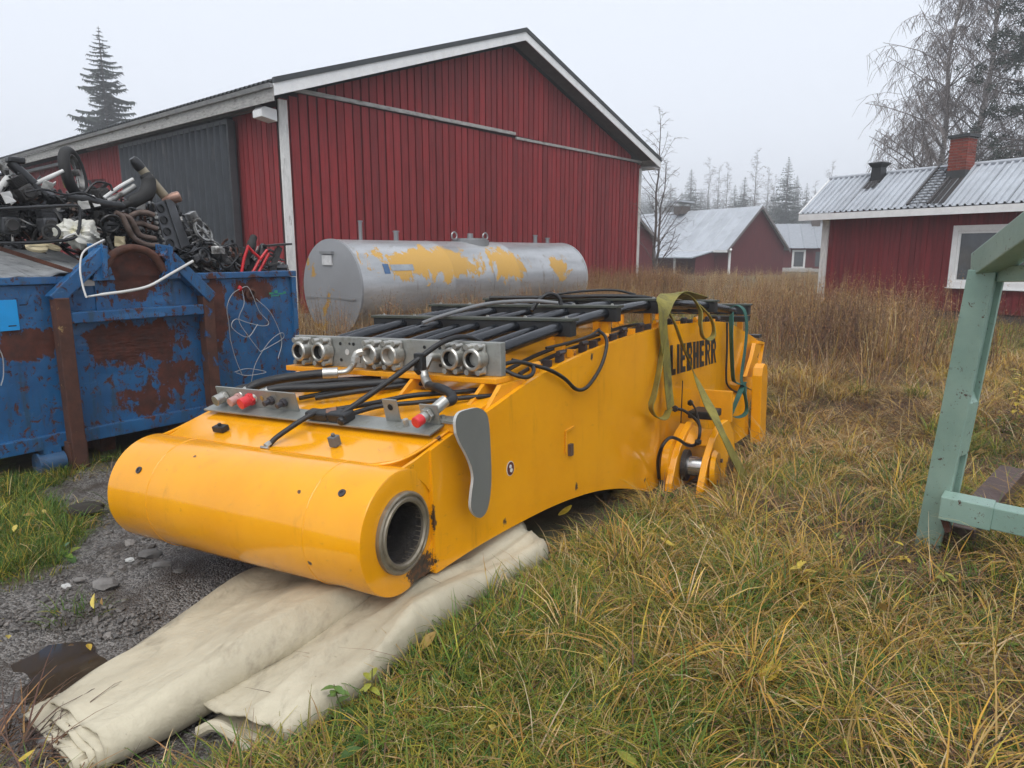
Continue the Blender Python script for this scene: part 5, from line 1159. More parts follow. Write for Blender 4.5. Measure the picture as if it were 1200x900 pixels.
# motorcycle wheel standing edge-on
wc = sp(86,203,.95); wax = unit(cd*.72 + cn*.60 + V(0,0,.12)); t = thing('motorcycle_wheel', 'narrow black motorcycle wheel standing upright on top of the scrap', 'wheel', wc)
m = MB(); m.lathe(wc, wax, [(.185+.042*math.cos(a), .045*math.sin(a)) for a in np.linspace(0, 2*math.pi, 11)[:-1]], 36, close=True); m.build('tyre', BLKR, t, smooth=True)
m = MB(); m.lathe(wc, wax, [(.150,-.03),(.158,-.03),(.150,0),(.158,.03),(.150,.03),(.140,0)], 32, close=True); m.build('rim', ALU, t, smooth=True)
m = MB(); m.cyl(wc - wax*.05, wc + wax*.05, .028, 12)
a_, b_, _ = frame_of(wax)
for k_ in range(12):
    q = 2*math.pi*k_/12; m.tube([wc + wax*.03*(-1)**k_, wc + .145*(a_*math.cos(q)+b_*math.sin(q))], .003, 4)
m.build('spokes', ALU, t)
one(MB().tube(smooth_path([sp(76,188,.9), sp(74,205,.88), sp(78,220,.86)], 5), .016, 8), 'fork_guard', pm('lime_plastic',(.20,.21,.05),.5), 'lime plastic fork guard beside the upright motorcycle wheel', 'fork guard')
one(MB().tube([sp(42,215,.75), sp(58,208,.75), sp(74,200,.75)], [.018,.02,.014], 10), 'white_tube', WHT, 'short white tube pointing at the upright motorcycle wheel', 'tube')
# exhaust silencer and the copper tip
p0, p1 = sp(158,189,.55), sp(198,236,.55); d_ = unit(p1-p0)
t = thing('exhaust_silencer', 'tan motorcycle exhaust silencer with a black cap sticking up in front of the black door', 'silencer', p0)
m = MB(); m.lathe(p0, d_, [(0,-.035),(.026,-.033),(.040,-.01),(.046,.03),(.044,.075)], 20); m.build('cap', BLKP, t, smooth=True)
m = MB(); m.lathe(p0, d_, [(.038,.072),(.041,.075),(.041,np.linalg.norm(p1-p0)-.05),(.033,np.linalg.norm(p1-p0))], 20); m.build('body', TAN, t, smooth=True)
m = MB(); m.lathe(p0, d_, [(.042,np.linalg.norm(p1-p0)-.06),(.044,np.linalg.norm(p1-p0)-.01),(.030,np.linalg.norm(p1-p0)+.06),(0,np.linalg.norm(p1-p0)+.06)], 18); m.build('end_sleeve', BLKP, t, smooth=True)
p0 = sp(197,234,.5); d_ = unit(sp(213,229,.45)-p0)
one(MB().lathe(p0, d_, [(.020,-.05),(.035,-.01),(.050,.05),(.048,.10),(.036,.11),(.030,.06)], 18), 'exhaust_tip', pm('copper_stained_tip',(.34,.20,.15),.4,.5,var=.4), 'copper stained exhaust tip beside the tan silencer end', 'exhaust tip')
# grey engine cover with five ports
q = [sp(181,238,.42), sp(203,232,.46), sp(224,288,.40), sp(197,296,.34)]
nn = unit(np.cross(q[1]-q[0], q[3]-q[0])); nn = nn if np.dot(nn, cn) > 0 else -nn
t = thing('engine_cover', 'dark grey engine valve cover with a row of ports slanting down the heap', 'engine part', q[0])
m = MB(); m.prism(q, -nn*.09); m.build('body', GREYM, t, bevel=.012)
for k_ in range(4):
    u_ = .13 + k_*.235; c_ = q[0]*(1-u_) + q[3]*u_; e_ = unit(q[1]-q[0]); dn = unit(q[3]-q[0])
    m = MB(); m.lathe(c_ + e_*.045 + nn*.0, nn, [(.036,-.01),(.040,.012),(.030,.014),(.028,.002),(0,.002)], 16); m.build('port', pm('black_port',(.006,.006,.007),.5), t, smooth=True)
m = MB(); m.bar(q[1]*.55+q[0]*.45 + nn*.008, q[2]*.55+q[3]*.45 + nn*.008, .012, .02, up=nn); m.build('ridge', GREYM, t)
m = MB()
for k_ in range(16):
    u_ = k_/15; m.ico(q[0]*(1-u_) + q[3]*u_ - nn*.03 + rnd_dir()*.012, .020, (1,1,1), .3)
m.build('gasket_edge', ALU, t)
# exhaust manifolds
for i, (pts_, lab) in enumerate((
    ([(135,249),(143,254),(150,268),(158,280),(172,287),(186,288)], 'brown exhaust header curving lowest left of the grey engine cover'),
    ([(143,252),(152,256),(158,266),(165,276),(182,280)], 'brown exhaust header just above the lowest one left of the grey engine cover'),
    ([(152,254),(160,250),(170,249),(180,252)], 'short brown exhaust header topmost left of the grey engine cover'),
    ([(157,262),(166,262),(174,265),(184,268)], 'brown exhaust header in the middle left of the grey engine cover'))):
    one(MB().tube(smooth_path([sp(x, y, .30 + .03*i) for x, y in pts_], 6), .024, 12), 'exhaust_header', EXH, lab, 'exhaust pipe', group='exhaust headers in the scrap')
# white crumpled bag
bc = sp(93,274,.30); rd = random.Random(3)
bm_ = bmesh.new(); bmesh.ops.create_icosphere(bm_, subdivisions=4, radius=1)
vs = []
for v_ in bm_.verts:
    c_ = v_.co; r = 1 + .16*math.sin(5*c_.x+2*c_.z)*math.sin(4*c_.z+1) + .10*math.sin(11*c_.x+7*c_.y) + .07*math.sin(17*c_.z+9*c_.x)
    p = bc + cd*c_.x*.155*r + cn*c_.y*.12*r + V(0,0,c_.z*.115*r)
    vs.append(p)
m = MB(); m.add(vs, [tuple(v.index for v in f.verts) for f in bm_.faces]); bm_.free()
one(m, 'plastic_bag', pm('white_bag_film',(.66,.65,.58),.4,var=.15,scale=7,dirt=(.50,.46,.25),dscale=4,dth=(.55,.7)), 'crumpled white plastic bag lying at the front of the scrap', 'bag')
one(MB().lathe(sp(43,292,.25), unit(V(0,0,1)+cn*.4), [(0,0),(.07,0),(.075,.02),(.06,.035),(0,.03)], 18), 'cream_disc', CRM, 'left cream plastic disc in front of the scrap bag', 'disc', group='cream discs in the scrap')
one(MB().lathe(sp(60,291,.27), unit(V(0,0,1)+cn*.3+cd*.3), [(0,0),(.06,0),(.065,.02),(.05,.03),(0,.025)], 18), 'cream_disc', CRM, 'right cream plastic disc nearer the scrap bag', 'disc', group='cream discs in the scrap')
# black tubular carrier frame
one(MB().tube(smooth_path([sp(-20,246,.2), sp(20,244,.2), sp(60,242,.2), sp(86,241,.2), sp(93,244,.2), sp(94,255,.2), sp(92,270,.2), sp(86,279,.2), sp(60,283,.2), sp(20,285,.2), sp(-20,285,.2)], 5), .013, 8), 'tubular_frame', BLKP, 'black tubular frame hooped across the left of the scrap', 'frame')
one(MB().tube(smooth_path([sp(78,231,.35), sp(100,234,.34), sp(122,239,.33), sp(146,242,.32)], 5), [.03]*5+[.036]*5+[.034]*5+[.02], 12), 'thick_tube', BLKP, 'thick black rubber tube lying across the middle of the scrap', 'tube')
one(MB().tube(smooth_path([sp(140,243,.42), sp(158,235,.42), sp(172,226,.42), sp(174,212,.44), sp(170,205,.46)], 5), [.03]*4+[.055]*5+[.065]*4+[.06]*4+[.05]*4, 14), 'air_duct', BLKR, 'fat black rubber air duct below the tan silencer', 'duct')
one(MB().tube(smooth_path([sp(122,232,.5), sp(140,219,.5), sp(156,210,.5)], 5), .016, 8), 'silver_tube', WHT, 'thin white tube slanting up to the black air duct', 'tube')
one(MB().tube(smooth_path([sp(126,236,.45), sp(142,228,.45), sp(158,218,.45)], 5), .024, 10), 'silver_tube', ALU, 'dull silver fork tube slanting up to the black air duct', 'tube')
# fork tubes at the far left
for i, (a, b, mt, r, lab) in enumerate((((-8,186),(13,206),ALU,.028,'upper silver fork tube at the top left of the scrap'),((-8,232),(12,206),WHT,.028,'white fork tube leaning left under the upper silver one'),((12,190),(40,216),BLKP,.038,'black shock absorber tube right of the silver fork tubes'),((22,206),(58,232),BLKP,.030,'black tube sloping down below the upright wheel'))):
    one(MB().tube([sp(*a,.7), sp((a[0]+b[0])/2,(a[1]+b[1])/2,.68), sp(*b,.66)], r, 12), 'fork_tube', mt, lab, 'fork tube', group='fork tubes in the scrap')
one(MB().cbox(sp(18,188,.7), .12,.09,.05,(cd,cn,V(0,0,1))), 'plastic_housing', BLKP, 'small black plastic housing on top of the fork tubes', 'housing', False, bevel=.015)
# engine lumps
def engine(px_, py_, d, sc, label, mt):
    p = sp(px_, py_, d); t = thing('engine_block', label, 'engine', p, 'small engines in the scrap')
    f_ = frame_of(unit(cd*random.uniform(.6,1) + V(0,0,random.uniform(-.5,.5)))); 
    m = MB(); m.cbox(p, .20*sc,.16*sc,.15*sc, f_); m.build('crankcase', mt, t, bevel=.03*sc)
    m = MB()
    for k_ in range(7): m.cbox(p + f_[1]*(.09+.014*k_)*sc, .15*sc, .006*sc, .13*sc, f_)
    m.build('cooling_fins', mt, t)
    m = MB(); m.lathe(p, f_[0], [(0,.12*sc),(.05*sc,.12*sc),(.06*sc,.10*sc),(.06*sc,.08*sc)], 16); m.build('side_cover', CAST, t, smooth=True)
    m = MB(); m.tube(smooth_path([p - f_[0]*.1*sc, p - f_[0]*.2*sc + f_[2]*.1*sc, p - f_[0]*.16*sc + f_[2]*.2*sc], 4), .018*sc, 8); m.build('intake', BLKP, t, smooth=True)
engine(30,226,.6,.75,'dark small engine under the silver fork tubes at the far left',CAST)
engine(118,228,.6,.7,'dark small engine lying left of the black air duct',CAST)
engine(10,264,.45,.8,'black small engine behind the tubular frame at the far left',BLKP)
engine(229,262,.40,.6,'pale small engine right of the grey engine cover',ALU)
engine(56,264,.42,.75,'black small engine left of the white bag inside the frame',GREYM)
engine(258,300,.30,.55,'oily small engine low on the right of the heap',CAST)
# sprocket / spoked hub
p = sp(238,271,.32); ax = unit(cn*.8 + cd*.3 + V(0,0,.4)); m = MB(); m.lathe(p, ax, [(.085,-.01),(.10,-.012),(.10,.012),(.085,.01)], 28, close=True); m.lathe(p, ax, [(0,.02),(.03,.02),(.035,-.02),(0,-.02)], 12); a_, b_, _ = frame_of(ax)
for k_ in range(6): m.bar(p, p + .09*(a_*math.cos(k_*1.047)+b_*math.sin(k_*1.047)), .018,.012, up=ax)
one(m, 'brake_disc', ALU, 'pale spoked brake disc right of the grey engine cover', 'brake disc')
# rings, hoses and bits one can pick out
for i, (x, y, d, R2, mt, lab) in enumerate(((60,272,.25,.055,BLKR,'black rubber ring left of the white bag'),(130,262,.28,.075,BLKP,'black hose ring between the white bag and the exhaust headers'),(240,300,.22,.06,BLKP,'black hose ring low right of the engine cover'),(268,298,.25,.09,BLKR,'large black ring near the red lever frame'))):
    one(MB().ring(sp(x,y,d), unit(cn + rnd_dir()*.7), R2, .011, 24, 8), 'hose_ring', mt, lab, 'hose', group='loose hose rings in the scrap')
for i, (pts_, r, mt, lab) in enumerate((
    ([(70,285),(78,277),(92,274),(100,283),(112,290)], .007, WHT, 'pale thin cable looping under the white bag'),
    ([(205,290),(222,296),(238,290),(252,302),(262,315)], .008, BLKP, 'black cable winding down right of the engine cover'),
    ([(225,285),(240,280),(256,286),(266,300),(282,312)], .007, ALU, 'silver cable arching over the lower right scrap'),
    ([(270,312),(280,298),(276,286),(262,290)], .007, BLKP, 'black cable curled beside the red lever frame'),
    ([(30,225),(52,222),(76,228),(95,226),(112,232)], .009, BLKP, 'black cable running along the top of the scrap'),
    ([(100,226),(112,214),(128,216),(132,224)], .009, BLKP, 'black brake lever cable left of the air duct'))):
    one(MB().tube(smooth_path([sp(x,y,.2 + .05*(i % 3)) for x, y in pts_], 6), r, 6), 'loose_cable', mt, lab, 'cable', group='loose cables in the scrap')
for i, (x, y, d, w_, h_, mt, lab) in enumerate(((98,240,.3,.05,.045,WHT,'small white plastic piece above the tubular frame'),(58,217,.45,.06,.05,WHT,'white plastic shard under the upright wheel'),(142,283,.26,.08,.06,CRM,'pale mud caked piece under the exhaust headers'),(10,232,.45,.10,.06,WHT,'white fairing piece at the far left of the scrap'),(256,293,.22,.07,.05,ALU,'bright alloy bracket at the right of the scrap'),(290,300,.35,.10,.12,CAST,'dark casting standing behind the red lever frame'),(112,236,.33,.05,.07,WHT,'white connector on the thick black tube'))):
    f_ = frame_of(unit(rnd_dir() + cn)); m = MB(); p = sp(x,y,d); rows = [[p + f_[0]*w_*.8*(a_-2)/2 + f_[1]*h_*.7*(b_-1.5)/1.5 + f_[2]*(.25*w_*math.cos(1.3*(a_-2)) + random.uniform(-.006,.006)) for a_ in range(5)] for b_ in range(4)]; m.loft(rows); o = one(m, 'scrap_piece', mt, lab, 'scrap piece', False, fix=False); md = o.modifiers.new('t','SOLIDIFY'); md.thickness = .006
# grey bonnet-like sheet on the rim, rusty bar, white bent pipe
rows = []
for k_ in range(15):
    s_ = S0 + .02 + (.98+.30)*k_/14; rows.append([CA(s_, d, ZT + .012 + .015*math.sin(9*s_+4*d) + .19*math.sin(min(1,d/.9)*1.5) + .012*math.sin(23*s_)) for d in np.linspace(-.02,1.0,12)])
m = MB(); m.loft(rows); o = one(m, 'metal_sheet', pm('scuffed_grey_sheet',(.30,.31,.315),.42,.3,var=.35,scale=6,dirt=(.10,.10,.10),dscale=8,stretch=(1,3,3)), 'crumpled grey metal sheet lying on the left rim of the container', 'metal sheet', fix=False); md = o.modifiers.new('t','SOLIDIFY'); md.thickness = .008
one(MB().bar(sp(-10,288,-.02), sp(84,318,-.06), .028,.028), 'angle_iron', RUST, 'rusty steel bar leaning on the grey metal sheet', 'steel bar', False)
pw = [(122,281),(112,286),(100,293),(95,302),(94,318),(97,335),(101,348)]
p_a = smooth_path([sp(x,y,-.05 - .03*i) for i, (x, y) in enumerate(pw)], 5); p_b = smooth_path([sp(x,y,d) for x, y, d in ((101,348,-.18),(120,345,-.20),(150,341,-.2),(175,335,-.2),(200,321,-.18),(226,306,-.12))], 5)
one(MB().tube(p_a + p_b[1:], [.007]*(len(p_a)) + [.008]*4 + [.0115]*(len(p_b)-5), 10), 'bent_pipe', WHT, 'long bent white pipe hanging over the hook frame of the container', 'pipe')
# red lever frame
t = thing('lever_frame', 'bright red tubular lever frame poking out at the right end of the scrap', 'lever frame', sp(300,300,.12))
for pts_ in ([(282,325),(286,303),(291,288)],[(290,288),(297,296),(303,301)],[(293,325),(304,305),(313,293)],[(300,325),(308,310),(315,297)],[(303,301),(305,306)]):
    m = MB(); m.tube([sp(x,y,.12) for x, y in pts_], .014, 10); m.build('tube', REDT, t, smooth=True)
for (x, y) in ((297,318),(305,306)): m = MB(); m.cyl(sp(x,y,.10), sp(x,y,.085), .009, 8); m.build('bolt', ALU, t)
t = thing('pedal_plate', 'dark steel pedal plate on an upright behind the red lever frame', 'pedal', sp(326,290,.3))
m = MB(); m.bar(sp(312,288,.28), sp(338,286,.34), .10,.02); m.build('plate', CAST, t); m = MB(); m.bar(sp(328,290,.32), sp(316,322,.28), .05,.03, up=cn); m.build('stem', CAST, t)
one(MB().tube(smooth_path([sp(292,320,.4), sp(293,296,.4), sp(296,282,.42), sp(298,276,.43)], 4), [.05]*4+[.045]*4+[.035]*4+[.02], 12), 'rubber_boot', BLKR, 'black rubber boot standing upright behind the red lever frame', 'boot')
one(MB().tube(smooth_path([sp(300,322,.38), sp(306,300,.38), sp(309,286,.38)], 4), [.04]*8+[.025], 10), 'black_cover', BLKP, 'slim black cover right of the rubber boot', 'cover')
# wire hanging on the blue panel
rd = random.Random(12); loops = [[(282,338),(272,345),(266,360),(268,378),(270,398)],[(282,338),(290,336),(296,346),(304,365),(315,378),(308,382),(290,378),(276,374),(272,384),(290,395),(302,380)],[(284,340),(286,356),(280,375),(292,395),(305,412)],[(300,350),(318,368),(330,398),(326,420)],[(305,412),(318,405),(332,396),(330,390),(316,400),(300,425),(294,450)],[(275,436),(290,432),(312,436),(290,440),(277,437)],[(270,398),(276,420),(284,440)]]
t = thing('wire_bundle', 'loose pale wire looped over the right panel of the container', 'wire', sp(285,340,-.02))
for L_ in loops: m = MB(); m.tube(smooth_path([sp(x,y,-.03 - .015*rd.random()) for x, y in L_], 6), .0035, 5); m.build('wire', pm('pale_wire',(.42,.43,.44),.4,.4), t, smooth=True)
m = MB(); m.ico(sp(281,338,-.03), .022, (1,.6,1.3), .2, 2); m.build('red_rag', REDT, t, smooth=True)
t = thing('wire_strand', 'thin pale wire hanging at the left edge of the container front', 'wire', sp(2,420,-.02))
m = MB(); m.tube(smooth_path([sp(-4,405,-.03), sp(3,418,-.03), sp(4,440,-.03), sp(1,452,-.03)], 5), .004, 5); m.build('wire', pm('pale_wire',(.42,.43,.44),.4,.4), t, smooth=True)
# ================================================================== GREEN FRAME at the right
m = N('sage_green_paint')
c = m.mix(m.ramp(m.noise(3, 5), .3, .7), (.255,.370,.310), (.195,.305,.255))
k1 = m.ramp(m.noise(16, 10, .8, dist=.3), .60, .62); k2 = m.ramp(m.noise(50, 6, .7), .64, .67)
k = m.math('MAXIMUM', k1, k2); c = m.mix(k, c, m.mix(m.noise(25), (.045,.022,.015), (.10,.05,.03)))
c = m.mix(m.math('MULTIPLY', m.ramp(m.noise(6, 7, .7, stretch=(1,1,.3)), .55, .8), .35), c, (.16,.20,.15))
SAGE = m.out(c, m.math('ADD', .38, m.math('MULTIPLY', k, .4)), 0, m.math('ADD', m.math('MULTIPLY', k, -.6), m.math('MULTIPLY', m.noise(20, 4), .3)), .012, .4)
f0 = at(1090, 648, z=-.05); f1 = at(1160, 303, y=3.62)
frm = thing('steel_frame', 'sage green painted steel frame with a leaning post and chipped paint at the right edge', 'steel frame', f0)
fd_ = unit(f1-f0); fa = V(.57,-.82,0); fa = unit(fa - fd_*np.dot(fa, fd_)); fb_ = np.cross(fd_, fa)     # fa right face normal
fb_ = fb_ if np.dot(fb_, V(-.8,-.57,0)) > 0 else -fb_
pw_, pd_ = .130, .135
L_ = np.linalg.norm(f1-f0) - .06
# front and back plates with a web between: the right side is open like a channel
m = MB(); m.box(f0 - fa*pw_/2 + fb_*(pd_/2-.02), fa*pw_, fd_*L_, fb_*.02); m.build('post_face', SAGE, frm, bevel=.004)
m = MB(); m.box(f0 - fa*(pw_/2-.003) - fb_*pd_/2, fa*(pw_-.006), fd_*(L_-.003), fb_*.02); m.build('post_back', SAGE, frm, bevel=.003)
m = MB(); m.box(f0 + fa*(pw_/2-.05) - fb_*(pd_/2-.021), fa*.02, fd_*(L_-.01), fb_*(pd_-.042)); m.build('post_web', SAGE, frm)
m = MB(); m.box(f0 + fd_*.62 + fa*(pw_/2-.029) - fb_*(pd_/2-.022), fa*.027, fd_*.30, fb_*(pd_-.044)); m.build('stiffener', SAGE, frm)
m = MB(); m.prism([f0 + fd_*(.92+dz) + fa*(pw_/2-.029+dx) - fb_*(pd_/2-.022) for dz, dx in ((0,0),(0,.027),(.05,0))], fb_*(pd_-.044)); m.build('stiffener', SAGE, frm)
# top beam
b0 = f1 - fd_*.02; b1 = at(1215, 268, y=3.05); b2 = b1 + unit(b1-b0)*1.3
m = MB(); m.bar(b0 - unit(b1-b0)*.07, b2, .13, .13); m.build('top_beam', SAGE, frm, bevel=.006)
c0 = at(1163, 322, y=3.7); c1 = at(1215, 320, y=3.25)
m = MB(); m.bar(c0, c1 + unit(c1-c0)*1.0, .09, .075); m.build('brace', SAGE, frm, bevel=.004)
# lower bar
d0 = at(1103, 591, z=.30); d1 = at(1200, 612, z=.29); dd = unit(d1-d0)
m = MB(); m.bar(d0 - dd*.0, d0 + dd*.235, .14, .13); m.build('cross_bar', SAGE, frm, bevel=.005)
m = MB(); m.bar(d0 + dd*.233, d0 + dd*1.8, .115, .118); m.build('cross_bar', SAGE, frm, bevel=.005)
m = MB(); m.bar(d0 + dd*.02 - V(0,0,.07), d0 + dd*.05 - V(0,0,.14), .05, .03, up=dd); m.build('bolt', RUST, frm)
e0 = at(1122, 634, z=.05); e1 = at(1186, 561, z=.12)
b_ = MB(); b_.bar(e0, e1, .15, .17)
o = one(b_, 'steel_beam', pm('brown_rusted_beam',(.075,.042,.034),.6,var=.4,scale=6,dirt=(.14,.09,.07),dscale=6,bump=.4), 'rust brown steel beam lying in the grass behind the green frame', 'steel beam', False, bevel=.006)
# ================================================================== STONES and litter on the gravel
STN = pm('grey_stone', (.17,.16,.15), .8, var=.35, scale=20, rnd=.3, bump=.4)
for i, (px_, py_, r, lab) in enumerate(((176,650,.05,'angular dark stone on the gravel under the foot tube'),(190,661,.045,'brown flat stone on the gravel next to the angular dark one'),(123,680,.055,'broad grey stone half sunk in the gravel left of the tarpaulin'),(77,683,.022,'small pale stone at the grass edge of the gravel'),(152,655,.022,'white chip of stone on the gravel'),(92,676,.025,'small dark stone by the pale one on the gravel'),(210,668,.03,'little grey stone close to the tarpaulin edge'),(60,870,.04,'reddish stone at the bottom left corner of the gravel'))):
    m = MB(); p = at(px_, py_, z=.0); p[2] = float(ground_z(p[0],p[1])) + r*.2; m.ico(p, r, (1.2,.9,.5), .25, 2); one(m, 'stone', STN if i not in (3,4) else pm('pale_stone',(.5,.5,.48),.7), lab, 'stone', True)
m = MB(); p = at(103, 602, z=0); m.ico(p + V(0,0,.03), .09, (1.3,.8,.55), .3, 2); one(m, 'earth_clod', pm('dark_earth',(.03,.024,.018),.9,bump=.6), 'dark clod of earth at the left of the boom foot tube', 'earth clod')
# ================================================================== VEGETATION
def plant_mat(name, rough=.65, sat=.12, trans=.0):
    m = N(name); a = m.n('ShaderNodeAttribute', attribute_name='Col'); oi = m.n('ShaderNodeObjectInfo')
    mr = m.n('ShaderNodeMapRange'); mr.inputs[3].default_value = .72; mr.inputs[4].default_value = 1.25; m.l(oi.outputs['Random'], mr.inputs[0])
    hs = m.n('ShaderNodeHueSaturation'); m.l(mr.outputs[0], hs.inputs['Value']); m.l(a.outputs['Color'], hs.inputs['Color'])
    m.out(hs.outputs[0], rough); m.b.inputs['Specular IOR Level'].default_value = .25
    tr = m.n('ShaderNodeBsdfTranslucent'); ms = m.n('ShaderNodeMixShader'); ms.inputs[0].default_value = .22
    m.l(hs.outputs[0], tr.inputs[0]); m.l(m.b.outputs[0], ms.inputs[1]); m.l(tr.outputs[0], ms.inputs[2]); m.l(ms.outputs[0], m.o.inputs[0]); return m.m
GRASSM = plant_mat('grass_blades')
PROT = {}
class Tuft:
    def __init__(self): self.v = []; self.f = []; self.c = []
    def strip(self, pts, w, col, side=None, twist=0):
        b = len(self.v); n = len(pts)
        for i, p in enumerate(pts):
            d = unit(pts[min(i+1,n-1)] - pts[max(i-1,0)])
            s = unit(np.cross(d, V(0,0,1)) + V(1e-4,0,0)) if side is None else side
            ww = w*(1 - (i/(n-1))**1.6)*.5 + .0004
            self.v += [p - s*ww, p + s*ww]; self.c += [col, col]
        for i in range(n-1): k = b+2*i; self.f.append((k, k+1, k+3, k+2))
    def leaf(self, p, d, l, w, col):
        d = unit(d); s = unit(np.cross(d, V(0,0,1)) + V(1e-4,0,0)); b = len(self.v)
        self.v += [p, p + d*l*.45 - s*w/2, p + d*l + V(0,0,-l*.15), p + d*l*.45 + s*w/2]; self.c += [col]*4; self.f.append((b,b+1,b+2,b+3))
    def mesh(self, name, mat):
        me = bpy.data.meshes.new(name); me.from_pydata([tuple(x) for x in self.v], [], self.f)
        ca = me.color_attributes.new('Col', 'FLOAT_COLOR', 'POINT'); ca.data.foreach_set('color', np.array([(*c, 1) for c in self.c], np.float32).ravel())
        me.materials.append(mat); return me
def tuft_set(key, nvar, fn):
    col = bpy.data.collections.new(key)
    for i in range(nvar):
        t = Tuft(); fn(t, random.Random(hash(key) % 1000 + i*17 if False else sum(map(ord, key)) + i*17)); o = bpy.data.objects.new(key, t.mesh(key, GRASSM)); col.objects.link(o)
    PROT[key] = (col, nvar)
def jit(c, rd, k=.25): f = 1 + rd.uniform(-k, k); return tuple(max(0, x*f*(1+rd.uniform(-.08,.08))) for x in c)
def blades(t, rd, n, rad, h0, h1, bend, w0, w1, cols, flat=0.):
    for _ in range(n):
        a = rd.uniform(0,6.283); r = rad*rd.random()**.6; p = V(r*math.cos(a), r*math.sin(a), -.01)
        h = rd.uniform(h0,h1); az = a + rd.uniform(-1.2,1.2); o = V(math.cos(az), math.sin(az), 0)
        bd = rd.uniform(*bend); pts = []; el = rd.uniform(.75,1.5)*(1-flat) + rd.uniform(.05,.5)*flat; n_ = 5; q = p
        for i in range(n_):
            pts.append(q); d = V(math.cos(el)*o[0], math.cos(el)*o[1], math.sin(el)); q = q + d*h/(n_-1); el -= bd/(n_-1)
            if q[2] < .008 and el < 0: el = rd.uniform(-.05,.12)
        t.strip(pts, rd.uniform(w0,w1), jit(rd.choice(cols), rd))
GR = [(.080,.155,.024),(.115,.19,.03),(.065,.125,.024),(.16,.20,.035),(.055,.105,.028)]
YG = [(.30,.27,.04),(.36,.27,.04),(.21,.20,.03),(.42,.29,.045),(.15,.17,.025)]
ST = [(.44,.30,.13),(.50,.37,.19),(.35,.22,.085),(.26,.15,.06),(.55,.43,.26),(.36,.22,.07)]
OC = [(.50,.30,.055),(.42,.235,.04),(.56,.37,.09),(.30,.16,.035),(.48,.32,.11)]
BR = [(.30,.155,.07),(.24,.11,.055),(.36,.21,.10),(.15,.08,.042),(.42,.27,.14)]
DK = [(.09,.055,.04),(.07,.044,.034),(.12,.07,.048),(.15,.085,.055)]
tuft_set('lawn_tuft', 6, lambda t, rd: blades(t, rd, 34, .10, .06, .17, (.3,1.4), .003, .006, GR + GR + YG[:2]))
tuft_set('mixed_tuft', 6, lambda t, rd: blades(t, rd, 34, .11, .08, .22, (.6,2.2), .0025, .005, GR + YG + YG[:2] + ST[:3], .25))
tuft_set('straw_mat', 8, lambda t, rd: blades(t, rd, 48, .17, .06, .26, (.3,2.2), .0028, .007, ST + ST[:2] + OC + BR[:3], .85))
tuft_set('brown_mat', 6, lambda t, rd: blades(t, rd, 40, .16, .10, .36, (.3,1.9), .0026, .006, BR[:2] + BR[3:4] + ST[3:4] + DK + DK, .85))
tuft_set('tussock', 6, lambda t, rd: blades(t, rd, 64, .07, .20, .44, (.9,2.4), .004, .009, GR + GR + YG + YG[:2] + OC[:1] + ST[:1]))
tuft_set('long_straw', 6, lambda t, rd: blades(t, rd, 12, .10, .30, .62, (.7,2.2), .003, .0055, ST + OC + YG[:1], .2))
def weed(t, rd, cols, h0, h1, plume, n=9, leaves=7, pw=.008):
    for _ in range(n):
        a = rd.uniform(0,6.283); r = .22*rd.random(); p = V(r*math.cos(a), r*math.sin(a), -.02); h = rd.uniform(h0,h1); az = rd.uniform(0,6.283)
        ln = rd.uniform(.05,.35); o = V(math.cos(az), math.sin(az), 0); pts = [p + o*ln*h*(k/4)**1.8 + V(0,0,h*(k/4)*(1-.25*ln*(k/4))) for k in range(5)]
        c = jit(rd.choice(cols), rd); sd2 = V(math.cos(az+1.3), math.sin(az+1.3), 0); t.strip(pts, rd.uniform(.006,.010), c, sd2)
        for k in range(leaves):
            u = rd.uniform(.15,.85); q = pts[0]*(1-u) + pts[4]*u + o*(-ln*h*u*(1-u)*.5); b = rd.uniform(0,6.283); d = V(math.cos(b), math.sin(b), rd.uniform(-.9,.5))
            t.leaf(q, d, rd.uniform(.05,.18), rd.uniform(.006,.014), jit(rd.choice(cols), rd))
        for k in range(plume):
            u = rd.uniform(.72,1.02); q = pts[3] + (pts[4]-pts[3])*(u-.75)*4; b = rd.uniform(0,6.283); d = V(math.cos(b), math.sin(b), rd.uniform(-.2,1.2))
            t.leaf(q, d, rd.uniform(.025,.07), rd.uniform(.5,1.)*pw, jit(rd.choice(cols), rd, .35))
tuft_set('brown_weed', 7, lambda t, rd: weed(t, rd, BR + BR + OC[1:2] + ST[3:4], .65, 1.15, 9, 10, 3))
tuft_set('reed_grass', 7, lambda t, rd: (weed(t, rd, BR + ST + ST, .6, 1.15, 7, 7, 2), blades(t, rd, 46, .24, .35, 1.05, (.2,1.5), .003, .006, ST + ST + BR + BR + OC[:2] + DK[:2])))
tuft_set('dead_stalks', 7, lambda t, rd: weed(t, rd, DK + DK + BR[:2], .6, 1.2, 9, 9, 4, .011))
tuft_set('straw_tussock', 6, lambda t, rd: blades(t, rd, 58, .08, .24, .55, (1.1,2.7), .004, .008, ST + OC + OC + YG[:2], .1))
tuft_set('tall_stalks', 7, lambda t, rd: weed(t, rd, ST + BR + BR + OC[:2], .85, 1.4, 14, 4, 5))
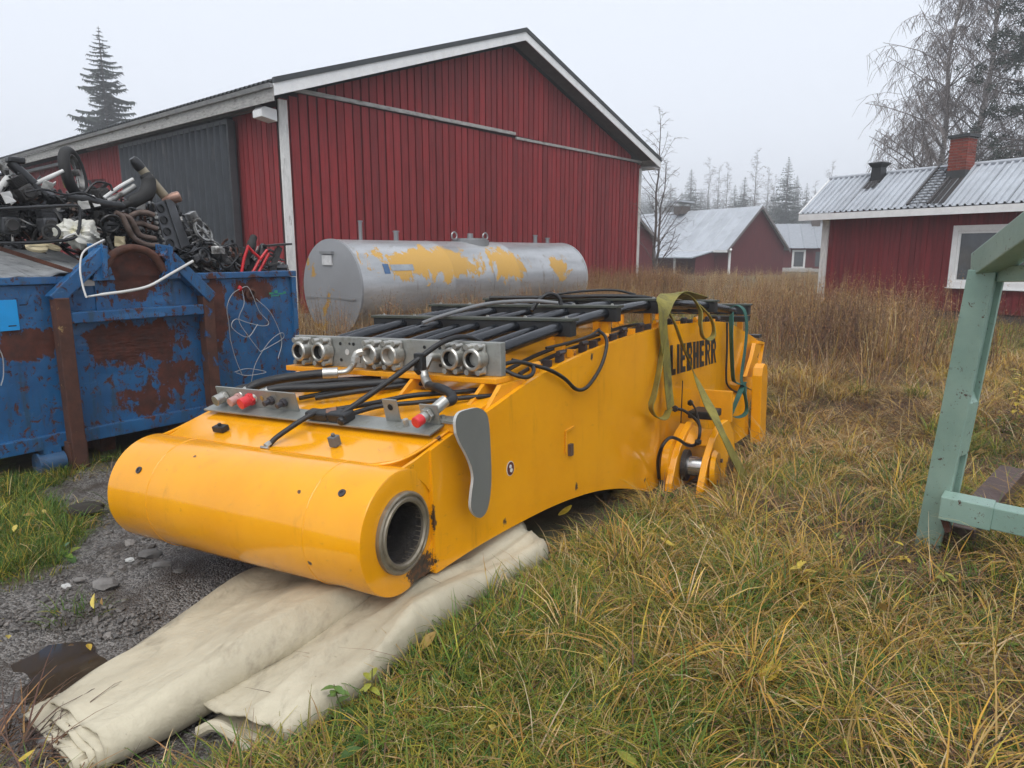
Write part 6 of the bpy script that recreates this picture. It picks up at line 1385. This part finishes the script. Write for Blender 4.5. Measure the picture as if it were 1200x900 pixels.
def rosette(t, rd, n, l0, l1, cols):
    for _ in range(n):
        a = rd.uniform(0,6.283); r = rd.uniform(0,.07); p = V(r*math.cos(a), r*math.sin(a), rd.uniform(.005,.05)); d = V(math.cos(a), math.sin(a), rd.uniform(-.1,.8)); d = unit(d)
        l = rd.uniform(l0,l1); w = l*rd.uniform(.4,.7); s_ = unit(np.cross(d, V(0,0,1)) + V(1e-4,0,0)); u = np.cross(s_, d); b = len(t.v); c = jit(rd.choice(cols), rd)
        for k, ww in enumerate((.12,.8,1.,.7,.05)):
            q = p + d*l*k/4 - u*l*.3*(k/4)**2; t.v += [q - s_*w*ww/2 + u*w*ww*.18, q, q + s_*w*ww/2 + u*w*ww*.18]; t.c += [c]*3
        for k in range(4): i = b+3*k; t.f += [(i,i+1,i+4,i+3),(i+1,i+2,i+5,i+4)]
tuft_set('broad_weed', 7, lambda t, rd: rosette(t, rd, rd.randint(7,14), .025, .06, GR + GR + YG[:1] + [(.10,.17,.09)]))
tuft_set('dead_leaf', 7, lambda t, rd: rosette(t, rd, rd.randint(1,3), .03, .075, [(.45,.33,.05),(.30,.19,.06),(.22,.13,.06),(.48,.38,.10),(.14,.09,.05)]))
def twigs_(t, rd):
    for _ in range(rd.randint(1,3)):
        a = rd.uniform(0,6.283); l = rd.uniform(.15,.5); p = V(rd.uniform(-.1,.1), rd.uniform(-.1,.1), .02); q = p
        pts = []
        for k in range(4): pts.append(q); q = q + V(math.cos(a), math.sin(a), rd.uniform(-.02,.35))*l/3; a += rd.uniform(-.4,.4)
        t.strip(pts, .006, jit(rd.choice(DK), rd))
tuft_set('dry_twig', 6, twigs_)
def geo_scatter(name, label, key, pts, rot, sc, ix):
    col, nv = PROT[key]; n = len(pts); me = bpy.data.meshes.new(name); me.vertices.add(n); me.vertices.foreach_set('co', np.asarray(pts, np.float32).ravel())
    a = me.attributes.new('rot','FLOAT_VECTOR','POINT'); a.data.foreach_set('vector', np.asarray(rot, np.float32).ravel())
    a = me.attributes.new('sc','FLOAT','POINT'); a.data.foreach_set('value', np.asarray(sc, np.float32))
    a = me.attributes.new('ix','INT','POINT'); a.data.foreach_set('value', np.asarray(ix, np.int32))
    o = bpy.data.objects.new(name, me); COL.objects.link(o)
    g = bpy.data.node_groups.new(name, 'GeometryNodeTree')
    g.interface.new_socket('Geometry', in_out='INPUT', socket_type='NodeSocketGeometry'); g.interface.new_socket('Geometry', in_out='OUTPUT', socket_type='NodeSocketGeometry')
    gi = g.nodes.new('NodeGroupInput'); go = g.nodes.new('NodeGroupOutput'); iop = g.nodes.new('GeometryNodeInstanceOnPoints'); ci = g.nodes.new('GeometryNodeCollectionInfo')
    ci.inputs['Collection'].default_value = col; ci.inputs['Separate Children'].default_value = True; ci.inputs['Reset Children'].default_value = True
    def na(nm, ty): x = g.nodes.new('GeometryNodeInputNamedAttribute'); x.data_type = ty; x.inputs['Name'].default_value = nm; return x.outputs['Attribute']
    iop.inputs['Pick Instance'].default_value = True
    g.links.new(gi.outputs[0], iop.inputs['Points']); g.links.new(ci.outputs[0], iop.inputs['Instance'])
    g.links.new(na('ix','INT'), iop.inputs['Instance Index']); g.links.new(na('rot','FLOAT_VECTOR'), iop.inputs['Rotation']); g.links.new(na('sc','FLOAT'), iop.inputs['Scale'])
    g.links.new(iop.outputs[0], go.inputs[0])
    md = o.modifiers.new('scatter','NODES'); md.node_group = g
    tag(o, label, None, None, 'stuff'); return o
# where things stand
def sdot(X, Y, o, d): return (X-o[0])*d[0] + (Y-o[1])*d[1]
bh1 = V(bv[0], bv[1], 0); bA = np.linalg.inv(np.array([[bu[0], bv[0]],[bu[1], bv[1]]]))
def boom_ab(X, Y): dx, dy = X-BO[0], Y-BO[1]; return bA[0,0]*dx + bA[0,1]*dy, bA[1,0]*dx + bA[1,1]*dy
TARP = [g0(*p) for p in [(50,815),(300,665),(470,640),(600,600),(640,655),(580,705),(488,772),(350,880),(250,880),(110,900)]]
TARPX = [(lambda c: (c[0]+(q[0]-c[0])*1.10, c[1]+(q[1]-c[1])*1.10))(np.mean(TARP,0)) for q in TARP]
def free(X, Y, pad=.0):
    ok = np.ones(X.shape, bool)
    a, b = boom_ab(X, Y); ok &= ~((a > .10-pad) & (a < 1.68) & (b > -.35) & (b < 5.3))
    ok &= ~((a > -.16) & (a < .12) & (b > .8) & (b < 2.7))
    ok &= ~((a > -.42) & (a < .1) & (b > 2.68) & (b < 3.5)); ok &= ~((a > -.22) & (a < .1) & (b > 4.3) & (b < 5.2))
    ok &= ~in_poly(X, Y, TARP) & ~(in_poly(X, Y, TARPX) & (rng.random(X.shape) < .8)) & ~(in_poly(X-.02, Y+.09, TARP)) & ~(in_poly(X-.05, Y+.16, TARP) & (rng.random(X.shape) < .6))
    s, d = sdot(X, Y, CO, cd), -sdot(X, Y, CO, cn); ok &= ~((s > S0-.05) & (s < S1+.05) & (d > .0) & (d < 5.8))
    s, d = sdot(X, Y, GL, gd), -sdot(X, Y, GL, gn); ok &= ~((s > -.1) & (s < GW+.1) & (d > -.1) & (d < 20))
    s, d = sdot(X, Y, TB, td), -sdot(X, Y, TB, gn); ok &= ~((s > -.1) & (s < TL+.1) & (abs(d) < .7))
    s, d = sdot(X, Y, HO, hd), -sdot(X, Y, HO, hn); ok &= ~((s > HX0-.1) & (d > -.1) & (d < HD+.4))
    s, d = sdot(X, Y, fo, fdv), (X-fo[0])*(-fdv[1]) + (Y-fo[1])*fdv[0]; ok &= ~((s > -2.4) & (s < 6.2) & (d > -.2) & (d < 13))
    s, d = sdot(X, Y, f0, fa), 0; ok &= ~((np.hypot(X-f0[0], Y-f0[1]) < .16) | ((np.hypot(X-f0[0]+.12, Y-f0[1]+.2) < .34) & (rng.random(X.shape) < .75)))
    ok &= ~((a > -.75) & (a < .1) & (b > 2.3) & (b < 3.2) & (rng.random(X.shape) < .6))
    return ok
def cand(n, y0, y1, p=1.0, margin=260):
    """random spots spread over the part of the ground the photograph looks at, and a little beyond"""
    y = (y0**p + (y1**p - y0**p)*rng.random(n))**(1/p); half = (600+margin)/F*(y*_c + EYE*_s)
    x = rng.uniform(-1, 1, n)*half; return x, y
def lumps(X, Y, f, s=0.): return .5 + .25*(np.sin(f*X+1.3*s)*np.sin(f*.9*Y+s) + np.sin(f*1.7*X-f*.8*Y+2*s))
def put(name, label, key, X, Y, prob, s0=.8, s1=1.25, tilt=.12, ok=None):
    k = (rng.random(X.shape) < prob) & (free(X, Y) if ok is None else ok)
    X, Y = X[k], Y[k]; n = len(X); Z = ground_z(X, Y)
    rot = np.stack([rng.normal(0, tilt, n), rng.normal(0, tilt, n), rng.uniform(0, 6.283, n)], 1)
    return geo_scatter(name, label, key, np.stack([X,Y,Z],1), rot, rng.uniform(s0, s1, n), rng.integers(0, PROT[key][1], n))
_wv = [(rng.uniform(0,6.28), rng.uniform(0,6.28), rng.uniform(.6,1.4)) for _ in range(40)]
def field(X, Y, f, k):
    s = 0.
    for a, ph, q in _wv[k*7:k*7+7]: s = s + np.sin(f*q*(X*math.cos(a) + Y*math.sin(a)) + ph)
    return np.clip(.5 + s/5.2, 0, 1)
def sstep(v, a, b): t = np.clip((v-a)/(b-a), 0, 1); return t*t*(3-2*t)
def left_side(X, Y):  # left of boom/tarp
    a, b = boom_ab(X, Y); return a > .9
gmk = lambda X, Y: gravel_mask(X, Y)
# lawn on the left by the container, and greener foreground by the tarp
X, Y = cand(26000, 1.1, 7.5, 1.4); L = left_side(X, Y); G = gmk(X, Y); A, Bb = boom_ab(X, Y)
fgreen = np.clip(1.25 - np.abs(X - .45)/1.0, 0, 1)*np.clip((4.2 - Y)/1.6, 0, 1)
put('green_lawn', 'short green grass in front of the container', 'lawn_tuft', X, Y, np.where(L, (1-np.clip(G*1.6,0,1))*.95 + .02*(lumps(X,Y,5) > .75), 0), .5, .88)
X, Y = cand(20000, 1.0, 5.5, 1.4); L = left_side(X, Y); G = gmk(X, Y); fg = np.clip(1.2 - np.abs(X - .35)/1.1, 0, 1)*np.clip((4.6 - Y)/1.6, 0, 1)
put('green_yellow_grass', 'olive green grass along the edge of the tarpaulin', 'mixed_tuft', X, Y, np.where(L, .05*(1-G), (1-G)*(.10 + .85*fg*(.35+lumps(X,Y,3.1)) + .25*sstep(field(X,Y,4.5,0), .58, .72)*np.clip(1.7-X,.25,1))), .8, 1.3)
X, Y = cand(12000, 1.0, 6.5, 1.4); L = left_side(X, Y); G = gmk(X, Y)
put('fresh_grass', 'fresh green grass blades among the straw', 'lawn_tuft', X, Y, np.where(L, 0, (1-G)*(.60*sstep(field(X,Y,5.,1), .58, .72)*np.clip(1.8-X,.3,1) + .22*fg[:12000] + .03)), .8, 1.3)
X, Y = cand(26000, 1.0, 11., 1.35); L = left_side(X, Y); G = gmk(X, Y)
put('straw_grass', 'matted ochre straw grass right of the boom', 'straw_mat', X, Y, np.where(L, .0, (1-G)*(1-.7*sstep(field(X,Y,2.6,4), .55, .7))*np.clip(.12 + .5*np.clip(X-.3,0,1) + .4*np.clip(Y-3.2,0,1), 0, .95)*(.25 + .75*sstep(field(X,Y,4.,2), .34, .56))), .8, 1.35, .1)
X, Y = cand(12000, 1.0, 12., 1.35); L = left_side(X, Y)
put('brown_thatch', 'dark brown flattened dead grass', 'brown_mat', X, Y, np.where(L, .0, np.maximum(.95*(1-sstep(field(X,Y,4.,2), .42, .62)), .75*sstep(field(X,Y,2.6,4), .55, .7))*np.clip(X+.1,0.15,1)), .8, 1.3, .1)
X, Y = cand(900, 1.3, 9., 1.2); L = left_side(X, Y); G = gmk(X, Y)
put('grass_tussocks', 'arching green and yellow grass tussocks', 'tussock', X, Y, np.where(L, .02, (1-G)*np.where(Y < 1.8, .05, .60*sstep(field(X,Y,3.2,3), .45, .65) + .06)), .6, 1.05, .1)
X, Y = cand(2600, 1.5, 11., 1.25); L = left_side(X, Y); G = gmk(X, Y)
put('straw_tussocks', 'golden straw tussocks bending over in the rough grass', 'straw_tussock', X, Y, np.where(L, 0, (1-G)*(.02 + .32*sstep(field(X,Y,3.,5), .45, .65))*np.clip(X+.3,0,1)*np.clip(Y-1.1,0,1)), .6, 1.1, .12)
X, Y = cand(5000, 1.6, 12., 1.2); L = left_side(X, Y); G = gmk(X, Y)
put('long_straw', 'long bent straw stems in the rough grass', 'long_straw', X, Y, np.where(L, 0, (1-G)*np.clip((X-.6)*.3,0,.20)), .7, 1.2, .15)
X, Y = cand(5200, 1.1, 7., 1.3); L = left_side(X, Y); G = gmk(X, Y)
put('broad_leaf_weeds', 'small broad leaved weeds low in the grass', 'broad_weed', X, Y, np.where(L, .06*(1-G), (1-G)*(.05 + .55*sstep(field(X,Y,3.6,1), .5, .7) + .2*fg[:5200]*0)), .7, 1.3, .2)
X, Y = cand(2600, 1.1, 8., 1.3); L = left_side(X, Y); G = gmk(X, Y)
put('leaf_litter', 'yellow and brown dead leaves caught in the grass', 'dead_leaf', X, Y, np.where(L, .03, (1-G)*.35), .7, 1.2, .4)
X, Y = cand(1600, 1.1, 9., 1.3); L = left_side(X, Y); G = gmk(X, Y)
put('dry_twigs', 'thin dark dead stems lying in the straw', 'dry_twig', X, Y, np.where(L, 0, (1-G)*.4), .7, 1.3, .2)
# tall brown growth
X, Y = cand(15000, 7.0, 48, .9, 160); pxx, _p = project(np.stack([X,Y,0*X],-1))
rightstrip = np.clip((pxx-1040)/80, 0, 1)*(Y < 17)
nearend = (pxx > 872) & (pxx < 1030)
dens = np.where(nearend, np.clip((Y-7.9)/2, 0, 1)*.85, np.clip((Y-9)/3, 0, 1)*.85)
dens = dens*(1 - .985*rightstrip)*np.where(pxx < 860, np.clip((Y-11)/2, 0, 1), 1)
lane = (np.abs(pxx-800) < 70) & (Y > 13) & (Y < 20)           # short green grass strip behind the boom
dens = np.where(lane, .0, dens)
put('tall_brown_grass', 'tall brown reedy grass in front of the far houses', 'reed_grass', X, Y, dens*.55*(.35 + 1.1*(lumps(X,Y,.9) > .48)), .5, .95, .12)
X, Y = cand(6000, 7.5, 30, .9, 160); pxx, _p = project(np.stack([X,Y,0*X],-1)); rs = np.clip((pxx-1040)/80, 0, 1)*(Y < 17)
put('brown_weeds', 'brown seeding weeds standing in the rough field', 'brown_weed', X, Y, np.clip((Y-8.5)/3,0,1)*.3*(1-.92*rs)*np.where((np.abs(pxx-800) < 70) & (Y > 13) & (Y < 20), 0, 1)*np.where(pxx < 860, np.clip((Y-11)/2, 0, 1), 1), .6, 1.05, .14)
X, Y = cand(5000, 8.5, 17, .9, 160); pxx, _p = project(np.stack([X,Y,0*X],-1))
put('dead_weed_stalks', 'dark dead weed stalks in front of the red house', 'dead_stalks', X, Y, np.clip((pxx-880)/80,0,1)*np.clip((Y-9)/2,0,1)*.42*(1-.86*np.clip((pxx-1030)/60,0,1))*(.3+1.2*sstep(field(X,Y,1.6,4),.4,.6)), .45, 1.05, .14)
X, Y = cand(4200, 9.5, 19, .9, 160); pxx, _p = project(np.stack([X,Y,0*X],-1))
put('tall_stalks', 'tall straw coloured stalks standing in front of the house wall', 'tall_stalks', X, Y, np.where(pxx > 830, (.14 + .5*sstep(field(X,Y,1.4,5),.5,.65))*(1-.85*np.clip((pxx-1050)/60,0,1)), np.where(Y > 14, .12, 0)), .7, 1.1, .12)
# growth round the tank
s_ = rng.uniform(-1.2, 8.2, 2600); d_ = rng.uniform(-.2, 2.6, 2600); P3 = TB[None] + td[None]*s_[:,None] + gn[None]*d_[:,None]; X, Y = P3[:,0], P3[:,1]
put('tank_weeds', 'rusty brown grass growing round the silver tank', 'reed_grass', X, Y, .40*np.clip(1.1-.1*d_,0,1)*np.clip((s_+.6)/2.2,.10,1), .45, .85, .15)
X, Y = X[:700], Y[:700]
put('tank_stalks', 'dead stalks growing round the silver tank', 'brown_weed', X, Y, .4*np.clip((s_[:700]+1.2)/2,.2,1), .6, 1.05, .12)
s_ = rng.uniform(7.2, 15.2, 900); d_ = rng.uniform(-2.2, .0, 900); P3 = GL[None] + gd[None]*s_[:,None] + gn[None]*(.2-d_)[:,None]
put('barn_weeds', 'pinkish brown weeds along the right foot of the barn gable', 'brown_weed', P3[:,0], P3[:,1], .55, .8, 1.35, .08)
# green verge
X, Y = cand(14000, 9, 22, 1., 160); pxx, _p = project(np.stack([X,Y,0*X],-1))
put('green_verge', 'yellow green grass verge by the red house and behind the boom', 'mixed_tuft', X, Y, np.where(((pxx > 1040) & (Y > 10.5) & (Y < 17)) | ((np.abs(pxx-805) < 85) & (Y > 12.5) & (Y < 21)), .8, .03), 1.0, 1.7)
# gravel stones
gcol = bpy.data.collections.new('gravel_bits'); GVM = pm('gravel_stone', (.135,.122,.11), .55, var=.4, scale=30, rnd=.55)
for i in range(5):
    bm = bmesh.new(); bmesh.ops.create_icosphere(bm, subdivisions=1, radius=1)
    for v_ in bm.verts: v_.co = Vector((v_.co.x*random.uniform(.8,1.2), v_.co.y*random.uniform(.6,1.), v_.co.z*random.uniform(.4,.7)))
    me = bpy.data.meshes.new('gravel'); bm.to_mesh(me); bm.free(); me.materials.append(GVM); gcol.objects.link(bpy.data.objects.new('gravel', me))
PROT['gravel'] = (gcol, 5)
n = 34000; X = rng.uniform(-3.4, .4, n); Y = rng.uniform(.7, 4.6, n); k = (gmk(X, Y) > rng.uniform(.2,.75,n)) & free(X, Y)
P1 = at(18,772,z=0); k &= ~(np.hypot((X-P1[0])/.42, (Y-P1[1])/.28) < 1)
X, Y = X[k], Y[k]; n = len(X)
geo_scatter('gravel', 'loose wet gravel in the yard', 'gravel', np.stack([X, Y, ground_z(X,Y) + gmk(X,Y)*.018*np.sin(9*X+3*np.sin(4*Y))*np.sin(7*Y)],1), rng.uniform(0,6.28,(n,3))*np.array([.1,.1,1]), np.exp(rng.normal(-5.0,.5,n)), rng.integers(0,5,n))
# the wood that closes the view, too far to tell its trees apart
wcol = bpy.data.collections.new('wood_trees')
for s5 in (51, 52, 53):
    tr_, cr_ = spruce_meshes(14, 3.6, s5, .03, 6)
    me = bpy.data.meshes.new('wood_tree'); me.from_pydata([tuple(q) for q in cr_.v], [], cr_.f); me.materials.append(NEEDLE); wcol.objects.link(bpy.data.objects.new('wood_tree', me))
PROT['wood'] = (wcol, 3)
n = 170; Y = rng.uniform(205, 300, n); X = (rng.uniform(690, 1080, n)-600)/F*Y
geo_scatter('far_wood', 'misty conifer wood closing the view behind the red houses', 'wood', np.stack([X, Y, 0*X],1), np.stack([0*X, 0*X, rng.uniform(0,6.28,n)],1), rng.uniform(1.0,1.6,n)*Y/235, rng.integers(0,3,n))
# single plants and leaves
def leaf_mb(p, d, l, w, curl=.2):
    d = unit(d); s = unit(np.cross(d, V(0,0,1))); u = np.cross(s, d); rows = []
    for k in range(5):
        t = k/4; ww = w*math.sin(math.pi*(.08+.88*t))**.8*.5; q = p + d*l*t + u*(-curl*l*t*t); rows.append([q - s*ww + u*ww*.25, q, q + s*ww + u*ww*.25])
    m = MB(); m.loft(rows); return m
LG = pm('fresh_leaf', (.085,.16,.025), .5, var=.3, scale=30); LY = pm('yellow_leaf', (.50,.36,.03), .5, var=.3, scale=30); LYG = pm('yellow_green_leaf', (.26,.27,.03), .5, var=.3, scale=30); LB = pm('bluish_leaf', (.10,.17,.085), .5, var=.3, scale=30); STEMM = pm('plant_stem', (.10,.09,.03), .7)
def leafy(px_, py_, h, nl, ll, mt, label, seed, upright=False):
    rd = random.Random(seed); p = at(px_, py_, z=0); p[2] = float(ground_z(p[0],p[1])); t = thing('leafy_plant', label, 'plant', p)
    m = MB(); top = p + V(rd.uniform(-.03,.03), rd.uniform(-.03,.03), h); m.tube([p, (p+top)/2 + V(.01,0,0), top], [.004,.003,.002], 5); m.build('stem', STEMM, t)
    for k in range(nl):
        u = rd.uniform(.25,1) if nl > 4 else 1; a = k*2.4 + rd.uniform(-.4,.4); q = p + (top-p)*u
        leaf_mb(q, V(math.cos(a), math.sin(a), rd.uniform(.0,.7)), ll*rd.uniform(.7,1.15), ll*.5, .35).build('leaf', mt, t, smooth=True, fix=False)
leafy(400,866,.16,7,.055,LG,'green leafy seedling at the right edge of the lower tarpaulin fold',1)
leafy(428,850,.17,6,.05,LYG,'yellowish seedling just right of the green one by the tarpaulin',2)
leafy(627,752,.10,9,.05,LG,'bright green low plant in the grass right of the tarpaulin',3)
leafy(645,738,.12,8,.045,LYG,'yellow green low plant beside the bright green one',4)
leafy(690,858,.08,7,.05,LB,'bluish green low plant in the bottom foreground grass',5)
leafy(712,862,.08,6,.045,LB,'second bluish plant right of the first in the bottom foreground',6)
leafy(1102,702,.16,12,.06,LYG,'ferny yellow green plant below the green frame post',7)
leafy(1062,672,.15,10,.05,LY,'yellow leaved plant just left of the foot of the green post',8)
leafy(1188,500,.55,26,.09,LY,'yellow autumn shrub behind the green frame',9)
leafy(935,705,.20,8,.06,LY,'yellow leaved stem in the middle of the straw',10)
leafy(875,845,.06,4,.08,LG,'small green plant low in the bottom foreground',11)
leafy(425,398,.55,16,.10,pm('yellow_flower',(.55,.50,.06),.6),'yellow flowering plant in front of the silver tank end',12)
leafy(1120,470,.5,18,.09,LYG,'yellow green shrub left of the green post among brown weeds',13)
leafy(940,780,.05,3,.05,LYG,'tiny yellow green sprout near the yellow fallen leaf',14)
for i, (px_, py_, l, lab, mt) in enumerate(((890,800,.12,'large bright yellow fallen leaf curled on the foreground grass',LY),(722,788,.09,'narrow yellow leaf fallen in the green foreground',LY),(655,604,.10,'yellow fallen leaf in the grass under the boom arch',LY),(750,900,.08,'brownish yellow leaf at the bottom edge',LYG),(20,893,.05,'small yellow leaf at the bottom left corner',LY),(790,640,.08,'pale yellow leaf in the straw under the pin lug',LY))):
    p = at(px_, py_, z=.09); o = leaf_mb(p, V(.8,.5,.15) if i % 2 == 0 else V(-.7,.4,.1), l, l*.55, -.3).build('fallen_leaf', mt, None, smooth=True, fix=False); tag(o, lab, 'leaf')
# ================================================================== HAZE
m = bpy.data.materials.new('mist'); m.use_nodes = True; t = m.node_tree; t.nodes.clear(); oo = t.nodes.new('ShaderNodeOutputMaterial'); pv = t.nodes.new('ShaderNodeVolumePrincipled')
pv.inputs['Color'].default_value = (.93,.95,.98,1); pv.inputs['Density'].default_value = .0022; pv.inputs['Anisotropy'].default_value = .0
t.links.new(pv.outputs[0], oo.inputs['Volume'])
mb_ = MB(); mb_.box(V(-430,-15,-2.0), V(860,0,0), V(0,445,0), V(0,0,36)); hz = mb_.build('haze', m); hz['kind'] = 'stuff'
